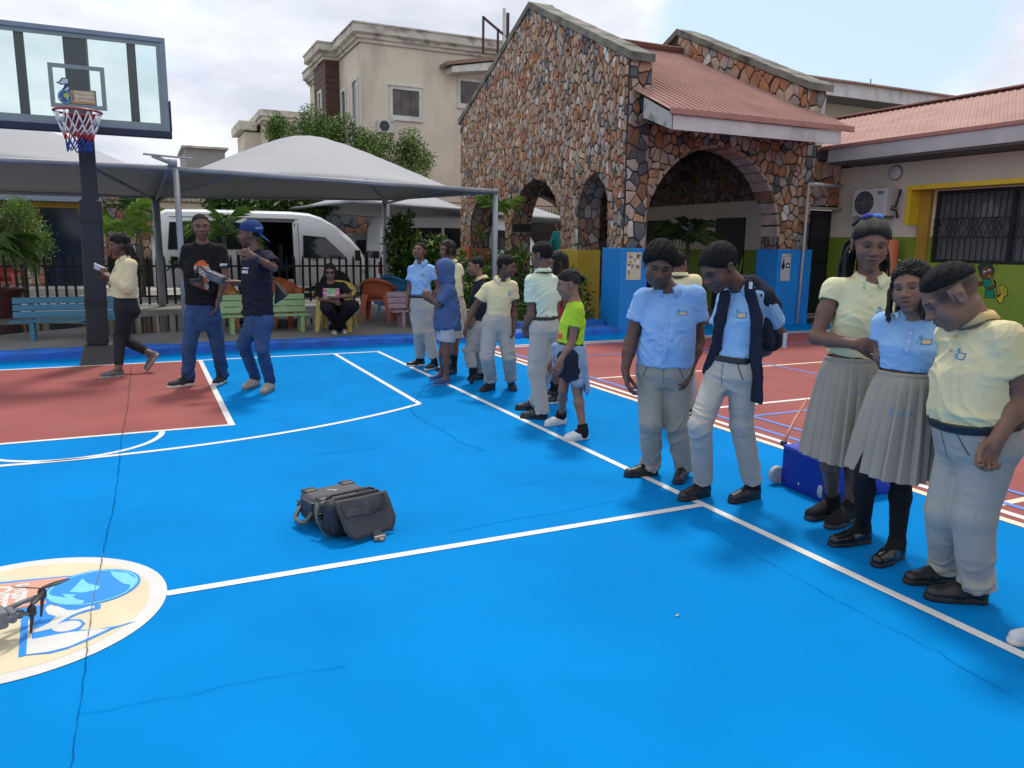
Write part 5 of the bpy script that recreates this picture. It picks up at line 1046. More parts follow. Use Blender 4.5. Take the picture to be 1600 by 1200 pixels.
# palm fronds
def frond_mesh(L_, nlf, lw, ll, arch, name, m, seed):
    r = random.Random(seed); b = MB(); pts = []; lw *= r.uniform(0.8, 1.2)
    for i in range(nlf+1):
        s = i/nlf; pts.append(Vector((L_*s*(1-0.18*arch*s), 0, L_*(0.55*s-0.62*arch*s*s))))
    b.tube(pts, [0.014*(1-0.85*i/nlf) for i in range(nlf+1)], 5)
    for i in range(2, nlf+1):
        s = i/nlf; p = pts[i]; d = (pts[i]-pts[i-1]).normalized(); l = ll*math.sin(math.pi*min(1, 0.25+0.75*s))**0.7*r.uniform(0.85, 1.1)
        for sg in (-1, 1):
            o = (Vector((0, sg, 0))*0.8+d*0.65+Vector((0, 0, r.uniform(-0.45, 0.40)))).normalized(); w = d*lw
            e = p+o*l+Vector((0, 0, -0.42*l*arch*r.uniform(0.5, 1.3))); mid = p+o*l*0.5+Vector((0, 0, 0.02))
            b.add([p, mid-w, e, mid+w], [(0, 1, 2), (0, 2, 3)])
    return b
def palm(label, base, nf, L_, seed, h=0.3, m=None, arch=1.0, pot=None, trunk_r=0.05, name='palm_plant', spread=0.5, ll=0.40, lw=0.0065):
    m = m or LM['mid']; base = Vector(base); r = random.Random(seed); t = thing(name, label, 'palm', base, 'palms around the yard')
    if pot:
        pr, ph, pc = pot; pb = MB(); pb.lathe(base, [(pr*0.72, 0), (pr*0.95, ph*0.9), (pr*1.05, ph*0.9), (pr*1.05, ph), (pr*0.92, ph), (pr*0.9, ph*0.88)], 24); pb.build('pot', pm('pot_%d' % int(sum(pc)*1e4), pc, 0.6, var=0.15, scale=6), t, smooth='auto'); base = base+Vector((0, 0, ph*0.85))
    tb = MB(); top = base+Vector((0, 0, h)); tb.tube([base, base.lerp(top, 0.5)+Vector((0.02, 0, 0)), top], [trunk_r*1.2, trunk_r, trunk_r*0.9], 9); tb.build('trunk', m_bark, t, smooth=True)
    me = None
    nf = max(7, int(nf*0.62))
    for k in range(nf):
        if k % 3 == 0 or me is None:
            o = frond_mesh(L_, 15, lw, ll*L_, arch*r.uniform(0.8, 1.2), 'frond', m, seed+k).build('frond', m, None, fix=False); me = o.data; o.parent = t
        else: o = link('frond', me, t)
        o.location = top-wl(t); e = k/nf
        o.rotation_euler = (r.gauss(0, 0.15), -r.uniform(-0.35, 1.0)*spread*1.6, k*2.399+r.uniform(-0.2, 0.2)); s = r.uniform(0.8, 1.1); o.scale = (s, s, s)
    return t
P_ = lambda px, py, y: on_y(px, py, y)
def gx(px, y, z=0.09): # ground position under a sighted column
    p = on_y(px, 420, y); return (p.x, y, z)
palm('arching palm in a dark red pot at the far left edge', gx(-8, 16.6), 16, 1.15, 3, 0.75, LM['mid'], 1.15, (0.42, 0.52, (0.10, 0.025, 0.022)))
palm('feathery palm behind the hoop pole and the woman', gx(196, 20.6), 15, 1.15, 5, 1.65, LM['fresh'], 1.0)
palm('dark palm whose fronds hang under the left canopy edge', gx(222, 21.8), 12, 1.0, 8, 2.05, LM['dark'], 0.9)
palm('tall palm between the two men, in front of the van', gx(352, 19.4), 16, 1.15, 12, 1.55, LM['mid'], 1.0)
palm('low palm behind the man in the black shirt', gx(300, 19.6), 10, 0.8, 14, 0.75, LM['dark'], 1.1)
palm('dark palm standing inside the large arch', (10.5, 13.4, 0.012), 15, 1.15, 17, 1.55, LM['dark'], 1.05)
palm('small palm hanging beside the thin canopy post at the gable wall', gx(772, 14.5), 9, 0.75, 21, 2.1, LM['fresh'], 0.9)
# round conifer at far left
cx_ = on_y(30, 360, 21.5)
t = thing('conifer_bush', 'dense round conifer bush left of the dark doorway', 'bush', (cx_.x, 21.5, 0.09))
b = MB(); b.tube([(cx_.x, 21.5, 0.09), (cx_.x, 21.5, 1.6)], 0.06, 8); b.build('trunk', m_bark, t, smooth=True)
leaf_cloud('foliage', t, [((cx_.x, 21.5, 1.55), (0.62, 0.6, 0.8)), ((cx_.x-0.35, 21.4, 1.3), 0.5), ((cx_.x+0.25, 21.4, 1.25), 0.45), ((cx_.x, 21.5, 2.0), 0.42)], 9000, 0.085, LM['mid'], 30, 4.0, -0.6, m2=LM['fresh'])
# tall leafy shrub in a terracotta pot
def pot(base, r_, h, col, t):
    pb = MB(); pb.lathe(base, [(r_*0.74, 0), (r_*0.95, h*0.86), (r_*1.06, h*0.86), (r_*1.06, h), (r_*0.93, h), (r_*0.9, h*0.88)], 24); return pb.build('pot', pm('pot_%d' % int(sum(col)*1e4), col, 0.65, var=0.15, scale=6), t, smooth='auto')
bx_ = gx(628, 15.6); t = thing('potted_shrub', 'tall glossy leafed shrub in a wide terracotta pot', 'plant', bx_); pot(bx_, 0.38, 0.42, (0.20, 0.075, 0.045), t)
b = MB(); bb0 = Vector(bx_)
for k in range(5): b.tube([bb0+Vector((0.05*k-0.1, 0, 0.35)), bb0+Vector((0.09*k-0.18, 0.05, 1.0)), bb0+Vector((0.12*k-0.24, 0, 1.5))], [0.02, 0.015, 0.008], 6)
b.build('stem', m_bark, t, smooth=True, kind='stuff')
TBs = lambda px, py, r: (tuple(on_y(px, py, 15.6)), r)
leaf_cloud('foliage', t, [TBs(622, 350, 0.17), TBs(632, 365, 0.2), TBs(618, 375, 0.22), TBs(640, 385, 0.22), TBs(625, 400, 0.26), TBs(630, 425, 0.26), TBs(622, 445, 0.22), TBs(650, 372, 0.12), TBs(640, 342, 0.1), TBs(645, 410, 0.2)], 1700, 0.125, LM['mid'], 33, 1.6, 0.1, m2=LM['dark'])
t = thing('leafy_bush', 'glossy leafy bush beside the tall potted shrub', 'plant', gx(680, 15.9)); TBs = lambda px, py, r, y=15.9: (tuple(on_y(px, py, y)), r)
leaf_cloud('foliage', t, [TBs(680, 385, 0.22), TBs(672, 400, 0.25), TBs(695, 392, 0.22), TBs(690, 415, 0.3), TBs(670, 430, 0.3), TBs(710, 410, 0.25), TBs(700, 440, 0.35)], 1900, 0.12, LM['mid'], 35, 1.6, 0.1, m2=LM['fresh'])
# planting bed: raised soil and clipped hedge
b = MB(); b.bx(5.0, 7.40, 11.9, 18.0, -0.02, 0.16); b.build('soil', pm('soil', (0.06, 0.045, 0.035), 0.95, var=0.4, scale=6, bump=0.7, bscale=30), kind='structure')
b = MB(); b.bx(4.9, 4.995, 11.82, 18.0, -0.02, 0.20); b.bx(4.995, 7.45, 11.75, 11.895, -0.02, 0.20); b.build('bed_kerb', m_kerb, kind='structure')
h_ = thing('clipped_hedge', 'low clipped bright green hedge behind the boy in the navy sweater', 'hedge', gx(720, 14.2))
TBs = lambda px, py, r, y=14.2: (tuple(on_y(px, py, y)), r)
leaf_cloud('foliage', h_, [TBs(705, 470, 0.25), TBs(725, 468, 0.28), TBs(745, 470, 0.28), TBs(715, 485, 0.28), TBs(735, 488, 0.28), TBs(765, 480, 0.3), TBs(690, 480, 0.25)], 4200, 0.055, LM['fresh'], 37, 1.6, 0.0, m2=LM['lime'])
# strap leaved plants, each leaf on its own
def leaf_obj_mesh(L_, w, bend, m, name='leaf', n=6, fold=0.25):
    b = MB(); vs = []
    for i in range(n+1):
        s = i/n; ww = w*math.sin(math.pi*min(0.97, 0.12+0.86*s))**0.8; x = L_*s*(1-0.25*bend*s); z = L_*(s*0.9-bend*0.75*s*s)*0.5
        vs += [(x, -ww/2, z+fold*ww/2), (x, 0, z), (x, ww/2, z+fold*ww/2)]
    b.add(vs, [(3*i+j, 3*i+j+1, 3*i+j+4, 3*i+j+3) for i in range(n) for j in (0, 1)]); return b
def rosette(name, label, base, n, L_, w, m, seed, bend=0.8, tilt=(0.2, 1.3), stem=0.0, group='strap leaved plants in the planting bed', heads=None, cat='plant'):
    r = random.Random(seed); base = Vector(base); t = thing(name, label, cat, base, group)
    heads = heads or [(0, 0, stem)]
    if stem > 0.05:
        for hx, hy, hz in heads: b = MB(); b.tube([base+Vector((hx*0.3, hy*0.3, 0)), base+Vector((hx*0.7, hy*0.7, hz*0.6)), base+Vector((hx, hy, hz))], [0.022, 0.017, 0.013], 7); b.build('stem', m_bark, t, smooth=True)
    me = []
    for q in range(3):
        o = leaf_obj_mesh(L_, w, bend*r.uniform(0.7, 1.3), m).build('leaf', m, None, smooth=True, fix=False); me.append(o.data); bpy.data.objects.remove(o)
    for hx, hy, hz in heads:
        for k in range(n):
            o = link('leaf', r.choice(me), t); o.location = Vector((hx, hy, hz-r.uniform(0, 0.12)*min(1, stem*3))); s = r.uniform(0.75, 1.15); o.scale = (s, s, s)
            o.rotation_euler = (r.gauss(0, 0.2), -r.uniform(*tilt)+0.25, k*2.399+r.uniform(-0.3, 0.3))
    return t
rosette('dragon_plant', 'bright green strap leaved plant left of the yellow pillar base', gx(812, 14.4), 26, 0.62, 0.065, LM['fresh'], 3, 0.8, (0.3, 1.35), 0.95)
rosette('dragon_plant', 'tall strap leaved plant right behind the boy in pale yellow', gx(776, 13.6), 26, 0.55, 0.06, LM['mid'], 4, 0.9, (0.2, 1.3), 0.75)
rosette('dragon_plant', 'strap leaved plant in front of the terracotta pillar base', gx(742, 16.8), 22, 0.5, 0.05, LM['mid'], 5, 0.9, (0.2, 1.3), 0.95)
rosette('dragon_plant', 'dark strap leaved plant low in the planting bed', gx(800, 12.9), 26, 0.5, 0.055, LM['dark'], 6, 0.8, (0.1, 1.2), 0.35)
rosette('dragon_plant', 'purple leaved plant by the yellow pillar base', gx(888, 13.5), 18, 0.42, 0.05, LM['purple'], 7, 0.9, (0.2, 1.2), 1.15)
rosette('dragon_plant', 'strap leaved plant behind the boy in the mint shirt', gx(846, 13.2), 26, 0.55, 0.06, LM['mid'], 8, 0.8, (0.2, 1.3), 0.7)
rosette('dragon_plant', 'spiky plant high against the first arch', gx(752, 17.2), 16, 0.45, 0.05, LM['mid'], 9, 0.8, (0.2, 1.3), 1.55)
t = rosette('snake_plant', 'upright snake plant in a terracotta bowl before the blue pillar', (7.02, 12.3, 0.30), 26, 0.72, 0.06, LM['snake'], 11, 0.12, (1.05, 1.5), 0.02); pot((7.02, 12.3, 0.14), 0.40, 0.22, (0.30, 0.09, 0.05), t)
rosette('snake_plant', 'snake plant beside the second blue pillar inside the arch', (10.95, 12.4, 0.30), 12, 0.85, 0.06, LM['olive'], 12, 0.12, (1.15, 1.55), 0.02); 
rosette('dragon_plant', 'yellow green plant under the dark palm in the arch', (10.2, 12.6, 0.05), 20, 0.55, 0.06, LM['olive'], 13, 0.8, (0.3, 1.3), 0.55)
t = thing('planter_pot', 'grey planter pot beside the right blue pillar', 'pot', (10.95, 12.4, 0.01)); pot((10.95, 12.4, 0.012), 0.2, 0.34, (0.22, 0.22, 0.22), t)
bd = thing('ground_cover', 'low leafy ground cover at the foot of the blue pillar', 'plant', (6.9, 12.2, 0.16))
leaf_cloud('foliage', bd, [((6.6, 12.1, 0.22), (0.4, 0.25, 0.2)), ((7.1, 12.05, 0.24), (0.35, 0.22, 0.22)), ((6.0, 12.3, 0.25), (0.5, 0.4, 0.25)), ((5.5, 12.6, 0.25), (0.4, 0.5, 0.25))], 2600, 0.10, LM['mid'], 41, 3.0, -0.3, m2=LM['dark'])
bk = thing('mixed_shrubs', 'mass of dark shrubs filling the planting bed along the gable wall', 'shrubs', (6.5, 15, 0.16)); bk['kind'] = 'stuff'
leaf_cloud('foliage', bk, [((5.8, 14.6, 0.5), (0.4, 0.6, 0.45)), ((6.3, 14.0, 0.55), (0.45, 0.6, 0.45)), ((6.9, 13.4, 0.5), (0.4, 0.5, 0.4)), ((6.5, 15.6, 0.6), (0.6, 0.7, 0.5)), ((7.0, 16.8, 0.6), (0.5, 0.6, 0.5)), ((5.6, 16.2, 0.6), (0.5, 0.6, 0.5)), ((6.2, 13.0, 0.4), (0.4, 0.4, 0.3)), ((6.9, 12.7, 0.75), (0.3, 0.3, 0.45)), ((7.22, 12.40, 0.60), (0.26, 0.25, 0.45)), ((7.1, 12.9, 0.7), (0.25, 0.25, 0.4)), ((6.6, 14.2, 0.9), (0.4, 0.5, 0.5)), ((7.0, 15.4, 0.8), (0.35, 0.5, 0.5))], 8600, 0.12, LM['dark'], 43, 2.6, 0.1, m2=LM['mid'])
# orange rounded post by the classroom wall
t = thing('padded_post', 'orange rounded post standing against the green wall', 'post', (12.9, 10.05, 0)); q = on_x(1388, 420, 12.9)
b = MB(); b.lathe((12.9, q.y, 0), [(0.15, 0), (0.155, 0.05), (0.15, 0.1), (0.15, 1.60), (0.135, 1.66), (0.09, 1.695), (0.02, 1.705)], 24); b.build('pad', pm('pad_orange', (0.55, 0.15, 0.07), 0.55, var=0.08), t, smooth='auto')
b = MB(); b.tube([(12.9+0.13, q.y-0.09, 1.3), (12.9+0.16, q.y-0.11, 1.3)], 0.02, 8); b.build('hook', m_frame, t)
# ================================================================ hard case with an open soft bag, lying on the court
m_case = pm('case_grey', (0.060, 0.061, 0.072), 0.5, var=0.12, scale=9, bump=0.25, bscale=120)
m_case2 = pm('case_dark', (0.024, 0.025, 0.029), 0.5, var=0.2, scale=9)
m_nyl = pm('nylon_grey', (0.046, 0.044, 0.050), 0.75, var=0.15, scale=30, bump=0.4, bscale=220)
m_nyd = pm('nylon_dark', (0.016, 0.017, 0.021), 0.6, var=0.3, scale=14, bump=0.5, bscale=30)
m_buck = flat('buckle_tan', (0.30, 0.22, 0.18), 0.5)
A0 = on_z(521, 846); A1 = on_z(607, 824); A2 = on_z(470, 800)
ax_u = (A1-A0).normalized(); ax_v = Vector((-ax_u.y, ax_u.x, 0)); bagO = A0.copy()
bag = thing('equipment_case', 'dark grey hard case with its padded flap lid hanging open', 'case', A0.lerp(A1, 0.5)+ax_v*0.2)
def Q(u, v, z): return bagO + ax_u*u + ax_v*v + Vector((0, 0, z))
Wd = (A1-A0).length
def rbox(b, u0, u1, v0, v1, z0, z1, r=0.02):
    vs = [Q(u, v, z) for z in (z0, z1) for u, v in ((u0, v0), (u1, v0), (u1, v1), (u0, v1))]
    b.add(vs, [(3, 2, 1, 0), (4, 5, 6, 7), (0, 1, 5, 4), (1, 2, 6, 5), (2, 3, 7, 6), (3, 0, 4, 7)])
b = MB(); rbox(b, 0.0, Wd, 0.14, 0.40, 0.012, 0.165); b.build('shell', m_case, bag, bevel=0.028, seg=3)
b = MB(); rbox(b, -0.012, Wd+0.012, 0.13, 0.41, 0.078, 0.094); rbox(b, -0.012, Wd+0.012, 0.13, 0.41, 0.10, 0.112); b.build('lid_rim', m_case2, bag, bevel=0.006)
for u in (0.05, Wd-0.05):
    for v in (0.37, 0.20): b = MB(); rbox(b, u-0.04, u+0.04, v-0.03, v+0.035, 0.150, 0.174); b.build('corner_guard', m_case2, bag, bevel=0.012)
b = MB(); rbox(b, -0.022, 0.004, 0.20, 0.34, 0.05, 0.15); b.build('latch', m_case2, bag, bevel=0.008)
b = MB(); b.tube([Q(-0.015, 0.34, 0.10), Q(-0.055, 0.33, 0.05), Q(-0.062, 0.30, 0.04), Q(-0.062, 0.25, 0.04), Q(-0.055, 0.21, 0.05), Q(-0.015, 0.20, 0.10)], 0.012, 8); b.build('carry_handle', pm('handle_grey', (0.10, 0.095, 0.09), 0.5), bag, smooth=True)
b = MB(); p = Q(Wd*0.5, 0.29, 0.1665); b.add([p+ax_u*(0.012*math.cos(a))+ax_v*(0.009*math.sin(a)) for a in [k*math.pi/8 for k in range(16)]], [tuple(range(16))]); b.add([p+ax_u*x+ax_v*y for x, y in ((-0.035, 0.020), (-0.006, 0.012), (-0.008, 0.024), (-0.032, 0.030))], [(0, 1, 2, 3)]); b.build('maker_mark', flat('mark_white', (0.5, 0.5, 0.52), 0.5), bag)
# padded front pocket, its piping and side strap
b = MB(); rbox(b, -0.005, Wd+0.01, 0.0, 0.125, 0.008, 0.195); b.build('pocket', m_nyd, bag, bevel=0.035, seg=3)
b = MB(); b.tube([Q(0.015, 0.06, 0.03), Q(0.01, 0.05, 0.17), Q(0.04, 0.045, 0.204), Q(Wd-0.04, 0.045, 0.206), Q(Wd-0.005, 0.05, 0.17), Q(Wd, 0.06, 0.03)], 0.008, 6); b.tube([Q(0.02, 0.11, 0.19), Q(0.05, 0.11, 0.204), Q(Wd-0.05, 0.11, 0.204), Q(Wd-0.02, 0.11, 0.19)], 0.008, 6); b.build('zip_piping', m_nyl, bag, smooth=True)
b = MB(); vs = []
for k in range(9):
    s = k/8; c = Q(-0.012-0.035*math.sin(math.pi*s), 0.15-0.12*s, 0.165-0.15*s); vs += [c+ax_v*0.018+Vector((0, 0, 0.01)), c-ax_v*0.018-Vector((0, 0, 0.01))]
b.add(vs, [(2*k, 2*k+1, 2*k+3, 2*k+2) for k in range(8)]); o = b.build('strap', pm('strap_green', (0.05, 0.075, 0.07), 0.7), bag, smooth=True); md = o.modifiers.new('t', 'SOLIDIFY'); md.thickness = 0.004
# hanging flap with its net window and buckle
fl = MB(); nu, nv = 12, 12; vs = []
flp = lambda u, v: (u, v)
for j in range(nv+1):
    s = j/nv
    for i in range(nu+1):
        t_ = i/nu; wdt = (1.0 if s < 0.7 else 1-0.28*((s-0.7)/0.3)**2); uu = Wd*0.5+(t_-0.5)*(Wd-0.015)*wdt + 0.02*s
        ang = s*1.0; vv = 0.015-0.115*s - 0.012*math.sin(3*t_+s*2); zz = 0.205-0.185*s**1.2 + 0.012*math.sin(2.5*math.pi*t_)*s*(1-s)*2 - 0.012*(s > 0.85)*(s-0.85)
        vs.append(Q(uu, vv, max(zz, 0.02)))
fl.add(vs, [(j*(nu+1)+i, j*(nu+1)+i+1, (j+1)*(nu+1)+i+1, (j+1)*(nu+1)+i) for j in range(nv) for i in range(nu)])
o = fl.build('flap', m_nyl, bag, smooth=True, fix=False); md = o.modifiers.new('t', 'SOLIDIFY'); md.thickness = 0.010; md.offset = 0
fw = MB(); vs2 = [Vector(v)+Vector((0, 0, 0.006))-ax_v*0.009 for v in vs]; fw.add(vs2, [(j*(nu+1)+i, j*(nu+1)+i+1, (j+1)*(nu+1)+i+1, (j+1)*(nu+1)+i) for j in range(1, 6) for i in range(1, nu-1)])
fw.build('flap_window', pm('pvc_dark', (0.022, 0.026, 0.036), 0.22, var=0.8, scale=12, bump=0.8, bscale=22), bag, smooth=True, fix=False)
b = MB(); vs = []
for k in range(6): s = k/5; c = Q(Wd*0.60, -0.098-0.03*s, 0.05-0.042*s); vs += [c-ax_u*0.024, c+ax_u*0.024]
b.add(vs, [(2*k, 2*k+1, 2*k+3, 2*k+2) for k in range(5)]); o = b.build('buckle_strap', m_nyl, bag); md = o.modifiers.new('t', 'SOLIDIFY'); md.thickness = 0.005
b = MB(); rbox(b, Wd*0.60-0.032, Wd*0.60+0.032, -0.142, -0.122, 0.004, 0.026); rbox(b, Wd*0.60-0.012, Wd*0.60+0.012, -0.160, -0.1425, 0.003, 0.018); b.build('buckle', m_buck, bag, bevel=0.004)
b = MB(); rbox(b, Wd-0.01, Wd+0.03, -0.03, 0.0, 0.05, 0.075); b.build('side_buckle', m_nyd, bag, bevel=0.005)
# ================================================================ drone at the left edge
dr = thing('drone', 'grey folding drone hovering low over the painted circle', 'drone', on_z(-20, 960, 0.06)); D0 = on_z(-12, 968, 0.10)
m_dr = pm('drone_grey', (0.15, 0.155, 0.165), 0.45, var=0.08); m_dk = flat('drone_dark', (0.022, 0.022, 0.025), 0.5)
du = (on_z(70, 945, 0.10)-D0).normalized(); dv = Vector((-du.y, du.x, 0))
def DQ(u, v, z): return D0+du*u+dv*v+Vector((0, 0, z))
b = MB()
for (u0, u1, w, z0, z1) in ((-0.16, 0.045, 0.045, -0.035, 0.035), (0.045, 0.075, 0.036, -0.028, 0.022)):
    vs = [DQ(u, v, z) for z in (z0, z1) for u, v in ((u0, -w), (u1, -w), (u1, w), (u0, w))]; b.add(vs, [(3, 2, 1, 0), (4, 5, 6, 7), (0, 1, 5, 4), (1, 2, 6, 5), (2, 3, 7, 6), (3, 0, 4, 7)])
b.build('body', m_dr, dr, bevel=0.014, seg=3)
b = MB(); b.lathe(DQ(0.085, 0.0, -0.012), [(0.0, 0), (0.016, 0.0), (0.018, 0.014), (0.0, 0.016)], 14, 'Y'); b.build('camera', m_dk, dr, smooth='auto')
for ti, (tx, ty, hz) in enumerate(((66, 930, 0.10), (50, 957, 0.085), (-70, 915, 0.10), (-85, 985, 0.085))):
    tip = on_z(tx, ty, hz); root = DQ(0.03 if ti < 2 else -0.12, 0.04 if ti in (0, 2) else -0.04, 0.0)
    b = MB(); b.tube([root, root.lerp(tip, 0.5)+Vector((0, 0, 0.006)), tip], [0.013, 0.010, 0.009], 8); arm = b.build('arm', m_dr, dr, smooth=True)
    b = MB(); b.lathe(tip+Vector((0, 0, -0.012)), [(0.013, 0), (0.016, 0.006), (0.016, 0.03), (0.010, 0.04)], 14); b.build('motor', m_dk, arm, smooth='auto')
    b = MB(); b.tube([tip+Vector((0, 0, -0.01)), tip+Vector((-0.01, -0.01, -0.085))], [0.008, 0.004], 6); b.build('leg', m_dk, arm)
    for sgn in (0, 1):
        a = 0.35+ti*0.9+sgn*math.pi*0.92; d = Vector((math.cos(a), math.sin(a), 0.08 if sgn == 0 else 0.30)).normalized(); s_ = Vector((-math.sin(a), math.cos(a), 0.25)); p0 = tip+Vector((0, 0, 0.03)); L_ = 0.105
        vs = []
        for k in range(7):
            q = k/6; w = 0.012*math.sin(math.pi*(0.15+0.8*q)); c = p0+d*(L_*q); vs += [c-s_*w, c+s_*w*1.2]
        b = MB(); b.add(vs, [(2*k, 2*k+1, 2*k+3, 2*k+2) for k in range(6)]); o = b.build('propeller_blade', m_dk, arm, smooth=True); md = o.modifiers.new('t', 'SOLIDIFY'); md.thickness = 0.0015
b = MB(); b.box(on_z(50, 957, 0.06)+Vector((0.004, -0.008, 0)), (0.007, 0.005, 0.006)); mg = bpy.data.materials.new('led_green'); mg.use_nodes = True; pb = mg.node_tree.nodes['Principled BSDF']; pb.inputs['Base Color'].default_value = (0.02, 0.5, 0.2, 1); pb.inputs['Emission Color'].default_value = (0.05, 0.9, 0.4, 1); pb.inputs['Emission Strength'].default_value = 1.5; b.build('status_light', mg, dr)
# ================================================================ blue wheeled box lying behind the girls
bo = thing('wheeled_box', 'dark blue wheeled box lying behind the two girls in skirts', 'box', on_z(1285, 772))
m_bb = pm('box_blue', (0.010, 0.022, 0.30), 0.32, var=0.12, scale=4, bump=0.1, bscale=30)
F0, F1, F2 = on_z(1219, 757), on_z(1288, 787), on_z(1396, 770); hgt = 0.245
back0 = F0 + (F2-F1)*0.55; 
b = MB(); top = Vector((0, 0, hgt)); 
vs = [F0, F1, F2, back0+Vector((0.05, 0.05, 0))]; vt = [F0+top, F1+top*0.94, F2+top*0.62, back0+Vector((0.05, 0.05, 0))+top*0.95]
b.add(vs+vt, [(3, 2, 1, 0), (0, 1, 5, 4), (1, 2, 6, 5), (2, 3, 7, 6), (3, 0, 4, 7)])
b.build('body', m_bb, bo, bevel=0.010)
b = MB(); b.add([v+Vector((0, 0, 0.002)) for v in vt], [(0, 1, 2, 3)]); o = b.build('lid', pm('box_lid', (0.030, 0.06, 0.42), 0.35, var=0.1), bo); md = o.modifiers.new('t', 'SOLIDIFY'); md.thickness = 0.02; md.offset = 1
for wp, dirn in ((F0.lerp(F1, 0.02)+Vector((-0.014, 0.03, 0.062)), None), (F0.lerp(F1, 0.98)+Vector((0.045, 0.03, 0.062)), None)):
    b = MB(); dd = (F1-F0).normalized(); nrm = Vector((-dd.y, dd.x, 0)); r = 0.058
    for sgn in (0,):
        c = wp; vs = []; n = 24
        for h, rr in ((-0.018, 0.05), (-0.018, r-0.008), (-0.010, r), (0.010, r), (0.018, r-0.008), (0.018, 0.05)):
            for k in range(n): a = 2*math.pi*k/n; vs.append(c+dd*h+(nrm*math.cos(a)+UP*math.sin(a))*rr)
        fs = [(i*n+k, i*n+(k+1) % n, (i+1)*n+(k+1) % n, (i+1)*n+k) for i in range(5) for k in range(n)]+[tuple(reversed(range(n))), tuple(5*n+k for k in range(n))]
        b.add(vs, fs)
    w_ = b.build('wheel', pm('wheel_grey', (0.42, 0.44, 0.46), 0.5, var=0.08), bo, smooth='auto')
    b = MB(); b.box(wp, (0.03, 0.03, 0.03)); b.build('hub', m_dk, w_)
b = MB(); b.tube([F0+top+Vector((0.06, 0.06, 0.01)), F0+top+Vector((0.30, 0.22, 0.09)), F0+top+Vector((0.60, 0.40, 0.19))], 0.012, 8); b.build('handle_bar', pm('bar_copper', (0.42, 0.17, 0.11), 0.5), bo, smooth=True)
b = MB(); b.box(F0+top+Vector((0.055, 0.05, 0.01)), (0.03, 0.03, 0.03)); b.build('handle_hinge', m_dk, bo)
b = MB(); p = F0.lerp(F1, 0.42)+Vector((0, 0, 0.055)); nrm2 = Vector((-(F1-F0).y, (F1-F0).x, 0)).normalized()*-1; b.box(p+nrm2*-0.003, (0.010, 0.010, 0.014)); b.build('rivet', m_frame, bo)
for k, (px, py) in enumerate(((1058, 962), (806, 1068), (97, 659))):
    pass
lf_ = thing('fallen_leaf', 'tiny dry leaf lying on the blue court', 'leaf', on_z(1058, 962, 0.003)); b = MB(); p = on_z(1058, 962, 0.004); b.add([p+Vector(v) for v in ((-0.012, 0, 0.001), (0, -0.006, 0.002), (0.013, 0.002, 0.006), (0, 0.006, 0.003))], [(0, 1, 2, 3)]); b.build('blade', flat('leaf_dry', (0.35, 0.32, 0.25), 0.8), lf_)
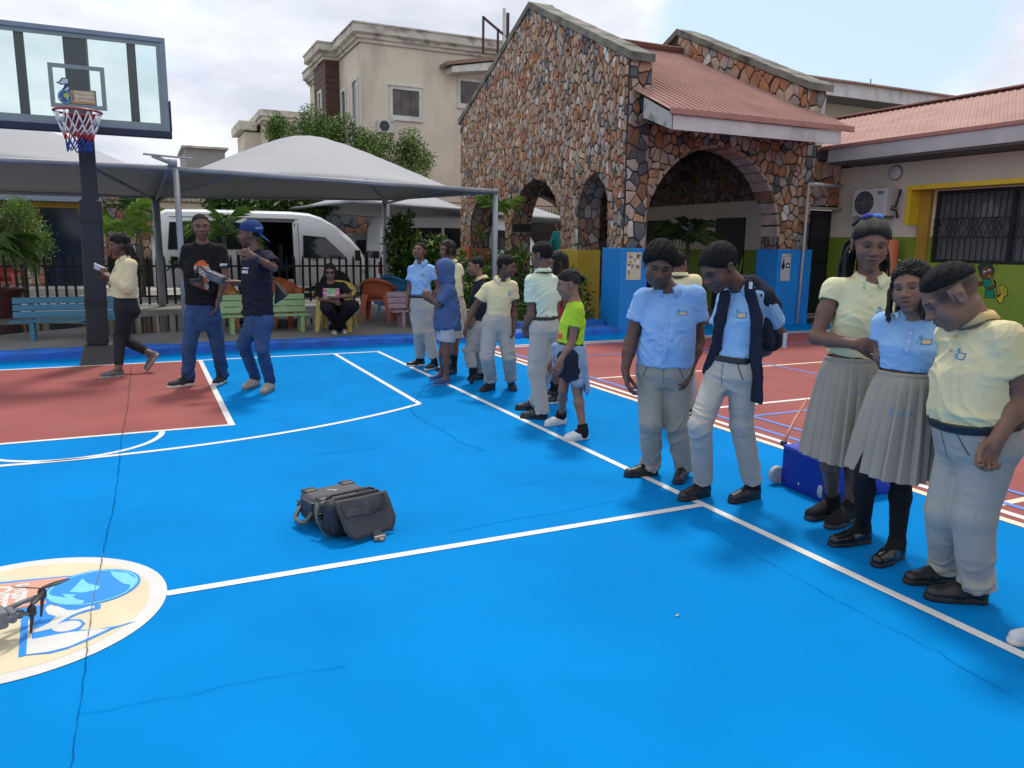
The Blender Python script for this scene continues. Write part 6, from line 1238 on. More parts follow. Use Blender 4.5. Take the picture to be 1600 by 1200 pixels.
# ================================================================ PEOPLE: bodies grown from distance fields
V3 = lambda v: np.array(v, float)
def unit(v): v = V3(v); return v/max(1e-9, np.linalg.norm(v))
class Fld:
    def __init__(s): s.ops = []
    def _add(s, mode, fn, pts, r, k): P = np.array(pts); s.ops.append((mode, fn, P.min(0)-r, P.max(0)+r, k)); return s
    def cap(s, a, b, ra, rb=None, k=0.02, sq=None, mode='u', cut=None):
        a, b = V3(a), V3(b); rb = ra if rb is None else rb; ab = b-a; L2 = max(1e-9, ab@ab)
        cn = None if cut is None else (V3(cut[0]), unit(cut[1]))
        def fn(X, Y, Z):
            t = np.clip(((X-a[0])*ab[0]+(Y-a[1])*ab[1]+(Z-a[2])*ab[2])/L2, 0, 1)
            wx, wy, wz = X-a[0]-t*ab[0], Y-a[1]-t*ab[1], Z-a[2]-t*ab[2]; q = wx*wx+wy*wy+wz*wz
            if sq is not None:
                n, f = sq; dn = wx*n[0]+wy*n[1]+wz*n[2]; q = q+dn*dn*(f*f-1)
            d = np.sqrt(np.maximum(q, 0))-(ra+(rb-ra)*t)
            if cn is not None: d = np.maximum(d, (X-cn[0][0])*cn[1][0]+(Y-cn[0][1])*cn[1][1]+(Z-cn[0][2])*cn[1][2])
            return d
        return s._add(mode, fn, [a, b], max(ra, rb)*(1 if sq is None or sq[1] > 1 else 1/sq[1]), k)
    def ell(s, c, ax, r, k=0.015, mode='u'):
        c = V3(c); ax = np.array(ax, float); r = V3(r); rm = r.min()
        def fn(X, Y, Z):
            x, y, z = X-c[0], Y-c[1], Z-c[2]; q = 0; g = 0
            for i in range(3):
                w = (x*ax[i, 0]+y*ax[i, 1]+z*ax[i, 2])/r[i]; q = q+w*w; g = g+(w/r[i])**2
            k0 = np.sqrt(q); return k0*(k0-1)/np.maximum(np.sqrt(g), 1e-6)
        return s._add(mode, fn, [c], r.max(), k)
    def loft(s, p0, p1, rt0, rt1, rows, k=0.03, n=2.4, mode='u', flat=True):
        """stacked super-ellipses along p0-p1; rows = (t, half width, front depth, back depth)"""
        p0, p1 = V3(p0), V3(p1); a = p1-p0; L = np.linalg.norm(a); ah = a/L; rows = np.array(rows); t0, t1 = rows[0, 0], rows[-1, 0]
        rt0, rt1 = unit(rt0-ah*(rt0@ah)), unit(rt1-ah*(rt1@ah))
        def fn(X, Y, Z):
            t = ((X-p0[0])*ah[0]+(Y-p0[1])*ah[1]+(Z-p0[2])*ah[2])/L; tc = np.clip(t, t0, t1); m = np.clip(tc, 0, 1)
            rx, ry, rz = [rt0[i]*(1-m)+rt1[i]*m for i in range(3)]; nr = np.sqrt(rx*rx+ry*ry+rz*rz); rx, ry, rz = rx/nr, ry/nr, rz/nr
            fx, fy, fz = ry*ah[2]-rz*ah[1], rz*ah[0]-rx*ah[2], rx*ah[1]-ry*ah[0]
            qx, qy, qz = X-p0[0]-t*a[0], Y-p0[1]-t*a[1], Z-p0[2]-t*a[2]
            u = qx*rx+qy*ry+qz*rz; v = qx*fx+qy*fy+qz*fz
            w = np.interp(tc, rows[:, 0], rows[:, 1]); d = np.where(v > 0, np.interp(tc, rows[:, 0], rows[:, 2]), np.interp(tc, rows[:, 0], rows[:, 3]))
            e = ((np.abs(u)/w)**n+(np.abs(v)/d)**n)**(1/n)
            out = (e-1)*np.minimum(w, d); dt = np.abs(t-tc)*L
            if flat: return np.where(dt > 0, np.maximum(out, dt), np.maximum(out, np.maximum(t0-t, t-t1)*L))
            return np.where(dt > 0, np.sqrt(np.maximum(out, 0)**2+dt*dt), out)
        R = rows[:, 1:].max(); return s._add(mode, fn, [p0+a*t0, p0+a*t1], R, k)
    def plane(s, p, n, k=0.004):
        p = V3(p); n = unit(n); s.ops.append(('i', lambda X, Y, Z: (X-p[0])*n[0]+(Y-p[1])*n[1]+(Z-p[2])*n[2], None, None, k)); return s
    def bounds(s):
        lo = np.min([o[2] for o in s.ops if o[0] == 'u'], 0); hi = np.max([o[3] for o in s.ops if o[0] == 'u'], 0); return lo, hi
    def ev(s, ax, pad):
        xs, ys, zs = ax; D = np.full((len(xs), len(ys), len(zs)), 0.5, np.float32)
        for mode, fn, lo, hi, k in s.ops:
            if lo is None: sl = (slice(None),)*3
            else:
                sl = tuple(slice(max(0, np.searchsorted(ax[i], lo[i]-pad-k)-1), np.searchsorted(ax[i], hi[i]+pad+k)+1) for i in range(3))
                if any(q.stop-q.start <= 1 for q in sl): continue
            X, Y, Z = xs[sl[0]][:, None, None], ys[sl[1]][None, :, None], zs[sl[2]][None, None, :]
            d = fn(X, Y, Z); V = D[sl]
            if mode == 'u': h = np.clip(0.5+0.5*(V-d)/k, 0, 1); D[sl] = V+(d-V)*h-k*h*(1-h)
            else:
                if mode == 's': d = -d
                h = np.clip(0.5-0.5*(V-d)/k, 0, 1); D[sl] = V+(d-V)*h+k*h*(1-h)
        return D
EDG = [(0, 1), (2, 3), (4, 5), (6, 7), (0, 2), (1, 3), (4, 6), (5, 7), (0, 4), (1, 5), (2, 6), (3, 7)]
OFF = np.array([[i & 1, (i >> 1) & 1, (i >> 2) & 1] for i in range(8)])
def nets(D, ax):
    S = D < 0; c = np.zeros(tuple(n-1 for n in D.shape), np.int8)
    for o in OFF: c += S[o[0]:S.shape[0]-1+o[0], o[1]:S.shape[1]-1+o[1], o[2]:S.shape[2]-1+o[2]]
    act = (c > 0) & (c < 8); idx = np.argwhere(act)
    if not len(idx): return np.zeros((0, 3)), np.zeros((0, 4), int)
    vid = np.full(act.shape, -1, np.int32); vid[act] = np.arange(len(idx))
    vals = np.stack([D[idx[:, 0]+o[0], idx[:, 1]+o[1], idx[:, 2]+o[2]] for o in OFF], 1).astype(float); acc = np.zeros((len(idx), 3)); cnt = np.zeros(len(idx))
    for a, b in EDG:
        va, vb = vals[:, a], vals[:, b]; m = (va < 0) != (vb < 0); t = np.where(m, va/np.where(m, va-vb, 1), 0)
        acc += np.where(m[:, None], OFF[a]+t[:, None]*(OFF[b]-OFF[a]), 0); cnt += m
    loc = acc/cnt[:, None]; P = np.stack([ax[i][idx[:, i]]+loc[:, i]*(ax[i][idx[:, i]+1]-ax[i][idx[:, i]]) for i in range(3)], 1); Q = []
    for d in range(3):
        e, f = (d+1) % 3, (d+2) % 3
        lo = [slice(None)]*3; hi = [slice(None)]*3; lo[d] = slice(0, -1); hi[d] = slice(1, None)
        for q in (e, f): lo[q] = slice(1, -1); hi[q] = slice(1, -1)
        A, B = S[tuple(lo)], S[tuple(hi)]
        for flip, M in ((False, A & ~B), (True, ~A & B)):
            I = np.argwhere(M)
            if not len(I): continue
            base = I.copy(); base[:, e] += 0; base[:, f] += 0
            def g(de, df):
                J = base.copy(); J[:, e] += de; J[:, f] += df; return vid[J[:, 0], J[:, 1], J[:, 2]]
            q = np.stack([g(0, 0), g(1, 0), g(1, 1), g(0, 1)], 1); Q.append(q[:, ::-1] if flip else q)
    return P, np.concatenate(Q)
def grow(F, v, lo=None, hi=None, skip=()):
    if lo is None: lo, hi = F.bounds()
    lo = np.array(lo)-2.5*v; hi = np.array(hi)+2.5*v; ax = [np.arange(lo[i], hi[i]+v, v) for i in range(3)]
    P, Q = nets(F.ev(ax, 2.5*v), ax)
    for a, b in skip:
        if len(Q): c = P[Q].mean(1); Q = Q[~((c > a+v*0.9) & (c < b-v*0.9)).all(1)]
    return P, Q
def join(parts):
    Ps, Qs, n = [], [], 0
    for P, Q in parts: Ps.append(P); Qs.append(Q+n); n += len(P)
    return np.concatenate(Ps), np.concatenate(Qs)
def to_mesh(name, P, Q, m, parent, tint=None, smooth=True, label=None):
    used = np.unique(Q); mp_ = np.full(len(P), -1, np.int64); mp_[used] = np.arange(len(used)); P = P[used]; Q = mp_[Q]
    me = bpy.data.meshes.new(name); n = Q.shape[1]; me.vertices.add(len(P)); me.vertices.foreach_set('co', P.astype(np.float32).ravel()); me.loops.add(Q.size); me.loops.foreach_set('vertex_index', Q.astype(np.int32).ravel())
    me.polygons.add(len(Q)); me.polygons.foreach_set('loop_start', np.arange(len(Q), dtype=np.int32)*n); me.polygons.foreach_set('loop_total', np.full(len(Q), n, np.int32))
    if smooth: me.polygons.foreach_set('use_smooth', np.ones(len(Q), bool))
    me.update(calc_edges=True)
    if tint is not None:
        at = me.color_attributes.new('tint', 'FLOAT_COLOR', 'POINT'); c = np.ones((len(P), 4), np.float32); c[:, :3] = tint(P); at.data.foreach_set('color', c.ravel())
    me.materials.append(m); return props(link(name, me, parent), label)
def normals(P, Q):
    n = np.cross(P[Q[:, 2]]-P[Q[:, 0]], P[Q[:, 3]]-P[Q[:, 1]]); N = np.zeros_like(P)
    for i in range(4): np.add.at(N, Q[:, i], n)
    return N/np.maximum(np.linalg.norm(N, axis=1), 1e-12)[:, None]
def relax(P, Q, it=1, lam=0.5):
    for _ in range(it):
        S_ = np.zeros_like(P); c = np.zeros(len(P))
        for i in range(4):
            for j in (1, 3): np.add.at(S_, Q[:, i], P[Q[:, (i+j) % 4]]); np.add.at(c, Q[:, i], 1)
        P = P*(1-lam)+lam*S_/np.maximum(c, 1)[:, None]
    return P
def ripple(P, seed, fr, amp, dirs=None, sharp=0.6):
    """cloth folds: a few warped ridged waves"""
    r = np.random.default_rng(seed); out = np.zeros(len(P)); warp = sum(np.sin(P@r.normal(size=3)*fr*0.55+r.random()*6)*0.9 for _ in range(3))
    for i in range(4):
        d = r.normal(size=3) if dirs is None else V3(dirs[i % len(dirs)])+r.normal(size=3)*0.25
        d = unit(d); w = np.sin(P@d*fr*(0.75+0.6*r.random())+warp+r.random()*6); out += (1-np.abs(w))**3*sharp*1.3-0.25+w*(1-sharp)*0.3
    mask = 0.55+0.45*np.sin(P@r.normal(size=3)*fr*0.3+r.random()*6)
    return out*amp*mask*1.15
def cloth(name, F, v, m, parent, seed, folds=(), it=1, label=None):
    P, Q = grow(F, v); P = relax(P, Q, it, 0.5)
    if folds:
        N = normals(P, Q); h = np.zeros(len(P))
        for fr, amp, dirs, msk in folds: h += ripple(P, seed, fr, amp, dirs)*(msk(P) if msk is not None else 1); seed += 1
        P = P+N*h[:, None]
    return to_mesh(name, P, Q, m, parent, label=label)
def fabric(name, c, rough=0.85, var=0.06, bscale=380, bump=0.25, **k): return pm('cloth_'+name, c, rough, var=var, scale=7, bump=bump, bscale=bscale, spec=0.2, **k)
def skin_mat(name, c): return pm('skin_'+name, c, 0.48, var=0.10, scale=14, bump=0.12, bscale=160, spec=0.42, attr='tint')
SK = {'deep': skin_mat('deep', (0.115, 0.054, 0.036)), 'dark': skin_mat('dark', (0.160, 0.078, 0.052)), 'brown': skin_mat('brown', (0.215, 0.110, 0.072)), 'warm': skin_mat('warm', (0.24, 0.125, 0.082))}
m_hair = pm('hair_black', (0.010, 0.009, 0.0095), 0.75, var=0.5, scale=60, bump=0.9, bscale=330, spec=0.25)
m_braid = pm('hair_braid', (0.012, 0.010, 0.010), 0.5, var=0.5, scale=80, bump=0.8, bscale=260, spec=0.35)
m_eye = flat('eye_white', (0.52, 0.48, 0.45), 0.2); m_iris = flat('eye_iris', (0.010, 0.007, 0.006), 0.12)
class Hd:
    """head frame: s to the person's left, f forwards, u up; sizes in metres times scale"""
    def __init__(h, c, yaw, pitch, roll, hh):
        y, p, r = [math.radians(q) for q in (yaw, pitch, roll)]; F = -math.cos(y)*V3(CF)+math.sin(y)*V3(CRT); U = V3((0, 0, 1)); S = np.cross(U, F)
        F, U = F*math.cos(p)-U*math.sin(p), U*math.cos(p)+F*math.sin(p); S, U = S*math.cos(r)+U*math.sin(r), U*math.cos(r)-S*math.sin(r)
        h.S, h.F, h.U, h.c, h.k = S, F, U, V3(c), hh/0.225; h.ax = np.array([S, F, U])
    def p(h, s, f, u): return h.c+(h.S*s+h.F*f+h.U*u)*h.k
    def loc(h, P): return ((P-h.c)@h.ax.T)/h.k
def head_field(F, h, fem=0.0, full=0.0, ears=True, mouth=0.0):
    k = h.k; p = h.p; E = lambda c, r, kk=0.015, mode='u': F.ell(p(*c), h.ax, V3(r)*k, kk*k, mode); C_ = lambda a, b, ra, rb, kk=0.01, mode='u': F.cap(p(*a), p(*b), ra*k, rb*k, kk*k, mode=mode)
    jw = 0.050+0.008*full-0.004*fem
    E((0, -0.014, 0.032), (0.0735, 0.093, 0.080)); E((0, 0.026, 0.0), (0.064, 0.066, 0.086), 0.02); E((0, 0.034, -0.062), (jw, 0.048, 0.042), 0.028); E((0, 0.064, -0.094), (0.021, 0.020, 0.016), 0.022)
    for sg in (-1, 1):
        E((sg*0.040, 0.058, -0.030), (0.025+0.005*full, 0.024, 0.030+0.006*full), 0.022)
        C_((sg*0.012, 0.084, 0.027), (sg*0.046, 0.071, 0.026), 0.0085, 0.0075, 0.014)
    C_((0, 0.086, 0.016), (0, 0.100, -0.018), 0.008, 0.011, 0.012); E((0, 0.103, -0.024), (0.0145, 0.0135, 0.0115), 0.008)
    for sg in (-1, 1): E((sg*0.0155, 0.094, -0.027), (0.0105, 0.0125, 0.0092), 0.006)
    for sg in (-1, 1): E((sg*0.0080, 0.1035, -0.0345), (0.0040, 0.0055, 0.0035), 0.003, 's')
    E((0, 0.080, -0.056), (0.026, 0.020, 0.021), 0.016)
    C_((-0.017, 0.0895, -0.0505), (0.017, 0.0895, -0.0505), 0.0062, 0.0062, 0.008); E((0, 0.096, -0.0505), (0.011, 0.0055, 0.0058), 0.006); C_((-0.014, 0.0885, -0.0635), (0.014, 0.0885, -0.0635), 0.0072, 0.0072, 0.008)
    C_((-0.022, 0.098, -0.0568), (0.022, 0.098, -0.0568), 0.0024+mouth*0.003, 0.0024+mouth*0.003, 0.004, 's')
    for sg in (-1, 1):
        E((sg*0.0315, 0.094, 0.004), (0.019, 0.015, 0.0105), 0.012, 's')
        E((sg*0.0310, 0.0665, 0.0035), (0.0150, 0.0148, 0.0142), 0.005)
        E((sg*0.0312, 0.083, 0.0028), (0.0140, 0.0080, 0.0044), 0.002, 's')
    if ears:
        for sg in (-1, 1):
            a = h.ax.copy(); E((sg*0.0765, -0.010, -0.004), (0.0065, 0.0175, 0.0300), 0.006); E((sg*0.0770, -0.012, 0.012), (0.0090, 0.0180, 0.0150), 0.005); E((sg*0.0845, -0.006, -0.002), (0.0055, 0.0095, 0.0170), 0.004, 's')
def head_tint(h, P, fade=None, nat=1.0):
    L = h.loc(P); s, f, u = L[:, 0], L[:, 1], L[:, 2]; c = np.ones((len(P), 3)); inh = (np.abs(s) < 0.11) & (np.abs(f) < 0.13) & (np.abs(u) < 0.14)
    sm = lambda x, a, b: np.clip((x-a)/(b-a), 0, 1)
    lip = np.exp(-((u+0.0568)/0.0105)**4)*np.exp(-(s/0.0235)**4)*(f > 0.07); c *= 1-lip[:, None]*np.array([0.12, 0.30, 0.22])
    line = np.exp(-((u+0.0568)/0.0022)**2)*np.exp(-(s/0.023)**6)*(f > 0.07); c *= 1-0.6*line[:, None]
    bu = 0.0295-0.10*(np.abs(s)-0.03)**2/0.02; br = np.exp(-((u-bu)/0.0042)**4)*np.exp(-((np.abs(s)-0.031)/0.0185)**6)*(f > 0.045); c *= 1-0.80*br[:, None]*nat
    ey = np.exp(-((u-0.0055)/0.0035)**2)*np.exp(-((np.abs(s)-0.031)/0.0145)**4)*(f > 0.06); c *= 1-0.6*ey[:, None]
    if fade: 
        d = fade(s, f, u); c *= 1-0.92*d[:, None]
    c[~inh] = 1.0
    return c
def hand(F, w, tip, nrm, size, curl, side, spread=1.0, point=False):
    """palm with five separate bent fingers; nrm = palm facing direction, side = +1 thumb along nrm x dir"""
    w = V3(w); d = unit(V3(tip)-w); nrm = V3(nrm); nrm = unit(nrm-d*(nrm@d)); t = np.cross(d, nrm)*side; g = size/0.18
    F.cap(w-d*0.012, w+d*0.03*g, 0.025*g, 0.030*g, 0.012, sq=(nrm, 1.35))
    kn = []
    for i, (o, l) in enumerate(((0.030, 0.088), (0.010, 0.092), (-0.010, 0.088), (-0.029, 0.080))):
        k_ = w+(d*l+t*o)*g; F.cap(w+(d*0.02+t*o*0.55)*g, k_, 0.0135*g, 0.0112*g, 0.010); kn.append(k_)
    for i, (k_, ln) in enumerate(zip(kn, (0.066, 0.074, 0.069, 0.055))):
        c = curl*(0.75+0.12*i); a = d+t*(0.10*(1.5-i)*spread)*0.6; a = unit(a); p0 = k_; ang = 0
        if point and i == 0: c = 0.05
        for seg, fr, r0, r1 in ((0, 0.45, 0.0094, 0.0088), (1, 0.30, 0.0088, 0.0080), (2, 0.25, 0.0080, 0.0066)):
            ang += c*(0.8 if seg == 0 else 1.0); q = a*math.cos(ang)+nrm*math.sin(ang); p1 = p0+q*ln*fr*g; F.cap(p0, p1, r0*g, r1*g, 0.003); p0 = p1
    b0 = w+(d*0.020+t*0.022)*g; b1 = w+(d*0.052+t*0.045+nrm*0.014)*g; b2 = b1+(d*0.030+t*0.010+nrm*0.012*(1+curl))*g; b3 = b2+(d*0.024-t*0.004+nrm*0.008*(1+curl))*g
    F.cap(b0, b1, 0.0140*g, 0.0115*g, 0.010); F.cap(b1, b2, 0.0108*g, 0.0096*g, 0.004); F.cap(b2, b3, 0.0096*g, 0.0076*g, 0.004)
def strip(name, rings, m, parent, closed=False, solid=0.003, smooth=True):
    """sheet through rows of points"""
    n = len(rings[0]); vs = [tuple(q) for r in rings for q in r]; fs = []
    for i in range(len(rings)-1):
        for j in range(n if closed else n-1): fs.append((i*n+j, i*n+(j+1) % n, (i+1)*n+(j+1) % n, (i+1)*n+j))
    me = bpy.data.meshes.new(name); me.from_pydata(vs, [], fs); me.materials.append(m)
    if smooth: me.polygons.foreach_set('use_smooth', [True]*len(fs))
    o = link(name, me, parent)
    if solid: md = o.modifiers.new('t', 'SOLIDIFY'); md.thickness = solid; md.offset = 0
    return o
def decal(name, target, centre, right, up, toward, w, h, nx, ny, colour, parent, lift=0.0022, reach=0.6):
    """flat print that follows the cloth: a grid dropped onto the garment mesh; colour(u,v) -> rgb or None"""
    bvh = BVHTree.FromObject(target, bpy.context.evaluated_depsgraph_get()) if False else BVHTree.FromPolygons([v.co for v in target.data.vertices], [p.vertices[:] for p in target.data.polygons])
    c, rt, up_, tw = V3(centre), unit(right), unit(up), unit(toward); b = MB(); idx = {}; vs = []
    for j in range(ny+1):
        for i in range(nx+1):
            p = c+rt*(i/nx-0.5)*w+up_*(j/ny-0.5)*h+tw*reach*0.5; hit = bvh.ray_cast(Vector(p), Vector(-tw), reach)
            if hit[0] is not None: idx[i, j] = len(vs); vs.append(tuple(hit[0]+Vector(tw)*lift))
    for j in range(ny):
        for i in range(nx):
            col = colour((i+0.5)/nx, (j+0.5)/ny)
            if col is None or not all(q in idx for q in ((i, j), (i+1, j), (i+1, j+1), (i, j+1))): continue
            key = 'print_%d_%d_%d' % tuple(int(x*255) for x in col); b.mat(flat(key, col, 0.7)); b.f.append(tuple(idx[q] for q in ((i, j), (i+1, j), (i+1, j+1), (i, j+1)))); b.m.append(b.mi)
    if not b.f: return None
    me = bpy.data.meshes.new(name); me.from_pydata(vs, [], b.f)
    for q in b.uni: me.materials.append(q)
    me.polygons.foreach_set('material_index', b.m); me.polygons.foreach_set('use_smooth', [True]*len(b.f)); me.update()
    return link(name, me, parent)
def shoe(t, H, T, up, style, col, sole, v, extra=None):
    H, T, up = V3(H), V3(T), unit(up); L = np.linalg.norm(T-H); d = unit(T-H); up = unit(up-d*(up@d)); la = np.cross(up, d); g = L/0.265
    q = lambda a, b, c=0.0: H+d*a*g+up*b*g+la*c*g
    F = Fld(); hi = 0.074 if style in ('crocs', 'mary', 'slipper') else 0.104
    F.cap(q(0.036, 0.036), q(0.036, hi-0.02), 0.032*g, 0.030*g, 0.02); F.cap(q(0.04, 0.042), q(0.15, 0.036), 0.033*g, 0.036*g, 0.02); F.cap(q(0.14, 0.036), q(0.224, 0.031), 0.041*g, 0.035*g, 0.02, sq=(up, 1.12))
    F.cap(q(0.055, 0.060), q(0.132, 0.056), 0.031*g, 0.026*g, 0.02)
    if style == 'crocs': F.cap(q(0.17, 0.040), q(0.212, 0.030), 0.040*g, 0.036*g, 0.02)
    if style in ('sneaker', 'boot'): F.cap(q(0.055, hi-0.03), q(0.062, hi+0.004), 0.036*g, 0.037*g, 0.015); F.cap(q(0.085, hi-0.022), q(0.10, hi+0.008), 0.022*g, 0.018*g, 0.012)
    if style == 'mary': F.cap(q(0.060, 0.085), q(0.13, 0.075), 0.022*g, 0.026*g, 0.004, mode='s')
    F.cap(q(0.055, hi+0.022), q(0.06, hi+0.08), 0.027*g, 0.034*g, 0.006, mode='s')
    F.plane(q(0, 0.014), -up)
    o = cloth('shoe', F, v, col, t, 3, ((60, 0.001, None, None),))
    S = Fld(); S.cap(q(0.036, 0.010), q(0.10, 0.010), 0.035*g, 0.033*g, 0.01); S.cap(q(0.10, 0.010), q(0.165, 0.010), 0.033*g, 0.041*g, 0.01); S.cap(q(0.165, 0.010), q(0.228, 0.010), 0.041*g, 0.036*g, 0.01)
    S.plane(q(0, 0.027 if style != 'mary' else 0.022), up, 0.003); S.plane(q(0, -0.0), -up, 0.002)
    if style == 'mary': S.cap(q(0.095, 0.0), q(0.105, 0.0), 0.014*g, 0.014*g, 0.004, mode='s')
    P, Q = grow(S, min(v, 0.005)); so_ = to_mesh('sole', P, Q, sole, o)
    if style in ('sneaker', 'boot'):
        b = MB()
        for i in range(4):
            x = 0.085+0.022*i; z = 0.088-0.0085*i
            b.tube([Vector(q(x, z-0.012, -0.022)), Vector(q(x+0.006, z+0.002, 0)), Vector(q(x, z-0.012, 0.022))], 0.0032*g, 5)
        if extra == 'bow': b.tube([Vector(q(0.08, 0.095, 0.0)), Vector(q(0.06, 0.115, 0.03)), Vector(q(0.09, 0.110, 0.035)), Vector(q(0.085, 0.095, 0.004))], 0.003*g, 5)
        b.build('laces', m_lace if col is not m_blacksh else MATS['lace_black'], o, smooth=True, kind='stuff')
    if style == 'mary':
        b = MB(); b.tube([Vector(q(0.085, 0.040, -0.040)), Vector(q(0.083, 0.082, -0.022)), Vector(q(0.083, 0.090, 0)), Vector(q(0.083, 0.082, 0.022)), Vector(q(0.085, 0.040, 0.040))], 0.0075*g, 6); b.build('strap', col, o, smooth=True)
        b = MB(); b.box(q(0.086, 0.074, -0.034), (0.014, 0.014, 0.014)); b.build('buckle', MATS['steel'], o)
    if extra == 'stripes':
        b = MB()
        for sg in (-1, 1):
            for i in range(3):
                a0, a1 = q(0.085+0.022*i, 0.030, sg*0.0395), q(0.105+0.022*i, 0.066-0.004*i, sg*0.031); w = d*0.0052*g
                b.add([Vector(a0-w), Vector(a0+w), Vector(a1+w), Vector(a1-w)], [(0, 1, 2, 3)])
        ob = b.build('side_stripes', flat('stripe_white', (0.55, 0.56, 0.56), 0.5), o, fix=False); md = ob.modifiers.new('t', 'SOLIDIFY'); md.thickness = 0.006; md.offset = 0
    if style == 'crocs':
        b = MB()
        for i, (x, y) in enumerate(((0.19, -0.014), (0.19, 0.014), (0.215, 0), (0.17, 0), (0.17, 0.026), (0.17, -0.026), (0.205, 0.024))): b.box(q(x, 0.069-abs(y)*0.45-0.35*max(0, x-0.18), y), (0.006, 0.006, 0.006))
        b.build('vent_hole', m_trim, o, kind='stuff')
        b = MB(); b.box(q(0.18, 0.074, 0.008), (0.014, 0.014, 0.008)); b.box(q(0.165, 0.072, -0.012), (0.012, 0.012, 0.008)); b.build('charm', flat('charm_red', (0.5, 0.05, 0.05), 0.4), o, kind='stuff')
    return o
m_lace = flat('lace_white', (0.6, 0.6, 0.58), 0.8); flat('lace_black', (0.015, 0.015, 0.016), 0.8)
m_blacksh = pm('shoe_black', (0.013, 0.013, 0.014), 0.38, var=0.2, scale=12, bump=0.15, bscale=90, spec=0.5); m_soleb = flat('sole_black', (0.012, 0.012, 0.012), 0.6); m_solew = flat('sole_white', (0.60, 0.58, 0.54), 0.6)
def collar(t, N, up, S, F_, r, m, drop=0.045, open_=22, hi=0.026, wide=0.030, n=26):
    N, up, S, F_ = V3(N), unit(up), V3(S), V3(F_); rings = [[], [], [], []]
    for i in range(n+1):
        a = math.radians(-180+open_+(360-2*open_)*i/n); fr = max(0, (abs(a)-1.6)/1.4); dr = -F_*math.cos(a)*0.95+S*math.sin(a)*1.05
        base = N-F_*0.006; h = hi-0.030*fr
        rings[0].append(base+dr*(r-0.004)+up*(h-0.024)); rings[1].append(base+dr*r+up*h); rings[2].append(base+dr*(r+0.008)+up*(h+0.002)); rings[3].append(base+dr*(r+wide+0.006*fr)+up*(h-0.026-drop*fr))
    return strip('collar', rings, m, t, solid=0.004)
def braids(t, h, m, starts, length, r, seed, fall=(0, 0, -1), wig=0.012, name='hair_braid', body=None, sway=None):
    rr = random.Random(seed); b = MB()
    for (s, f, u) in starts:
        p = h.p(s, f, u); out = unit(h.S*s+h.F*f*0.6); L_ = length*rr.uniform(0.8, 1.1); pts = [Vector(h.p(s*0.55, f*0.55, min(u+0.055, 0.112))), Vector(p)]; q = V3(p); dr = unit(out*0.35+V3(fall)); ph = rr.random()*6
        nseg = 9
        for i in range(nseg):
            q = q+unit(dr+V3((rr.gauss(0, 1), rr.gauss(0, 1), 0))*0.10)*L_/nseg
            if body is not None: q = body(q)
            dr = unit(dr*0.5+V3(fall)+(V3(sway) if sway is not None else 0)); pts.append(Vector(q+V3((math.sin(i*1.7+ph), math.cos(i*1.3+ph), 0))*wig*0.3))
        b.tube(pts, [r*0.7]+[r*(1.0+0.16*math.sin(i*2.6+ph)) for i in range(len(pts)-2)]+[r*0.5], 6)
    return b.build(name, m, t, smooth=True, kind='stuff')
def hair_cap(t, h, v, thick, m=None, front=0.062, nape=-0.075, fpos=0.083, bumps=(420, 0.0011), side=0.0, name='hair', lump=None, sidein=0.0):
    F = Fld(); k = h.k
    F.ell(h.p(0, -0.014, 0.034+thick*0.35), h.ax, V3((0.0735+thick*(1-sidein), 0.093+thick, 0.080+thick))*k, 0.01); F.ell(h.p(0, 0.020, 0.012+thick*0.3), h.ax, V3((0.0655+thick*(1-sidein), 0.068+thick, 0.082+thick*0.8))*k, 0.012*k)
    if lump: 
        for c, r in lump: F.ell(h.p(*c), h.ax, V3(r)*k, 0.02*k)
    p0, p1 = V3((fpos, front-0.016)), V3((-0.10, nape)); d2 = unit(p1-p0); n2 = V3((d2[1], -d2[0])); n2 = n2 if n2[1] < 0 else -n2
    F.plane(h.p(0, p0[0], p0[1]), h.F*n2[0]+h.U*n2[1], 0.030*k)
    F.ell(h.p(0, 0.086, 0.004), h.ax, V3((0.066, 0.062, front-0.003))*k, 0.010*k, 's')   # rounded hairline
    P, Q = grow(F, v); N = normals(P, Q)
    if bumps: rg = np.random.default_rng(5); P = P+N*((ripple(P, 77, bumps[0], bumps[1]*2)+rg.normal(size=len(P))*bumps[1]*0.6)[:, None])
    return to_mesh(name, P, Q, m or m_hair, t)
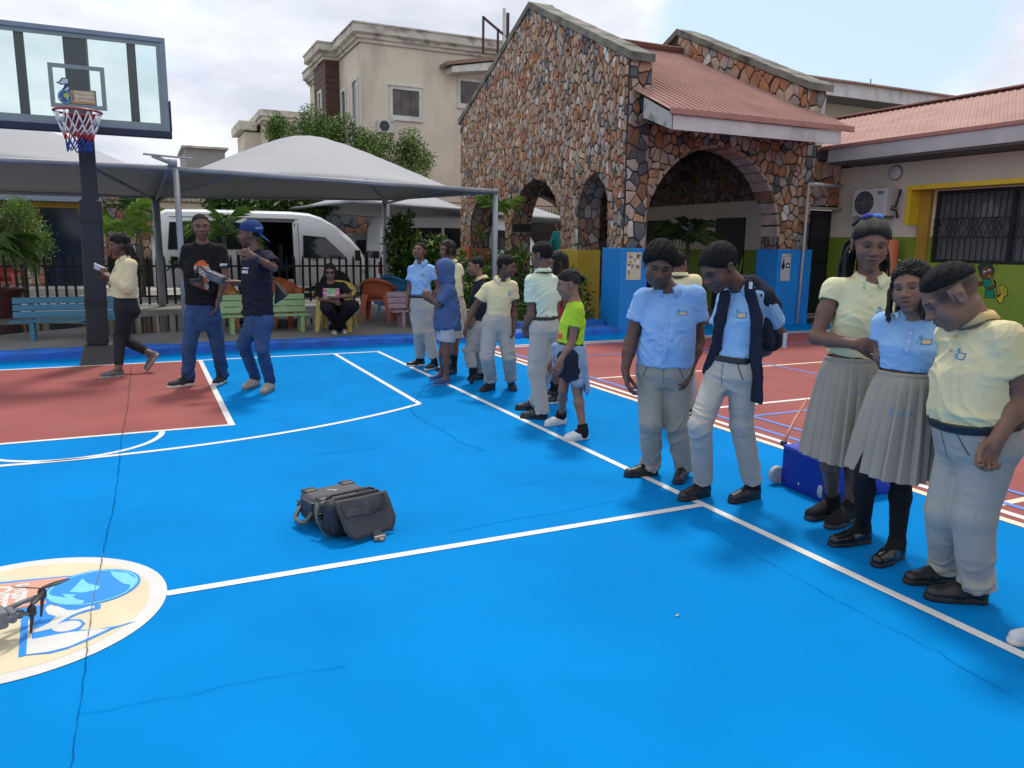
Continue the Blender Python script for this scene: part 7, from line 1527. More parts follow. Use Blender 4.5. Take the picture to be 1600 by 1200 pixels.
def person(label, D0=None, foot=None, heading=0, N=None, P=None, HD=None, yaw=0, pitch=0, roll=0, hh=0.21, sw=0.15, hw=0.075, dims=None, skin='dark', arms=None, legs=None, feet=None, top=None, bottom=None, shoes=None, hair=None, z0=0.0, fem=0.0, full=0.0, mouth=0.0, fade=None, armr=1.0, legr=1.0, neckr=1.0, seed=1, extras=None, shoulders=None, hands=None, group=None, head=True, eyes=True, socks=None, spine=0.0):
    gp = on_z(*foot, z0); D0 = gp.dot(CF) if D0 is None else D0; root = Vector((gp.x, gp.y, z0)); t = thing('person', label, 'person', root, group); R0 = V3(root)
    J = lambda q: V3(at_d(q[0], q[1], D0+(q[2] if len(q) > 2 else 0)))-R0
    off = lambda q: math.degrees(math.atan2(q[0]-800, 1200)); heading -= off(P); yaw -= off(HD or N)      # angles are given as seen along the line of sight
    a = math.radians(heading); F_ = -math.cos(a)*V3(CF)+math.sin(a)*V3(CRT); U = V3((0, 0, 1)); S = np.cross(U, F_)
    n_, p_ = J(N), J(P); ax_t = n_-p_; TL = np.linalg.norm(ax_t); up_t = unit(ax_t)
    depth = D0; v = float(np.clip(depth*0.00135, 0.0055, 0.0125)); vh = float(np.clip(depth*0.00062, 0.0026, 0.0055)); vb = v*1.25
    sh = {}
    for k_, sg in (('L', 1), ('R', -1)):
        sh[k_] = n_+S*sg*sw-U*0.035 if not (shoulders and k_ in shoulders) else J(shoulders[k_])
    Sx = unit(sh['L']-sh['R']); hp_ = {'L': p_+S*hw, 'R': p_-S*hw}
    d = dict(hip=(0.130, 0.095, 0.115), waist=(0.112, 0.088, 0.082), chest=(0.135, 0.098, 0.092), upper=(0.122, 0.070, 0.078)); d.update(dims or {})
    rows = lambda e, lo, hi: [r for r in [(-0.24, d['hip'][0]*0.50+e, d['hip'][1]*0.62+e, d['hip'][2]*0.66+e), (-0.05, d['hip'][0]+e, d['hip'][1]+e, d['hip'][2]+e), (0.30, d['waist'][0]+e, d['waist'][1]+e, d['waist'][2]+e), (0.62, d['chest'][0]+e, d['chest'][1]+e, d['chest'][2]+e), (0.81, d['upper'][0]+e, d['upper'][1]+e, d['upper'][2]+e), (0.93, d['upper'][0]*0.60+e, d['upper'][1]*0.66+e, d['upper'][2]*0.8+e)]]
    def cutrows(rw, lo, hi):
        R = np.array(rw); ts = sorted(set([lo, hi]+[r[0] for r in rw if lo < r[0] < hi])); return [(x, *[np.interp(x, R[:, 0], R[:, i]) for i in (1, 2, 3)]) for x in ts]
    # --- skeleton limbs
    foot_j = {}
    for k_ in 'LR':
        if not feet or k_ not in feet: continue
        hq, tq = feet[k_][0], feet[k_][1]; Hh = (V3(on_z(hq[0], hq[1], z0))-R0) if len(hq) == 2 else J(hq); Tt = (V3(on_z(tq[0], tq[1], z0))-R0) if len(tq) == 2 else J(tq)
        dd = Tt-Hh; fl_ = feet[k_][2] if len(feet[k_]) > 2 else 0.245*hh/0.21; Tt = Hh+unit(dd)*fl_ if len(hq) == 2 and len(tq) == 2 else Tt
        lat = np.cross(unit(Tt-Hh), U); upf = unit(np.cross(lat, unit(Tt-Hh))); upf = upf if upf[2] > -0.2 else -upf; fl = np.linalg.norm(Tt-Hh)
        foot_j[k_] = (Hh, Tt, upf, Hh+unit(Tt-Hh)*fl*0.22+upf*0.085*fl/0.265)
    kn = {k_: J(legs[k_]) for k_ in (legs or {})}; B = Fld(); ar = armr; lr = legr
    B.loft(p_, n_, S, Sx, cutrows(rows(-0.020, 0, 0), -0.16, 0.92), 0.04, flat=False)
    hd = None
    if head:
        hc = J(HD); hd = Hd(hc, yaw, pitch, roll, hh); nk0 = hd.p(0, -0.022, -0.050); 
        B.cap(nk0, n_-U*0.02, 0.040*neckr*hh/0.21, 0.047*neckr*hh/0.21, 0.025)
    for k_ in 'LR': B.cap(n_-U*0.022, sh[k_], 0.036, 0.044*ar, 0.04)
    arm = {}
    for k_ in (arms or {}):
        e_, w_, f_ = [J(q) for q in arms[k_][:3]]; arm[k_] = (e_, w_, f_); s_ = sh[k_]
        B.cap(s_, s_+(e_-s_)*0.5, 0.047*ar, 0.043*ar, 0.03); B.cap(s_+(e_-s_)*0.45, e_, 0.043*ar, 0.035*ar, 0.02); B.cap(e_, e_+(w_-e_)*0.35, 0.035*ar, 0.036*ar, 0.02); B.cap(e_+(w_-e_)*0.35, w_, 0.036*ar, 0.0245*(ar*0.5+0.5), 0.02)
    for k_ in kn:
        if k_ in foot_j: A = foot_j[k_][3]
        else: A = kn[k_]+V3((0, 0, -0.36))
        h_, K = hp_[k_], kn[k_]; B.cap(h_-U*0.02, K, 0.064*lr, 0.050*lr, 0.03); cm = K+(A-K)*0.30-unit(np.cross(S, A-K))*0.0; B.cap(K, cm, 0.047*lr, 0.050*lr, 0.02); B.cap(cm, A, 0.050*lr, 0.033*lr, 0.025)
        if k_ in foot_j: Hh, Tt, upf, _ = foot_j[k_]; B.cap(A, Hh+(Tt-Hh)*0.65+upf*0.04, 0.032, 0.022, 0.02); B.cap(A, Hh+(Tt-Hh)*0.2+upf*0.04, 0.032, 0.028, 0.02)
    if hd is not None: head_field(B, hd, fem, full, True, mouth)
    boxes = []
    for i, k_ in enumerate(arm):
        e_, w_, f_ = arm[k_]; hs = (hands or {}).get(k_, {}); sg = 1 if k_ == 'L' else -1
        if hs.get('skip'): continue
        nr = hs.get('palm'); nr = -S*sg if nr is None else (nr[0]*S+nr[1]*F_+nr[2]*U); hand(B, w_, f_, nr, hs.get('size', 0.165*hh/0.21), hs.get('curl', 0.45), hs.get('side', sg), hs.get('spread', 1.0), hs.get('point', False))
        c = w_+unit(f_-w_)*0.085; boxes.append((c-0.115, c+0.115, max(vh*0.95, 0.0026)))
    if hd is not None: boxes.append((hd.c-0.128*hd.k, hd.c+0.128*hd.k, vh))
    parts = [grow(B, vb, skip=[(b_[0], b_[1]) for b_ in boxes])]
    for i, (lo, hi, vv) in enumerate(boxes):
        P_, Q_ = grow(B, vv, lo, hi); cc = P_[Q_].mean(1); inb = ((cc > lo) & (cc < hi)).all(1)
        for (l2, h2, v2) in boxes[i+1:]: inb &= ~((cc > l2) & (cc < h2)).all(1)
        parts.append((P_, Q_[inb]))
    Pb, Qb = join(parts); tint = (lambda X: head_tint(hd, X, fade)) if hd is not None else (lambda X: np.ones((len(X), 3)))
    to_mesh('body', Pb, Qb, SK[skin], t, tint)
    ctx = dict(t=t, J=J, n=n_, p=p_, S=S, F=F_, U=U, Sx=Sx, up=up_t, sh=sh, arm=arm, hd=hd, v=v, vh=vh, kn=kn, foot=foot_j, hp=hp_, rows=rows, cutrows=cutrows, TL=TL, R0=R0, seed=seed, D0=D0)
    ty = lambda py: (P[1]-py)/(P[1]-N[1])          # torso fraction at a sighted height
    ctx['ty'] = ty
    if hd is not None and eyes:
        for sg in (-1, 1):
            c = hd.p(sg*0.0310, 0.0662, 0.0035); b = MB(); b.lathe(c, [(0.0123*hd.k*math.sin(q), -0.0123*hd.k*math.cos(q)) for q in np.linspace(0.05, math.pi-0.05, 9)], 14); 
            b2 = MB(); ps = [Vector(hd.p(sg*0.0310+0.0058*math.cos(q), 0.0662+0.0118, 0.0030+0.0058*math.sin(q))-R0*0) for q in np.linspace(0, 2*math.pi, 17)[:-1]]; b2.prism(ps, Vector(hd.F*0.0016))
            for bb, nm, mm in ((b, 'eye', m_eye), (b2, 'iris', m_iris)):
                me = bpy.data.meshes.new(nm); me.from_pydata([tuple(q) for q in bb.v], [], bb.f); me.materials.append(mm); me.polygons.foreach_set('use_smooth', [True]*len(me.polygons))
                if nm == 'eye': eo = link(nm, me, t)
                else: link(nm, me, eo)
    # --- garments
    if top:
        F = Fld(); e = top.get('ease', 0.014); hem = top['hem']; hem_t = ty(hem) if hem > 3 else hem
        F.loft(p_, n_, S, Sx, cutrows([(r[0], *(x*(1 if r[0] > 0.5 else top.get('flare', 1.0)) for x in r[1:])) for r in rows(e, 0, 0)], hem_t, 0.925), 0.04)
        for k_ in 'LR': F.cap(n_-U*0.022, sh[k_], 0.036+e*0.6, 0.046*ar+e*0.6, 0.045)
        for k_ in 'LR':
            if k_ not in arm: continue
            e_, w_, f_ = arm[k_]; s_ = sh[k_]; sl = top.get('sleeve', 0.55); lo = top.get('loose', 0.020)
            if sl == 'long':
                F.cap(s_, e_, 0.046*ar+e*0.8, 0.040*ar+lo, 0.014); en = w_+(w_-e_)*-0.04; F.cap(e_, w_, 0.040*ar+lo, 0.028*ar+lo*0.7, 0.03, cut=(en, w_-e_)); F.cap(en-unit(w_-e_)*0.012, w_+unit(w_-e_)*0.05, 0.027*ar+0.004, None, 0.004, mode='s')
            elif sl:
                en = s_+(e_-s_)*sl; dr = unit(e_-s_); F.cap(s_, e_, 0.046*ar+e*0.9, 0.042*ar+lo+top.get('cuff', 0.004), 0.020, cut=(en, dr)); F.cap(en-dr*0.03, en+dr*0.08, 0.041*ar+0.006, 0.041*ar+0.009, 0.006, mode='s')
        if top.get('puff'):
            for k_ in arm: s_ = sh[k_]; F.ell(s_+unit(arm[k_][0]-s_)*0.03+U*0.012, np.eye(3), V3((0.050, 0.050, 0.046)), 0.025)
        if hd is not None: nd = unit(nk0-n_); nr_ = top.get('neck', 0.062); F.cap(n_+nd*0.028, n_+nd*0.15, nr_*0.92, nr_*1.15, 0.01, mode='s'); 
        if top.get('vneck'): F.cap(n_+F_*0.09+nd*0.03, n_+F_*0.10+U*-0.045, 0.045, 0.012, 0.008, mode='s')
        wr = top.get('wr', 0.010); tw = lambda X: 0.35+0.65*np.clip(1.15-np.abs(((X-p_)@up_t)/TL-0.28)*1.6, 0.15, 1)
        so_ = cloth(top.get('name', 'shirt'), F, v, top['m'], t, seed*10+1, ((15, wr, [U*0.5+S, U*0.5-S, S*0.3+U], tw), (38, wr*0.42, [U+S*0.4, U-S*0.5], tw)), 1); ctx['shirt'] = so_
        if top.get('collar'): ctx['collar'] = collar(t, n_+nd*0.014, unit(nd*0.45+U*0.75), S, F_, top.get('cr', 0.060), top.get('cm', top['m']), drop=top.get('cdrop', 0.040), hi=top.get('chi', 0.024))
    if bottom:
        bw = bottom.get('waist'); wt = ty(bw) if bw > 3 else bw; kind = bottom['kind']; m = bottom['m']
        if kind in ('trousers', 'shorts'):
            F = Fld(); e = bottom.get('ease', 0.012); F.loft(p_, n_, S, Sx, cutrows(rows(e, 0, 0), -0.20, wt), 0.03)
            rh, rk, ra = bottom.get('r', (0.092, 0.070, 0.062)); Ks = []
            for k_ in kn:
                K = kn[k_]; h_ = hp_[k_]
                if kind == 'shorts': en = h_+(K-h_)*bottom['len']; dr = unit(K-h_); F.cap(h_, K, rh, rk+0.012, 0.03, cut=(en, dr)); F.cap(en-dr*0.03, en+dr*0.1, 0.066*lr, 0.064*lr, 0.006, mode='s'); continue
                A = foot_j[k_][3] if k_ in foot_j else K+V3((0, 0, -0.36)); ext = bottom.get('drop', 0.035); dr = unit(A-K); en = A+dr*ext
                F.cap(h_, K, rh, rk, 0.034); F.cap(K, A+dr*0.05, rk, ra, 0.02, cut=(en, dr if dr[2] > -0.85 else dr*0.7+V3((0, 0, -1))*0.3)); Ks.append((K, A)); F.cap(en-dr*0.012, en+dr*0.09, ra-0.010, ra-0.008, 0.005, mode='s')
            if Ks:
                def msk(X):
                    o = np.full(len(X), 0.30)
                    for K, A in Ks: o = np.maximum(o, np.exp(-(np.linalg.norm(X-K, axis=1)/0.13)**2)*0.95); o = np.maximum(o, np.exp(-(np.linalg.norm(X-A, axis=1)/0.16)**2)*1.25)
                    return np.maximum(o, np.exp(-(np.linalg.norm(X-p_, axis=1)/0.15)**2)*0.8)
                wr = bottom.get('wr', 0.012)*0.62; folds = ((20, wr, [U+S*0.3, U-S*0.35, U+F_*0.5], msk), (46, wr*0.35, [U+S*0.3, U-S*0.6], msk))
            else: folds = ((18, 0.002, None, None),)
            ctx['bottom'] = cloth(bottom.get('name', kind), F, v, m, t, seed*10+5, folds, 1)
            if bottom.get('belt'):
                G = Fld(); G.loft(p_, n_, S, Sx, [(x, a_+0.005, b_+0.005, c_+0.005) for x, a_, b_, c_ in cutrows(rows(e, 0, 0), wt-0.06, wt+0.012)], 0.01); P_, Q_ = grow(G, v*0.9); to_mesh('belt', P_, Q_, bottom['belt'], t)
        if kind == 'skirt':
            R = np.array(rows(0.012, 0, 0)); hz = J(bottom['hem'])[2]; npl = bottom.get('pleats', 26); top_c = p_+ax_t*wt; hemc = J(bottom['hem']); hemc = hemc; rw, rh2 = bottom['rw'], bottom['rh']; n = npl*8; rings = []; rs = random.Random(seed)
            jit = [rs.uniform(0.75, 1.25) for _ in range(npl+1)]; ph = [rs.uniform(-0.02, 0.02) for _ in range(npl+1)]; nr = 15
            for i in range(nr+1):
                q = i/nr; c = top_c*(1-q)+hemc*q; row = []
                for j in range(n):
                    a_ = 2*math.pi*j/n; k_ = j//8; w = (j % 8)/8; saw = (w/0.82 if w < 0.82 else (1-w)/0.18); am = (0.004+bottom.get('amp', 0.019)*min(1, q*1.6))*jit[k_] if q > 0.06 else 0.0
                    rx = rw[0]+(rh2[0]-rw[0])*q**0.58; ry = rw[1]+(rh2[1]-rw[1])*q**0.58; sway = 0.010*q*math.sin(3*a_+seed)+0.006*q*math.sin(7*a_+2*seed)
                    rr_ = (saw-0.45)*am; row.append(c+S*math.cos(a_)*(rx+rr_+sway)+F_*math.sin(a_)*(ry+rr_+sway)+U*(0.010*math.sin(2*a_+seed*1.3)*q*q))
                rings.append(row)
            sk = strip('skirt', rings, m, t, closed=True, solid=0.003); ctx['bottom'] = sk
            for e_ in (0,): md = sk.modifiers.new('crease', 'EDGE_SPLIT'); md.split_angle = math.radians(32)
            band = [[top_c+S*math.cos(2*math.pi*j/48)*(rw[0]+0.004)+F_*math.sin(2*math.pi*j/48)*(rw[1]+0.004)+up_t*h_ for j in range(48)] for h_ in (-0.026, 0.0, 0.014)]
            strip('waistband', band, m, t, closed=True, solid=0.004)
    if not socks and bottom and bottom['kind'] == 'trousers' and shoes.get('style') == 'sneaker': socks = dict(m=SOCKB, len=0.10)
    if socks:
        for k_ in foot_j:
            K = kn[k_]; A = foot_j[k_][3]; q = socks['len']; en = A+(K-A)*q; G = Fld(); dr = unit(en-A); cm = K+(A-K)*0.30
            Hh, Tt, upf, _ = foot_j[k_]; G.cap(A, Hh+(Tt-Hh)*0.62+upf*0.04, 0.036, 0.026, 0.02); G.cap(A, Hh+(Tt-Hh)*0.2+upf*0.042, 0.036, 0.032, 0.02)
            if q > 0.9: hq = hp_[k_]+(K-hp_[k_])*0.35; G.cap(hq, K, 0.066*lr, 0.053*lr, 0.03); G.cap(K, cm, 0.051*lr, 0.054*lr, 0.02); G.cap(cm, A-unit(K-A)*0.03, 0.054*lr, 0.037*lr, 0.02)
            else: rt = np.interp(q, [0, 0.7, 1], [0.033, 0.050, 0.047])*lr; G.cap(A-dr*0.03, en+dr*0.05, 0.036*lr+socks.get('e', 0.004), rt+0.004+socks.get('e', 0.0), 0.01, cut=(en, dr))
            cloth('sock', G, v*0.9, socks['m'], t, 4, ((70, 0.001, [unit(K-A)], None),))
    if shoes:
        for k_ in foot_j: Hh, Tt, upf, A = foot_j[k_]; ss = shoes.get(k_, shoes); shoe(t, Hh, Tt, upf, ss['style'], ss['m'], ss['sole'], min(v, 0.0075), ss.get('extra'))
    if hair and hd is not None:
        for hf in (hair if isinstance(hair, (list, tuple)) else [hair]): hf(ctx)
    if extras:
        for ex in (extras if isinstance(extras, (list, tuple)) else [extras]): ex(ctx)
    return t
# --- recurring details
def badge(x, y, w=0.062, h=0.040, pale=True, on='shirt', big=None):
    """school badge: small figure and globe in blue beside a cream plate; x,y in metres from the chest centre"""
    def f(c):
        def colr(u, v):
            if u > 0.36 and v < 0.62: return (0.05, 0.16, 0.36) if (u < 0.42 or u > 0.95 or v < 0.06 or v > 0.56) else ((0.60, 0.42, 0.24) if not pale else (0.66, 0.60, 0.36))
            if (u-0.2)**2*3.2+(v-0.28)**2*2.2 < 0.12: return (0.08, 0.30, 0.48) if (u-0.2)**2*3.2+(v-0.28)**2*2.2 > 0.05 else (0.18, 0.45, 0.40)
            if 0.12 < u < 0.42 and v > 0.62 and (u-0.26)**2*3+(v-0.8)**2*2 < 0.07: return (0.08, 0.28, 0.52)
            return None
        ctr = c['p']+(c['n']-c['p'])*0.70+c['S']*x+c['U']*y; g = decal('badge', c[on], ctr, c['S'], c['U'], c['F'], w, h, 15, 11, colr, c['t'])
    return f
def placket(top=0.0, length=0.14, n=3, w=0.026, m=None, btn=(0.45, 0.45, 0.42), full=False):
    def f(c):
        base = c['n']-c['U']*(0.045+top); bc = btn; mid = base-c['U']*length/2
        decal('placket', c['shirt'], mid, c['S'], c['U'], c['F'], w, length, 4, max(6, int(length/0.02)), lambda u, v: m, c['t'], 0.0030) if m else None
        for i in range(n): decal('button', c['shirt'], base-c['U']*(length*(i+0.5)/n), c['S'], c['U'], c['F'], 0.0105, 0.0105, 2, 2, lambda u, v: bc, c['t'], 0.0055)
    return f
def short_hair(thick=0.010, **k): return lambda c: hair_cap(c['t'], c['hd'], c['vh']*1.3, thick, **k)
WHITE_TROU = fabric('trouser_stone', (0.43, 0.41, 0.375)); GREY_TROU = fabric('trouser_grey', (0.335, 0.315, 0.27)); PALE_TROU = fabric('trouser_pale', (0.37, 0.355, 0.32))
SKYB = fabric('shirt_skyblue', (0.245, 0.43, 0.73)); SKYP = fabric('polo_skyblue', (0.27, 0.47, 0.74)); LEM = fabric('polo_lemon', (0.69, 0.67, 0.41)); YEL = fabric('polo_yellow', (0.72, 0.63, 0.37)); MINT = fabric('shirt_mint', (0.60, 0.70, 0.56)); NAVY = fabric('knit_navy', (0.016, 0.020, 0.036), bump=0.5, bscale=260); BLK = fabric('cotton_black', (0.011, 0.011, 0.013)); SKIRT = fabric('skirt_grey', (0.335, 0.305, 0.25)); BELT = flat('belt_black', (0.012, 0.012, 0.013), 0.4); DEN = fabric('denim_blue', (0.035, 0.075, 0.17), var=0.35); DENL = fabric('denim_pale', (0.24, 0.31, 0.42), var=0.25)
SOCKB = fabric('sock_black', (0.012, 0.012, 0.013))
def pockets(c):
    b_ = c['bottom']
    for sg in (-1, 1): decal('pocket_seam', b_, c['p']+c['up']*0.035+c['S']*sg*0.098, unit(c['S']*0.92+c['U']*0.38*sg), unit(c['U']*0.92-c['S']*0.38*sg), c['F'], 0.007, 0.13, 1, 12, lambda u, v: (0.12, 0.115, 0.105), c['t'], 0.0022)
    decal('fly_seam', b_, c['p']+c['S']*0.006, c['S'], c['U'], c['F'], 0.005, 0.13, 1, 10, lambda u, v: (0.17, 0.165, 0.15), c['t'], 0.0022)
BSH = dict(style='sneaker', m=m_blacksh, sole=m_soleb)
# ================================================================ the cast, front row first
Ff = lambda c: c['F']
# tall girl, pale yellow polo
def tall_girl_hair(c):
    h = c['hd']; t = c['t']; hair_cap(t, h, c['vh']*1.2, 0.009, m_braid, 0.066, -0.06, 0.082, None)
    b = MB()
    for i in range(26):               # cornrows swept back to the crown
        a = -1.25+2.5*i/25; pts = []
        for k in range(9):
            q = k/8; s = 0.080*math.sin(a)*(1-0.80*q); f = 0.082*math.cos(a)*(1-q)-0.045*q; u = 0.066-0.035*abs(math.sin(a))**1.6*(1-q)+0.062*math.sin(q*math.pi*0.5)
            n = V3((s/0.083, (f+0.014)/0.102, (u-0.036)/0.089)); n = n/np.linalg.norm(n); pts.append(Vector(h.p(n[0]*0.0865, n[1]*0.106-0.014, n[2]*0.0935+0.036)))
        b.tube(pts, 0.0050*h.k, 5)
    me = b.build('cornrows', m_braid, None, smooth=True, kind='stuff'); me.parent = t
    tw = MB()
    for col, s in (((0.10, 0.30, 0.75), 0.014), ((0.09, 0.08, 0.42), -0.026)):
        tb = MB(); pts = [Vector(h.p(s+0.020*math.cos(q), -0.012+0.010*math.sin(q), 0.126+0.012*math.sin(q*1.0))) for q in np.linspace(0, 2*math.pi, 15)]; tb.tube(pts, 0.0085*h.k, 7); o = tb.build('hair_band', fabric('scrunchie_%d' % int(col[1]*100), col), None, smooth=True); o.parent = t
    pu = MB(); 
    for k in range(10): s = -0.05+0.1*k/9; pu.tube([Vector(h.p(s*0.4, -0.03, 0.118)), Vector(h.p(s*0.9, -0.05, 0.132-abs(s)*0.3)), Vector(h.p(s*1.3, -0.10, 0.075))], 0.009*h.k, 6)
    o = pu.build('hair_puff', m_braid, None, smooth=True, kind='stuff'); o.parent = t
    st = [(sg*(0.080-0.010*(k % 3)), -0.022-0.010*k, -0.01-0.004*k) for k in range(9) for sg in (-1, 1)]+[(s, -0.10-0.012*(k % 2), -0.01) for k, s in enumerate(np.linspace(-0.085, 0.085, 22))]
    g = braids(None, h, m_braid, st, 0.27, 0.0066, 3, sway=tuple(-h.F*0.05+c['S']*0)); g.parent = t
    for sg in (-1, 1): e = MB(); e.lathe(h.p(sg*0.082, -0.004, -0.036), [(0.001, -0.004), (0.0042, 0), (0.001, 0.004)], 10); o = e.build('earring', flat('pearl', (0.7, 0.68, 0.62), 0.15), None, smooth=True); o.parent = t
def skirt_marks(xs, dy):
    def f(c):
        sk = c['bottom']; top_z = max(v.co.z for v in sk.data.vertices)
        for x in xs: decal('emblem', sk, c['p']*V3((1, 1, 0))+V3((0, 0, top_z-dy))+c['S']*x, c['S'], c['U'], c['F'], 0.018, 0.024, 5, 6, lambda u, v: (0.10, 0.28, 0.55) if (abs(u-0.5)*1.2+abs(v-0.35) < 0.45 or (abs(u-0.5) < 0.2 and v > 0.6)) else None, c['t'], 0.003, 0.7)
    return f
person('tall girl with long braids in a pale yellow polo and grey pleated skirt', foot=(1300, 822), heading=8, N=(1360, 437, -0.01), P=(1325, 590, 0), HD=(1359, 383, -0.02), yaw=14, pitch=10, roll=-2, hh=0.245, sw=0.150, hw=0.075, fem=1, skin='dark',
    dims=dict(hip=(0.135, 0.095, 0.11), waist=(0.118, 0.085, 0.082), chest=(0.140, 0.108, 0.09), upper=(0.128, 0.072, 0.075)), arms=dict(R=((1275, 528, -0.02), (1338, 538, -0.20), (1376, 540, -0.24)), L=((1420, 530, 0.02), (1405, 585, -0.03), (1400, 625, -0.05))), shoulders=dict(R=(1303, 451, 0.03), L=(1412, 449, -0.02)),
    legs=dict(R=(1295, 702, -0.05), L=(1338, 708, 0.0)), feet=dict(R=((1310, 800), (1247, 817)), L=((1336, 811), (1282, 831))), hands=dict(R=dict(curl=1.45, palm=(0.2, -0.9, -0.3), side=-1)), armr=0.98, legr=0.98,
    top=dict(m=LEM, hem=556, sleeve=0.26, puff=True, collar=True, cr=0.056, wr=0.006, loose=0.016, flare=0.98), bottom=dict(kind='skirt', m=SKIRT, waist=560, hem=(1312, 712, 0.0), rw=(0.130, 0.105), rh=(0.200, 0.185), pleats=22, amp=0.020),
    socks=dict(m=SOCKB, len=0.12, e=0.006), shoes=dict(style='sneaker', m=fabric('shoe_knit_black', (0.014, 0.014, 0.016)), sole=flat('sole_char', (0.03, 0.03, 0.032), 0.6), extra='stripes'), hair=tall_girl_hair, extras=[badge(0.075, 0.005), placket(0.0, 0.12, 2, btn=(0.62, 0.58, 0.33)), skirt_marks((0.035, 0.095), 0.15)], seed=16)

def braid_bob(length, n=26, r=0.0062, seed=5, sway=None, m=None):
    def f(c):
        h = c['hd']; hair_cap(c['t'], h, c['vh']*1.3, 0.012, m_braid, 0.072, -0.06, 0.080, (160, 0.004))
        rr = random.Random(seed); st = []
        for i in range(n):
            a = -2.35+4.7*i/(n-1); a = a+math.pi; st.append((0.087*math.sin(a), 0.100*math.cos(a)*1.0-0.010, 0.005+rr.uniform(-0.01, 0.03)))
        st += [(0.080*sg, 0.030, 0.012) for sg in (-1, 1)]+[(0.070*sg, 0.050, 0.030) for sg in (-1, 1)]
        g = braids(None, h, m_braid, st, length, r, seed, sway=sway); g.parent = c['t']
    return f
# girl in sky blue polo
def beads(c):
    h = c['hd']; b = MB()
    for k in range(7): b.lathe(h.p(-0.080+0.006*(k % 2), 0.02-0.008*k, -0.045-0.016*(k % 3)), [(0.001, -0.006), (0.006, -0.002), (0.006, 0.002), (0.001, 0.006)], 8)
    b.build('hair_bead', flat('bead_gold', (0.55, 0.42, 0.14), 0.3), None, smooth=True, kind='stuff').parent = c['t']
person('smiling girl with bead tipped braids in a sky blue polo and grey pleated skirt', foot=(1350, 872), heading=-10, N=(1430, 497, 0), P=(1412, 612, 0), HD=(1425, 449, -0.03), yaw=-18, pitch=6, roll=9, hh=0.222, sw=0.130, hw=0.070, fem=1, full=0.6, skin='brown', mouth=1.0,
    dims=dict(hip=(0.135, 0.10, 0.11), waist=(0.112, 0.088, 0.08), chest=(0.128, 0.104, 0.085), upper=(0.115, 0.068, 0.07)), arms=dict(R=((1377, 556, 0.07), (1398, 590, 0.12), (1412, 600, 0.12)), L=((1476, 560, 0.05), (1478, 615, 0.02), (1474, 645, 0.0))),
    legs=dict(R=(1352, 738, -0.04), L=(1409, 745, -0.02)), feet=dict(R=((1360, 846), (1283, 855)), L=((1408, 868), (1359, 890))), armr=0.95, legr=0.92,
    top=dict(m=SKYP, hem=578, sleeve=0.52, collar=True, cr=0.052, wr=0.009, flare=0.97), bottom=dict(kind='skirt', m=SKIRT, waist=583, hem=(1390, 735, 0), rw=(0.120, 0.104), rh=(0.192, 0.195), pleats=20, amp=0.022),
    socks=dict(m=SOCKB, len=1.0), shoes=dict(style='mary', m=pm('shoe_patent', (0.012, 0.012, 0.013), 0.18, var=0.1, bump=0.05, bscale=60), sole=m_soleb), hair=[braid_bob(0.17, 30, 0.0060, 5), beads], extras=[badge(0.065, 0.015, pale=False), placket(0.0, 0.11, 3, m=(0.235, 0.40, 0.74), btn=(0.5, 0.55, 0.65)), skirt_marks((-0.02, 0.03, 0.065), 0.16)], seed=17)
# stout boy in yellow polo, looking down
def fade_f(s, f, u):
    q = np.clip((u+0.045)/0.07, 0, 1)*np.clip((0.076-f)/0.03, 0, 1); lo = -0.02+0.3*np.clip(f-0.03, 0, 1); return q*(u > -0.06)*0.9*(1-((np.abs(s) > 0.066) & (np.abs(f+0.008) < 0.026) & (np.abs(u) < 0.04)))
person('stout boy in a yellow polo with a high faded haircut, looking down', foot=(1478, 932), heading=-55, N=(1522, 497, 0.0), P=(1528, 690, 0.0), HD=(1487, 463, -0.02), yaw=-74, pitch=38, roll=0, hh=0.250, sw=0.152, hw=0.085, full=1.0, skin='brown', fade=fade_f,
    dims=dict(hip=(0.165, 0.135, 0.135), waist=(0.168, 0.165, 0.115), chest=(0.158, 0.128, 0.108), upper=(0.140, 0.080, 0.085)), arms=dict(L=((1592, 622, -0.13), (1558, 686, -0.20), (1538, 722, -0.21)), R=((1505, 620, 0.22), (1508, 680, 0.20), (1510, 710, 0.18))), shoulders=dict(L=(1568, 528, -0.12), R=(1490, 522, 0.12)), neckr=1.2,
    legs=dict(R=(1478, 798, 0.06), L=(1522, 806, -0.08)), feet=dict(R=((1492, 908), (1400, 912), 0.255), L=((1544, 942), (1432, 934), 0.265)), hands=dict(L=dict(curl=0.9, palm=(0.9, 0.2, -0.2), side=1)), armr=1.28, legr=1.15,
    top=dict(m=YEL, hem=652, sleeve=0.56, collar=True, cr=0.064, cm=fabric('collar_tan', (0.60, 0.43, 0.20)), wr=0.012, loose=0.016, cuff=0.012, cdrop=0.03), bottom=dict(kind='trousers', m=PALE_TROU, waist=650, belt=BELT, r=(0.102, 0.084, 0.073), wr=0.020, drop=0.02), shoes=dict(extra='bow', **BSH),
    hair=short_hair(0.007, front=0.072, nape=0.024, fpos=0.080, lump=[((0, 0.0, 0.088), (0.054, 0.058, 0.024))], sidein=0.4), extras=[badge(0.05, 0.015, 0.055, 0.045), placket(0.0, 0.12, 2, btn=(0.55, 0.38, 0.16)), pockets], seed=18)
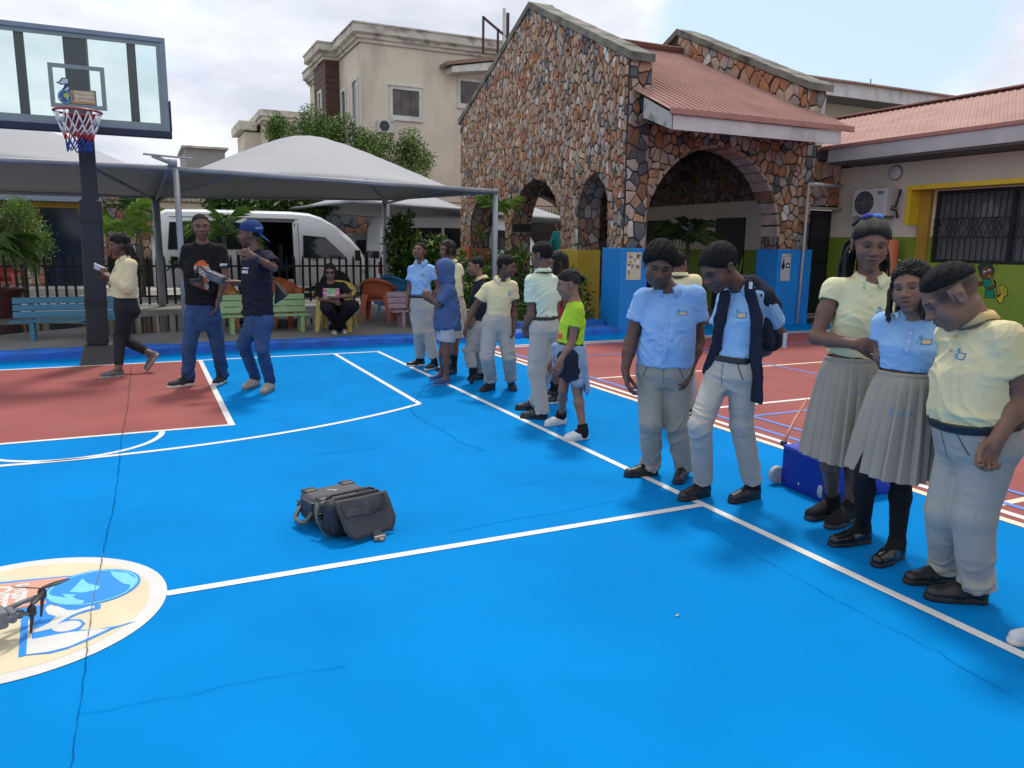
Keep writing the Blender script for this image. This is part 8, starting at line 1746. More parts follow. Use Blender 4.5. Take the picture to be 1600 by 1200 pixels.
# boy in sky blue button shirt
person('big boy in an untucked sky blue button shirt, arms hanging', foot=(1030, 752), heading=-4, N=(1046, 452, 0.0), P=(1038, 578, 0.0), HD=(1030, 415, -0.05), yaw=4, pitch=20, roll=-7, hh=0.252, sw=0.165, hw=0.085, full=1.0, skin='deep',
    dims=dict(hip=(0.160, 0.125, 0.125), waist=(0.160, 0.150, 0.105), chest=(0.160, 0.122, 0.10), upper=(0.142, 0.078, 0.082)), arms=dict(R=((985, 536, 0.0), (977, 578, -0.06), (981, 606, -0.09)), L=((1091, 534, 0.02), (1079, 575, -0.07), (1072, 606, -0.10))), shoulders=dict(R=(1006, 466, 0.03), L=(1086, 462, -0.03)), neckr=1.1,
    legs=dict(R=(1017, 660, -0.03), L=(1058, 662, -0.01)), feet=dict(R=((1028, 741), (977, 745), 0.25), L=((1070, 742), (1052, 764), 0.25)), armr=1.12, legr=1.1, hands=dict(R=dict(curl=0.5), L=dict(curl=0.5)),
    top=dict(m=SKYB, hem=570, sleeve=0.52, collar=True, cr=0.062, wr=0.012, loose=0.026, cuff=0.012, flare=1.05, ease=0.017), bottom=dict(kind='trousers', m=GREY_TROU, waist=556, r=(0.096, 0.074, 0.067), wr=0.018), shoes=BSH,
    hair=short_hair(0.022, bumps=(380, 0.0022), front=0.066), extras=[badge(0.085, 0.02, 0.075, 0.035, pale=False), placket(0.0, 0.40, 7, m=(0.215, 0.37, 0.72), btn=(0.4, 0.5, 0.68), w=0.020), pockets], seed=13)
# boy with the cardigan
def cardigan(c):
    J, t = c['J'], c['t']; F_, S, U = c['F'], c['S'], c['U']; n = c['n']
    F = Fld(); sL, sR = c['sh']['L'], c['sh']['R']
    nb = n-F_*0.035+U*0.030
    for sg, s_ in ((1, sL), (-1, sR)):
        F.cap(nb+S*sg*0.045, s_+U*0.022-F_*0.01, 0.046, 0.052, 0.03)
    F.cap(nb-S*0.05-U*0.02, nb+S*0.05-U*0.02, 0.048, 0.048, 0.03)
    F.cap(sL-U*0.005, J((1203, 478, 0.03)), 0.062, 0.060, 0.03); F.cap(J((1203, 480, 0.05)), J((1215, 535, 0.10)), 0.056, 0.030, 0.03); F.cap(J((1188, 490, 0.10)), J((1205, 540, 0.13)), 0.06, 0.04, 0.04)
    F.cap(n+S*0.06-U*0.10-F_*0.08, sL-F_*0.07-U*0.25, 0.06, 0.05, 0.03); F.cap(n-S*0.05-U*0.10-F_*0.08, sR-F_*0.07-U*0.25, 0.06, 0.05, 0.03)
    # hanging front panels
    a = [J((1170, 452, -0.10)), J((1180, 500, -0.15)), J((1180, 560, -0.15)), J((1181, 622, -0.13))]
    for p, q, r0, r1 in zip(a, a[1:], (0.062, 0.076, 0.078), (0.076, 0.078, 0.074)): F.cap(p, q, r0, r1, 0.02, sq=(unit(F_*0.85-S*0.5), 4.0))
    b_ = [J((1133, 462, -0.06)), J((1125, 500, -0.06)), J((1118, 545, -0.04)), J((1104, 580, 0.02))]
    for p, q, r0, r1 in zip(b_, b_[1:], (0.034, 0.034, 0.034), (0.034, 0.034, 0.030)): F.cap(p, q, r0, r1, 0.02, sq=(unit(F_*0.85+S*0.5), 2.4))
    F.plane(J((1181, 628, -0.12)), -U)
    o = cloth('cardigan', F, c['v'], NAVY, t, 91, ((24, 0.006, [S+U*0.2, S-U*0.2], None), (60, 0.001, None, None)))
    b = MB(); p = J((1173, 446, -0.185)); b.box(p, (0.016, 0.01, 0.036)); b.build('size_label', flat('label_white', (0.62, 0.62, 0.62), 0.7), None).parent = o
    b = MB(); p = J((1226, 532, 0.02)); b.box(p, (0.028, 0.004, 0.085)); b.build('care_label', pm('label_grey', (0.55, 0.57, 0.62), 0.7, var=0.3, scale=120), None).parent = o
person('slim boy in a sky blue polo with a navy cardigan over his shoulders', foot=(1118, 787), heading=-32, N=(1160, 449, 0.0), P=(1143, 580, 0.0), HD=(1124, 418, -0.07), yaw=-52, pitch=34, roll=0, hh=0.248, sw=0.140, hw=0.075, skin='deep',
    dims=dict(hip=(0.125, 0.10, 0.11), waist=(0.115, 0.090, 0.088), chest=(0.130, 0.098, 0.092), upper=(0.122, 0.070, 0.078)), arms=dict(L=((1219, 522, 0.10), (1196, 550, 0.22), (1178, 552, 0.26)), R=((1122, 530, 0.14), (1150, 556, 0.24), (1165, 556, 0.26))), shoulders=dict(L=(1192, 466, -0.06), R=(1136, 466, 0.12)),
    legs=dict(R=(1094, 664, -0.10), L=(1158, 662, 0.0)), feet=dict(R=((1108, 772), (1044, 788), 0.265), L=((1186, 776), (1134, 788), 0.26)), armr=0.95, legr=0.95,
    top=dict(m=SKYP, hem=556, sleeve=0.66, collar=True, cr=0.055, wr=0.009, loose=0.026, cuff=0.008), bottom=dict(kind='trousers', m=WHITE_TROU, waist=556, belt=BELT, r=(0.084, 0.069, 0.059), wr=0.018, drop=-0.02), socks=dict(m=SOCKB, len=0.16), shoes=BSH,
    hair=short_hair(0.011, bumps=(420, 0.0012)), extras=[badge(0.062, 0.005, 0.07, 0.05, pale=False), placket(0.0, 0.12, 3, m=(0.24, 0.41, 0.75), btn=(0.2, 0.3, 0.5)), cardigan, pockets], seed=14)
# ---------------------------------------------------------------- middle row
MID = 'pupils lined up along the sideline'
def collar_peek(c): collar(c['t'], c['n']+c['up']*0.012, c['U'], c['S'], c['F'], 0.052, YEL, drop=0.02, hi=0.034)
def cornrow_bun(c):
    h = c['hd']; b = MB()
    for i in range(11):
        a = -1.15+2.3*i/10; pts = []
        for k in range(9):
            q = k/8; s = 0.078*math.sin(a)*(1-0.75*q); f = 0.080*math.cos(a)*(1-q)-0.095*q; u = 0.066-0.035*abs(math.sin(a))**1.6*(1-q)+0.05*math.sin(q*math.pi)-0.03*q
            n = V3((s/0.080, (f+0.014)/0.099, (u-0.036)/0.086)); n = n/np.linalg.norm(n); pts.append(Vector(h.p(n[0]*0.0815, n[1]*0.101-0.014, n[2]*0.0885+0.036)))
        b.tube(pts, 0.0052*h.k, 5)
    b.build('cornrows', m_braid, None, smooth=True, kind='stuff').parent = c['t']
    b = MB(); rr = random.Random(4)
    for k in range(14):
        a = rr.random()*6; b.tube([Vector(h.p(0.018*math.cos(a), -0.105+0.012*math.sin(a), 0.030+0.02*math.sin(a*1.3))), Vector(h.p(0.030*math.cos(a+1), -0.135, 0.030+0.026*math.sin(a+1))), Vector(h.p(0.020*math.cos(a+2), -0.120, 0.010+0.02*math.sin(a+2)))], 0.009*h.k, 6)
    b.build('hair_bun', m_braid, None, smooth=True, kind='stuff').parent = c['t']
def tied_jacket(c):
    t, p, S, F_, U = c['t'], c['p'], c['S'], c['F'], c['U']; G = Fld(); ct = p+c['up']*c['TL']*0.18
    G.loft(p, c['n'], S, c['Sx'], [(x, a+0.012, b+0.012, d+0.012) for x, a, b, d in c['cutrows'](c['rows'](0.012, 0, 0), 0.04, 0.22)], 0.02)
    G.cap(ct+F_*0.115-S*0.03, ct+F_*0.12-U*0.20-S*0.04, 0.030, 0.028, 0.02, sq=(F_, 1.8)); G.cap(ct+F_*0.115+S*0.02, ct+F_*0.10-U*0.17+S*0.06, 0.030, 0.028, 0.02, sq=(F_, 1.8)); G.ell(ct+F_*0.12, np.eye(3), V3((0.032, 0.032, 0.03)), 0.015)
    bk = ct-F_*0.10; G.cap(bk+S*0.05-U*0.02, bk+S*0.09-U*0.30-F_*0.03, 0.06, 0.075, 0.02, sq=(F_, 3.6)); G.cap(bk-S*0.05-U*0.02, bk-S*0.06-U*0.30-F_*0.03, 0.06, 0.072, 0.02, sq=(F_, 3.6)); G.cap(bk+S*0.10-U*0.02+F_*0.05, bk+S*0.12-U*0.26+F_*0.05, 0.04, 0.055, 0.03, sq=(S, 1.8))
    cloth('tied_jacket', G, c['v'], DENL, t, 55, ((26, 0.007, [S+U*0.2, S-U*0.2, F_], None), (60, 0.0015, None, None)))
person('girl in a lime green T-shirt with a pale denim jacket tied round her waist', foot=(880, 680), heading=-82, N=(899, 472, 0), P=(889, 557, 0), HD=(889, 444, 0), yaw=-84, pitch=12, hh=0.205, sw=0.115, hw=0.06, fem=1, skin='warm',
    dims=dict(hip=(0.100, 0.10, 0.11), waist=(0.092, 0.085, 0.080), chest=(0.105, 0.088, 0.085), upper=(0.10, 0.062, 0.068)), arms=dict(L=((893, 537, -0.10), (876, 563, -0.13), (868, 581, -0.13)), R=((880, 535, 0.10), (866, 560, 0.10), (860, 575, 0.10))), shoulders=dict(L=(902, 484, -0.10), R=(894, 484, 0.10)),
    legs=dict(L=(902, 612, -0.06), R=(880, 610, 0.05)), feet=dict(L=((919, 685), (872, 691), 0.23), R=((884, 661), (841, 668), 0.23)), armr=0.80, legr=0.78,
    top=dict(m=fabric('tee_lime', (0.40, 0.62, 0.035)), hem=536, sleeve=0.50, wr=0.012, loose=0.022, cuff=0.012, neck=0.052, flare=1.06), bottom=dict(kind='shorts', m=NAVY, waist=540, len=0.62), socks=dict(m=SOCKB, len=0.16, e=0.012), shoes=dict(style='crocs', m=flat('clog_white', (0.66, 0.67, 0.68), 0.5), sole=m_solew),
    hair=[lambda c: hair_cap(c['t'], c['hd'], c['vh']*1.2, 0.006, m_braid, 0.068, -0.045, 0.082, None), cornrow_bun],
    extras=[tied_jacket, lambda c: decal('shirt_print', c['shirt'], c['p']+(c['n']-c['p'])*0.42, c['S'], c['U'], c['F'], 0.15, 0.07, 8, 5, lambda u, v: (0.6, 0.10, 0.03) if (v > 0.5) == (u < 0.5) else (0.62, 0.50, 0.05), c['t'])], seed=12, group=MID)
person('girl with dark braids in a red top and denim, half hidden behind the lime shirt', foot=(862, 628), heading=-70, N=(878, 432, 0), P=(872, 528, 0), HD=(871, 412, 0), yaw=-72, pitch=8, hh=0.21, sw=0.125, hw=0.06, fem=1, skin='dark',
    arms=dict(L=((884, 488, -0.10), (870, 515, -0.14), (862, 528, -0.15)), R=((868, 486, 0.1), (862, 512, 0.1), (858, 524, 0.1))), shoulders=dict(L=(882, 444, -0.1), R=(870, 444, 0.1)), legs=dict(L=(868, 575, -0.04), R=(862, 573, 0.05)), feet=dict(L=((878, 628), (850, 632), 0.23), R=((872, 618), (846, 621), 0.23)), armr=0.85, legr=0.8,
    dims=dict(hip=(0.11, 0.10, 0.10), waist=(0.10, 0.085, 0.08), chest=(0.115, 0.092, 0.085), upper=(0.105, 0.065, 0.07)), top=dict(m=fabric('top_red', (0.42, 0.03, 0.03)), hem=505, sleeve=0.45), bottom=dict(kind='shorts', m=DEN, waist=510, len=0.55), socks=dict(m=SOCKB, len=0.45), shoes=dict(style='sneaker', m=m_blacksh, sole=m_solew), hair=braid_bob(0.12, 22, 0.006, 9), seed=11, group=MID)
person('boy in a mint shirt and grey trousers, hand in pocket, back half turned', foot=(830, 652), heading=-118, N=(846, 426, 0), P=(850, 512, 0), HD=(846, 399, 0), yaw=-118, pitch=6, hh=0.215, sw=0.140, hw=0.07, skin='dark', dims=dict(hip=(0.125, 0.10, 0.125), waist=(0.112, 0.092, 0.088), chest=(0.125, 0.098, 0.098), upper=(0.118, 0.07, 0.078)),
    arms=dict(L=((830, 494, -0.08), (819, 511, -0.02), (822, 521, 0.0)), R=((868, 490, 0.12), (850, 512, 0.22), (840, 520, 0.22))), shoulders=dict(L=(831, 440, -0.08), R=(862, 440, 0.08)), legs=dict(L=(837, 578, -0.06), R=(853, 576, 0.04)), feet=dict(L=((856, 655), (814, 653), 0.25), R=((846, 640), (808, 640), 0.25)),
    top=dict(m=MINT, hem=496, sleeve=0.60, wr=0.020, loose=0.024, cuff=0.010, collar=True, cr=0.056, ease=0.018), bottom=dict(kind='trousers', m=WHITE_TROU, waist=494, belt=BELT, r=(0.090, 0.074, 0.066), wr=0.018), shoes=BSH, hair=short_hair(0.009), fade=lambda s, f, u: np.clip((u+0.05)/0.06, 0, 1)*(f < 0.03)*0.5*(np.abs(s) < 0.0735), seed=10, group=MID)
person('boy in a yellow shirt leaning and looking to the right, arms swinging', foot=(780, 614), heading=14, N=(784, 437, 0), P=(777, 504, 0), HD=(792, 417, -0.05), yaw=72, pitch=8, roll=-6, hh=0.21, sw=0.135, hw=0.07, skin='deep', dims=dict(hip=(0.118, 0.095, 0.10), waist=(0.106, 0.088, 0.082), chest=(0.120, 0.092, 0.09), upper=(0.115, 0.068, 0.075)),
    arms=dict(R=((739, 484, 0.0), (730, 505, -0.06), (725, 519, -0.08)), L=((803, 486, 0.02), (804, 508, -0.03), (803, 522, -0.05))), shoulders=dict(R=(761, 450, 0.02), L=(801, 446, 0.0)), legs=dict(R=(761, 557, -0.04), L=(795, 556, 0.0)), feet=dict(R=((772, 607), (737, 617), 0.26), L=((797, 605), (813, 622), 0.26)), armr=0.85,
    top=dict(m=YEL, hem=495, sleeve=0.55, wr=0.016, loose=0.024, cuff=0.012, collar=True, cr=0.054, ease=0.017), bottom=dict(kind='trousers', m=WHITE_TROU, waist=490, r=(0.094, 0.076, 0.068), wr=0.018, drop=-0.02), shoes=dict(extra='bow', **BSH), hair=short_hair(0.013, front=0.066), extras=[badge(0.075, 0.0, 0.05, 0.05)], seed=9, group=MID)
person('boy in a navy sweater and pale trousers up on his toes, facing left', foot=(738, 598), heading=-75, N=(751, 437, 0), P=(745, 510, 0), HD=(744, 416, 0), yaw=-82, pitch=6, hh=0.20, sw=0.115, hw=0.06, skin='brown', dims=dict(hip=(0.105, 0.095, 0.10), waist=(0.098, 0.085, 0.08), chest=(0.108, 0.09, 0.088), upper=(0.104, 0.065, 0.07)),
    arms=dict(L=((752, 478, -0.12), (740, 497, -0.14), (734, 508, -0.14)), R=((744, 478, 0.12), (736, 500, 0.1), (730, 510, 0.1))), shoulders=dict(L=(754, 447, -0.1), R=(748, 447, 0.1)), legs=dict(L=(733, 548, -0.06), R=(750, 548, 0.06)), feet=dict(L=((748, 575, -0.02), (737, 601, -0.06)), R=((758, 592), (735, 594), 0.23)), armr=0.85, legr=0.9,
    top=dict(m=NAVY, hem=497, sleeve='long', wr=0.014, loose=0.016, name='sweater'), bottom=dict(kind='trousers', m=PALE_TROU, waist=496, belt=BELT, r=(0.088, 0.070, 0.062), wr=0.018, drop=-0.02), shoes=BSH, hair=short_hair(0.004, bumps=(260, 0.001)), extras=[collar_peek], seed=8, group=MID)
person('girl in a yellow polo and stone skirt with a hand at her mouth', foot=(706, 585), heading=-50, N=(705, 410, 0.02), P=(712, 483, 0), HD=(699, 391, 0), yaw=-58, pitch=4, hh=0.205, sw=0.125, hw=0.065, fem=1, skin='dark', dims=dict(hip=(0.115, 0.095, 0.105), waist=(0.10, 0.085, 0.08), chest=(0.112, 0.092, 0.085), upper=(0.108, 0.065, 0.07)),
    arms=dict(R=((690, 445, -0.06), (684, 424, -0.14), (684, 412, -0.14)), L=((722, 448, 0.0), (716, 468, -0.02), (712, 478, -0.03))), shoulders=dict(R=(694, 420, 0.0), L=(716, 419, 0.0)), legs=dict(L=(711, 538, -0.02), R=(702, 538, 0.04)), feet=dict(L=((713, 583), (690, 588), 0.23), R=((704, 577), (682, 580), 0.23)), armr=0.85, legr=0.85,
    top=dict(m=LEM, hem=465, sleeve=0.42, collar=True, cr=0.05), bottom=dict(kind='skirt', m=fabric('skirt_stone', (0.47, 0.42, 0.33)), waist=466, hem=(712, 525, 0), rw=(0.108, 0.092), rh=(0.165, 0.15), pleats=16, amp=0.016), socks=dict(m=SOCKB, len=0.75), shoes=dict(style='mary', m=m_blacksh, sole=m_soleb), hair=braid_bob(0.07, 18, 0.006, 4), seed=7, group=MID)
def hood(c):
    h, t = c['hd'], c['t']; G = Fld()
    G.ell(h.p(0, -0.018, 0.028), h.ax, V3((0.098, 0.118, 0.108))*h.k, 0.02); G.cap(h.p(0, -0.03, -0.02), c['n']-c['F']*0.01+c['U']*0.01, 0.085*h.k, 0.080, 0.04); G.cap(h.p(0, 0.05, 0.01), h.p(0, 0.03, -0.08), 0.072*h.k, 0.066*h.k, 0.03)
    G.ell(h.p(0, 0.125, -0.015), h.ax, V3((0.066, 0.085, 0.098))*h.k, 0.012, 's')
    cloth('hood', G, c['v']*0.8, c['hm'] if 'hm' in c else HOOD, t, 66, ((30, 0.004, [c['U'], c['F']+c['U']], None),))
HOOD = fabric('fleece_blue', (0.065, 0.115, 0.26), bump=0.4, bscale=220)
person('child in a blue hooded top with the hood up, facing left', foot=(690, 601), heading=-78, N=(699, 442, 0), P=(699, 507, 0), HD=(694, 421, 0), yaw=-80, pitch=5, hh=0.20, sw=0.12, hw=0.06, skin='dark', dims=dict(hip=(0.125, 0.115, 0.115), waist=(0.118, 0.105, 0.10), chest=(0.115, 0.095, 0.095), upper=(0.11, 0.07, 0.075)),
    arms=dict(L=((686, 476, -0.14), (673, 466, -0.18), (668, 459, -0.18)), R=((684, 474, 0.10), (673, 470, 0.02), (668, 462, 0.0))), shoulders=dict(L=(703, 454, -0.11), R=(696, 454, 0.1)), legs=dict(L=(697, 552, -0.05), R=(691, 551, 0.05)), feet=dict(L=((703, 600), (673, 604), 0.23), R=((698, 592), (669, 595), 0.23)), armr=0.85, legr=0.8, hands=dict(L=dict(curl=0.9)),
    top=dict(m=HOOD, hem=516, sleeve=0.92, wr=0.014, loose=0.028, name='hoodie', flare=1.16, ease=0.020), bottom=dict(kind='shorts', m=fabric('shorts_pale', (0.42, 0.45, 0.48)), waist=0.1, len=0.58, ease=-0.002), shoes=dict(style='sneaker', m=pm('shoe_blue', (0.02, 0.07, 0.22), 0.5, var=0.3, scale=40), sole=flat('sole_blue', (0.08, 0.20, 0.45), 0.5)), extras=[hood], seed=6, group=MID)
person('boy in a sky blue shirt with black belt, face tilted up, hand in pocket', foot=(660, 575), heading=-22, N=(658, 411, 0), P=(658, 480, 0), HD=(656, 393, -0.02), yaw=-28, pitch=-16, roll=-4, hh=0.21, sw=0.125, hw=0.07, skin='dark', mouth=1.6, full=0.5, dims=dict(hip=(0.118, 0.095, 0.105), waist=(0.115, 0.098, 0.085), chest=(0.118, 0.094, 0.088), upper=(0.112, 0.068, 0.072)),
    arms=dict(R=((640, 452, 0.02), (637, 470, -0.03), (637, 479, -0.04)), L=((685, 450, 0.02), (673, 470, -0.05), (669, 478, -0.06))), shoulders=dict(R=(643, 422, 0.02), L=(675, 421, -0.02)), legs=dict(R=(655, 519, -0.04), L=(669, 519, -0.02)), feet=dict(R=((664, 571), (635, 573), 0.25), L=((683, 575), (657, 581), 0.25)), armr=0.88,
    top=dict(m=fabric('shirt_pale_blue', (0.28, 0.48, 0.78)), hem=462, sleeve=0.55, collar=True, cr=0.053, wr=0.016, loose=0.024, cuff=0.01), bottom=dict(kind='trousers', m=WHITE_TROU, waist=461, belt=BELT, r=(0.092, 0.075, 0.066), wr=0.022, drop=-0.04), socks=dict(m=SOCKB, len=0.16), shoes=dict(style='sneaker', m=m_blacksh, sole=m_solew), hair=short_hair(0.006), extras=[badge(0.06, 0.02, 0.05, 0.03, pale=False)], seed=5, group=MID)
person('boy with cropped hair turned away behind the big boy, only his head showing', foot=(1050, 662), heading=160, N=(1064, 432, 0), P=(1058, 520, 0), HD=(1059, 412, 0), yaw=158, pitch=0, hh=0.205, sw=0.12, hw=0.065, skin='dark', arms=dict(L=((1050, 490, 0), (1048, 520, 0), (1048, 532, 0)), R=((1080, 490, 0), (1080, 520, 0), (1080, 532, 0))),
    legs=dict(L=(1050, 590, 0), R=(1074, 585, 0)), feet=dict(L=((1045, 668), (1056, 652), 0.24), R=((1081, 645), (1092, 634), 0.24)), top=dict(m=YEL, hem=500, sleeve=0.5, collar=True, cr=0.052), bottom=dict(kind='trousers', m=WHITE_TROU, waist=500), shoes=BSH, hair=short_hair(0.004, bumps=(260, 0.001)), seed=15, eyes=False)
person('pupil mostly out of frame at right edge, one white trainer showing', foot=(1640, 1012), heading=-70, N=(1722, 470, 0.0), P=(1722, 730, 0), HD=(1722, 430, 0), yaw=-60, pitch=10, hh=0.215, sw=0.13, hw=0.07, skin='dark', arms=dict(L=((1752, 600, -0.24), (1740, 690, -0.27), (1736, 730, -0.27)), R=((1712, 600, 0.22), (1706, 690, 0.22), (1704, 730, 0.22))),
    legs=dict(L=(1700, 880, -0.06), R=(1702, 860, 0.06)), feet=dict(L=((1705, 1050), (1612, 1052), 0.245), R=((1668, 1004), (1575, 1006), 0.245)), top=dict(m=LEM, hem=690, sleeve=0.5, collar=True, cr=0.052), bottom=dict(kind='trousers', m=PALE_TROU, waist=690), shoes=dict(style='sneaker', m=flat('trainer_white', (0.60, 0.62, 0.64), 0.5), sole=m_solew), hair=short_hair(0.008), seed=19)
# ---------------------------------------------------------------- adults at the left
def phone(c):
    q = c['arm']['L'][2]; J = c['J']; b = MB(); p0, p1 = Vector(J((147, 415, -0.02))), Vector(J((165, 423, -0.02))); b.beam(p0, p1, 0.012, 0.075, (0.3, -0.6, 0.6)); o = b.build('phone', flat('phone_white', (0.62, 0.60, 0.63), 0.3), None, bevel=0.003)
    R0 = Vector(c['R0']); t = thing('smartphone', 'white smartphone held by the woman in the cream jacket', 'phone', R0+(p0+p1)/2); o.parent = t; o.location = -(p0+p1)/2
    o.name = 'case'
def specs(c):
    h = c['hd']; b = MB()
    for sg in (-1, 1): b.tube([Vector(h.p(sg*0.033+0.022*math.cos(q), 0.098, 0.002+0.017*math.sin(q))) for q in np.linspace(0, 2*math.pi, 13)], 0.0016, 5, False); b.tube([Vector(h.p(sg*0.055, 0.096, 0.005)), Vector(h.p(sg*0.078, 0.0, 0.008))], 0.0018, 5)
    b.build('glasses', flat('spec_metal', (0.35, 0.33, 0.32), 0.3), None, smooth=True).parent = c['t']
def badge_lanyard(c):
    b = MB(); b.tube([Vector(c['n']+c['S']*0.05+c['F']*0.02), Vector(c['n']+c['F']*0.125+c['S']*0.03-c['U']*0.14), Vector(c['n']+c['F']*0.14-c['U']*0.20)], 0.006, 5); b.build('lanyard', BLK, None).parent = c['t']
def long_braids(c):
    h = c['hd']; hair_cap(c['t'], h, c['vh']*1.2, 0.014, m_braid, 0.070, -0.065, 0.080, (150, 0.006))
    st = [(0.085*math.sin(a), -0.02+0.09*math.cos(a), -0.005) for a in np.linspace(math.pi*0.52, math.pi*1.48, 22)]
    braids(None, h, m_braid, st, 0.34, 0.0075, 8, sway=tuple(-h.F*0.25)).parent = c['t']
person('woman in a cropped cream jacket and black leggings walking left with a phone', foot=(195, 583), heading=-80, N=(195, 404, 0), P=(196, 482, 0), HD=(187, 383, 0), yaw=-80, pitch=14, hh=0.23, sw=0.135, hw=0.07, fem=1, skin='deep', dims=dict(hip=(0.145, 0.115, 0.155), waist=(0.125, 0.105, 0.095), chest=(0.130, 0.125, 0.10), upper=(0.12, 0.075, 0.08)),
    arms=dict(L=((201, 450, -0.16), (174, 434, -0.08), (160, 424, -0.04)), R=((192, 452, 0.15), (172, 436, 0.06), (160, 428, 0.02))), shoulders=dict(L=(205, 414, -0.11), R=(190, 413, 0.11)), legs=dict(L=(187, 526, -0.05), R=(193, 530, 0.07)), feet=dict(L=((195, 588), (153, 592), 0.26), R=((249, 553, 0.07), (230, 581, 0.07))), legr=1.05,
    hands=dict(L=dict(curl=0.5, palm=(0, 0.2, 1), side=-1)), top=dict(m=fabric('jacket_cream', (0.66, 0.58, 0.36)), hem=465, sleeve='long', loose=0.026, wr=0.014, name='jacket', collar=True, cr=0.056, ease=0.026), bottom=dict(kind='trousers', m=fabric('leggings', (0.020, 0.021, 0.026)), waist=462, r=(0.102, 0.066, 0.044), ease=0.004, wr=0.005, drop=-0.05, name='leggings'),
    shoes=dict(L=dict(style='slipper', m=flat('clog_grey', (0.10, 0.105, 0.11), 0.6), sole=flat('sole_grey', (0.30, 0.29, 0.26), 0.6)), R=dict(style='slipper', m=flat('clog_grey', (0.10, 0.105, 0.11), 0.6), sole=flat('sole_grey', (0.30, 0.29, 0.26), 0.6))), hair=long_braids, extras=[phone, specs, badge_lanyard], seed=1)
def africa(c):
    def col(u, v):
        x, y = (u-0.5)*2, (v-0.5)*2
        ins = (y > 0.75 and -0.45 < x < 0.35 and y < 1.02-abs(x)*0.35) or (0.2 < y <= 0.75 and -0.72+0.1*abs(y-0.5) < x < 0.55+0.4*(0.75-y)) or (-0.05 < y <= 0.2 and -0.35 < x < 0.72) or (-0.9 < y <= -0.05 and -0.02-0.0*y < x < 0.55+0.35*y*0.4)
        if not ins: return None
        if y > 0.62: return (0.62, 0.10, 0.02)
        k = (int(u*11+2*v)*7+int(v*17+u*3)*13) % 6
        if y < -0.05 and x < 0.25: return (0.55, 0.09, 0.03) if k < 4 else (0.5, 0.5, 0.45)
        return ((0.45, 0.46, 0.46), (0.10, 0.25, 0.40), (0.02, 0.02, 0.025), (0.50, 0.13, 0.05), (0.42, 0.44, 0.46), (0.30, 0.28, 0.10))[k]
    decal('shirt_print', c['shirt'], c['p']+(c['n']-c['p'])*0.56-c['S']*0.005, c['S'], c['U'], c['F'], 0.215, 0.31, 30, 44, col, c['t'])
    decal('sleeve_print', c['shirt'], c['sh']['L']+unit(c['arm']['L'][0]-c['sh']['L'])*0.16, c['S'], c['U'], c['F'], 0.07, 0.05, 6, 4, lambda u, v: (0.55, 0.58, 0.62), c['t'])
def held(c, name, label, cat, pts, col, w, h):
    R0 = Vector(c['R0']); J = c['J']; P = [Vector(J(q)) for q in pts]; mid = sum(P, Vector())/len(P); t = thing(name, label, cat, R0+mid); b = MB(); b.beam(P[0], P[1], w, h); o = b.build('body', col, None, bevel=0.012); o.parent = t; o.location = -mid; return t, P, mid
def controller(c):
    t, P, mid = held(c, 'remote_controller', 'black remote controller held by the man in the printed T-shirt', 'controller', [(298, 438, -0.16), (316, 436, -0.16)], m_dk, 0.09, 0.035)
    b = MB(); b.tube([Vector(c['J']((305, 432, -0.16)))-mid, Vector(c['J']((310, 416, -0.16)))-mid], 0.010, 6); o = b.build('antenna', m_dk, None); o.parent = t
def watch(side, col, dk):
    def f(c):
        e_, w_, f_ = c['arm'][side]; d = unit(w_-e_); a = w_-d*0.025; b = MB(); b.tube([Vector(a-d*0.016), Vector(a+d*0.016)], 0.0315, 14); o = b.build('watch_strap', dk, None, smooth='auto'); o.parent = c['t']; b = MB(); b.box(a+c['F']*0.030, (0.036, 0.036, 0.036)); o2 = b.build('watch_face', col, None, bevel=0.008); o2.parent = o
    return f
person('man in a black printed T-shirt and jeans holding a remote controller', foot=(312, 603), heading=2, N=(317, 379, 0), P=(317, 494, 0), HD=(314, 354, -0.04), yaw=3, pitch=6, roll=2, hh=0.245, sw=0.178, hw=0.085, skin='dark', dims=dict(hip=(0.155, 0.11, 0.12), waist=(0.150, 0.115, 0.10), chest=(0.170, 0.115, 0.108), upper=(0.150, 0.078, 0.088)), neckr=1.08,
    arms=dict(R=((289, 430, 0.06), (299, 440, -0.12), (308, 441, -0.16)), L=((352, 432, 0.02), (341, 470, -0.06), (336, 489, -0.08))), shoulders=dict(R=(293, 391, -0.05), L=(344, 391, 0.05)), legs=dict(R=(296, 538, -0.08), L=(340, 540, 0.06)), feet=dict(R=((304, 601), (262, 607), 0.30), L=((352, 596), (336, 603), 0.29)), armr=1.02, legr=1.08, hands=dict(R=dict(curl=0.9)),
    top=dict(m=BLK, hem=476, sleeve=0.68, loose=0.034, cuff=0.012, wr=0.018, ease=0.022), bottom=dict(kind='trousers', m=DEN, waist=470, r=(0.096, 0.073, 0.067), wr=0.020, drop=0.04, name='jeans'), shoes=dict(style='sneaker', m=flat('canvas_navy', (0.018, 0.018, 0.024), 0.7), sole=m_solew),
    hair=short_hair(0.003, bumps=(260, 0.0008), front=0.074, fpos=0.070), extras=[africa, controller, watch('L', flat('watch_grey', (0.08, 0.09, 0.10), 0.3), m_dk)], seed=2)
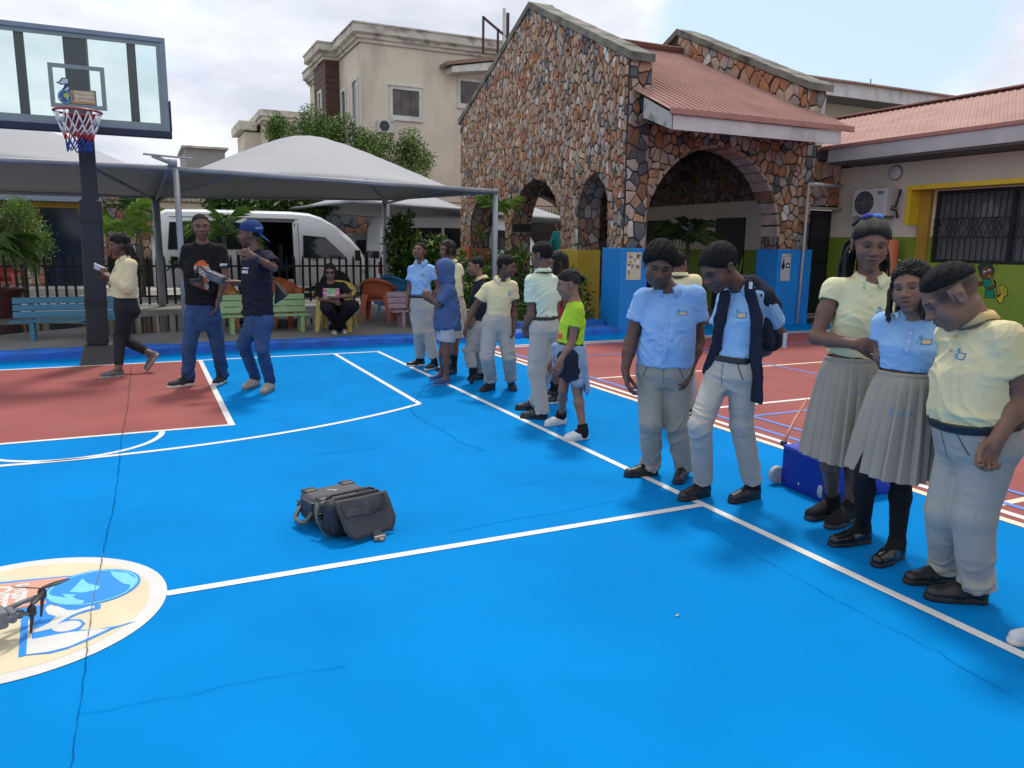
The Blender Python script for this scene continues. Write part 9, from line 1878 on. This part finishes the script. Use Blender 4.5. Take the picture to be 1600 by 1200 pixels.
def cap_hat(c):
    h = c['hd']; m = fabric('cap_blue', (0.018, 0.045, 0.16), bump=0.5, bscale=300); G = Fld(); G.ell(h.p(0, -0.014, 0.046), h.ax, V3((0.0860, 0.106, 0.086))*h.k, 0.01); G.plane(h.p(0, 0, 0.024), -h.U*1.0+h.F*0.18, 0.004)
    o = cloth('cap', G, c['vh']*1.3, m, c['t'], 71, ())
    G = Fld(); G.ell(h.p(0, -0.105, -0.002), h.ax@np.eye(3), V3((0.068, 0.062, 0.012))*h.k, 0.01); G.cap(h.p(-0.05, -0.09, 0.02), h.p(0.05, -0.09, 0.02), 0.012, 0.012, 0.02)
    P_, Q_ = grow(G, c['vh']*1.1); b = to_mesh('cap_peak', P_, Q_, m, c['t']); b.parent = o
    # tilt of the peak down over the neck
    for v in b.data.vertices:
        L = h.loc(np.array([v.co]))[0]; v.co = Vector(h.p(L[0], L[1], L[2]-0.9*max(0, -L[1]-0.085)))
    decal('cap_lettering', o, h.p(0.06, -0.085, 0.055), -h.S*0.65+h.F*-0.75, h.U, h.S*0.75-h.F*0.65, 0.07, 0.022, 9, 3, lambda u, v: (0.20, 0.34, 0.62) if int(u*9) % 2 == 0 or v < 0.35 else None, c['t'], reach=0.15)
def device(c):
    t, P, mid = held(c, 'handheld_device', 'grey wrapped device held out by the man in the blue cap', 'device', [(325, 428, 0.0), (350, 439, 0.0)], pm('wrap_grey', (0.09, 0.10, 0.12), 0.35, var=0.5, scale=30, bump=1.0, bscale=40), 0.11, 0.085)
def hip_bag(c):
    R0 = Vector(c['R0']); J = c['J']; P = [Vector(J(q)) for q in ((430, 441, 0.08), (448, 462, 0.08), (428, 476, 0.08))]; mid = sum(P, Vector())/3; t = thing('sling_bag', 'small black sling bag on the hip of the man in the blue cap', 'bag', R0+mid)
    b = MB(); b.prism([p-mid for p in P], Vector(CF)*0.07); o = b.build('pouch', m_nyd, None, bevel=0.012); o.parent = t
    b = MB(); b.tube([P[0]-mid, Vector(J((424, 440, 0.05)))-mid], 0.008, 6); o = b.build('strap', m_nyl, None); o.parent = t
person('man in a navy top and jeans with a blue cap worn backwards, gesturing', foot=(400, 614), heading=-62, N=(400, 392, 0), P=(404, 503, 0), HD=(391, 366, 0), yaw=-96, pitch=2, hh=0.24, sw=0.168, hw=0.08, skin='deep', dims=dict(hip=(0.145, 0.11, 0.125), waist=(0.140, 0.11, 0.105), chest=(0.150, 0.115, 0.108), upper=(0.140, 0.078, 0.088)),
    arms=dict(L=((428, 419, -0.22), (397, 401, -0.34), (378, 393, -0.36)), R=((394, 446, 0.14), (366, 441, 0.06), (349, 440, 0.03))), shoulders=dict(L=(419, 402, -0.12), R=(388, 402, 0.10)), legs=dict(L=(409, 545, -0.08), R=(380, 538, 0.02)), feet=dict(L=((426, 608), (403, 621), 0.30), R=((405, 602), (371, 613), 0.30)), legr=1.0, hands=dict(L=dict(curl=0.5, point=True), R=dict(curl=0.6, palm=(0, 0, 1), side=1)),
    top=dict(m=fabric('tee_navy', (0.014, 0.015, 0.027)), hem=493, sleeve=0.72, loose=0.040, cuff=0.014, wr=0.018, ease=0.024), bottom=dict(kind='trousers', m=DEN, waist=490, r=(0.090, 0.068, 0.058), wr=0.020, drop=0.02, name='jeans'), shoes=dict(style='sneaker', m=pm('trainer_sand', (0.40, 0.33, 0.26), 0.6, var=0.4, scale=40), sole=flat('sole_slate', (0.14, 0.16, 0.18), 0.6)),
    hair=[short_hair(0.003, bumps=None), cap_hat], extras=[device, hip_bag, watch('L', m_dk, m_dk), lambda c: decal('shirt_print', c['shirt'], c['p']+(c['n']-c['p'])*0.72-c['S']*0.02, c['S'], c['U'], c['F'], 0.13, 0.07, 10, 5, lambda u, v: (0.45, 0.52, 0.62) if (int(u*10)*3+int(v*5)) % 3 else None, c['t'])], seed=3)
def sunglasses(c):
    h = c['hd']; b = MB(); ps = lambda sg: [Vector(h.p(sg*(0.006+0.052*x), 0.103-0.012*x*x, 0.004+0.019*y)) for x, y in ((0, 0.5), (0.3, 1), (0.8, 0.9), (1, 0.2), (0.8, -0.8), (0.35, -0.9))]
    for sg in (-1, 1): b.prism(ps(sg), Vector(-h.F*0.004)); b.tube([Vector(h.p(sg*0.056, 0.092, 0.010)), Vector(h.p(sg*0.078, 0.0, 0.008))], 0.003, 5)
    b.tube([Vector(h.p(-0.01, 0.104, 0.010)), Vector(h.p(0.01, 0.104, 0.010))], 0.003, 5); b.build('sunglasses', flat('lens_dark', (0.010, 0.008, 0.008), 0.12), None).parent = c['t']
def seat_print(c):
    def col(u, v):
        if u < 0.26 or u > 0.76: return (0.52, 0.14, 0.26) if (int(u*20)+int(v*9)) % 3 else (0.55, 0.5, 0.5)
        if v > 0.45 and abs(u-0.5) < 0.24: return (0.22, 0.42, 0.18) if v > 0.55 else (0.6, 0.6, 0.55)
        if v < 0.18: return (0.05, 0.12, 0.24)
        return (0.45, 0.55, 0.48) if (int(v*12) % 2) else (0.02, 0.2, 0.15)
    decal('shirt_print', c['shirt'], c['p']+(c['n']-c['p'])*0.52, c['S'], c['U'], c['F'], 0.25, 0.20, 16, 12, col, c['t'])
person('woman in sunglasses and a black printed top seated with crossed legs', foot=(536, 523), D0=None, z0=0.09, heading=-4, N=(517, 441, 0.06), P=(520, 480, 0.16), HD=(516, 425, 0.0), yaw=-4, pitch=8, hh=0.235, sw=0.165, hw=0.09, fem=1, full=1, skin='brown', dims=dict(hip=(0.175, 0.14, 0.14), waist=(0.170, 0.15, 0.12), chest=(0.165, 0.14, 0.11), upper=(0.148, 0.085, 0.09)),
    arms=dict(R=((500, 466, 0.08), (517, 470, -0.10), (530, 477, -0.14)), L=((546, 462, 0.06), (528, 464, -0.12), (516, 467, -0.16))), shoulders=dict(R=(499, 447, 0.06), L=(535, 447, 0.06)), legs=dict(R=(511, 482, -0.22), L=(552, 478, -0.20)), feet=dict(R=((534, 519), (545, 524), 0.24), L=((520, 520), (526, 524), 0.24)), legr=1.15, armr=1.1,
    top=dict(m=BLK, hem=0.05, sleeve=0.85, loose=0.034, cuff=0.012, wr=0.014, ease=0.018), bottom=dict(kind='trousers', m=BLK, waist=0.25, r=(0.108, 0.092, 0.085), wr=0.014, drop=0.01), shoes=dict(style='slipper', m=flat('sandal_pale', (0.42, 0.36, 0.34), 0.6), sole=m_solew), hair=[short_hair(0.010, bumps=(150, 0.004), front=0.066), braid_bob(0.09, 14, 0.008, 6)], extras=[sunglasses, seat_print], seed=4)
person('woman in a teal top standing far away beyond the middle arch', D0=None, foot=(870, 445), heading=-30, N=(871, 362, 0), P=(870, 398, 0), HD=(870, 352, 0), yaw=-35, hh=0.22, sw=0.13, hw=0.07, fem=1, skin='dark', arms=dict(L=((880, 380, 0), (876, 392, -0.1), (872, 394, -0.1)), R=((860, 380, 0), (862, 394, -0.1), (866, 396, -0.1))), legs=dict(L=(874, 422, 0), R=(867, 422, 0)), feet=dict(L=((876, 445), (872, 447)), R=((866, 445), (862, 447))), top=dict(m=fabric('top_teal', (0.02, 0.22, 0.22)), hem=392, sleeve='long'), bottom=dict(kind='trousers', m=BLK, waist=392), shoes=BSH, hair=short_hair(0.012), seed=20)
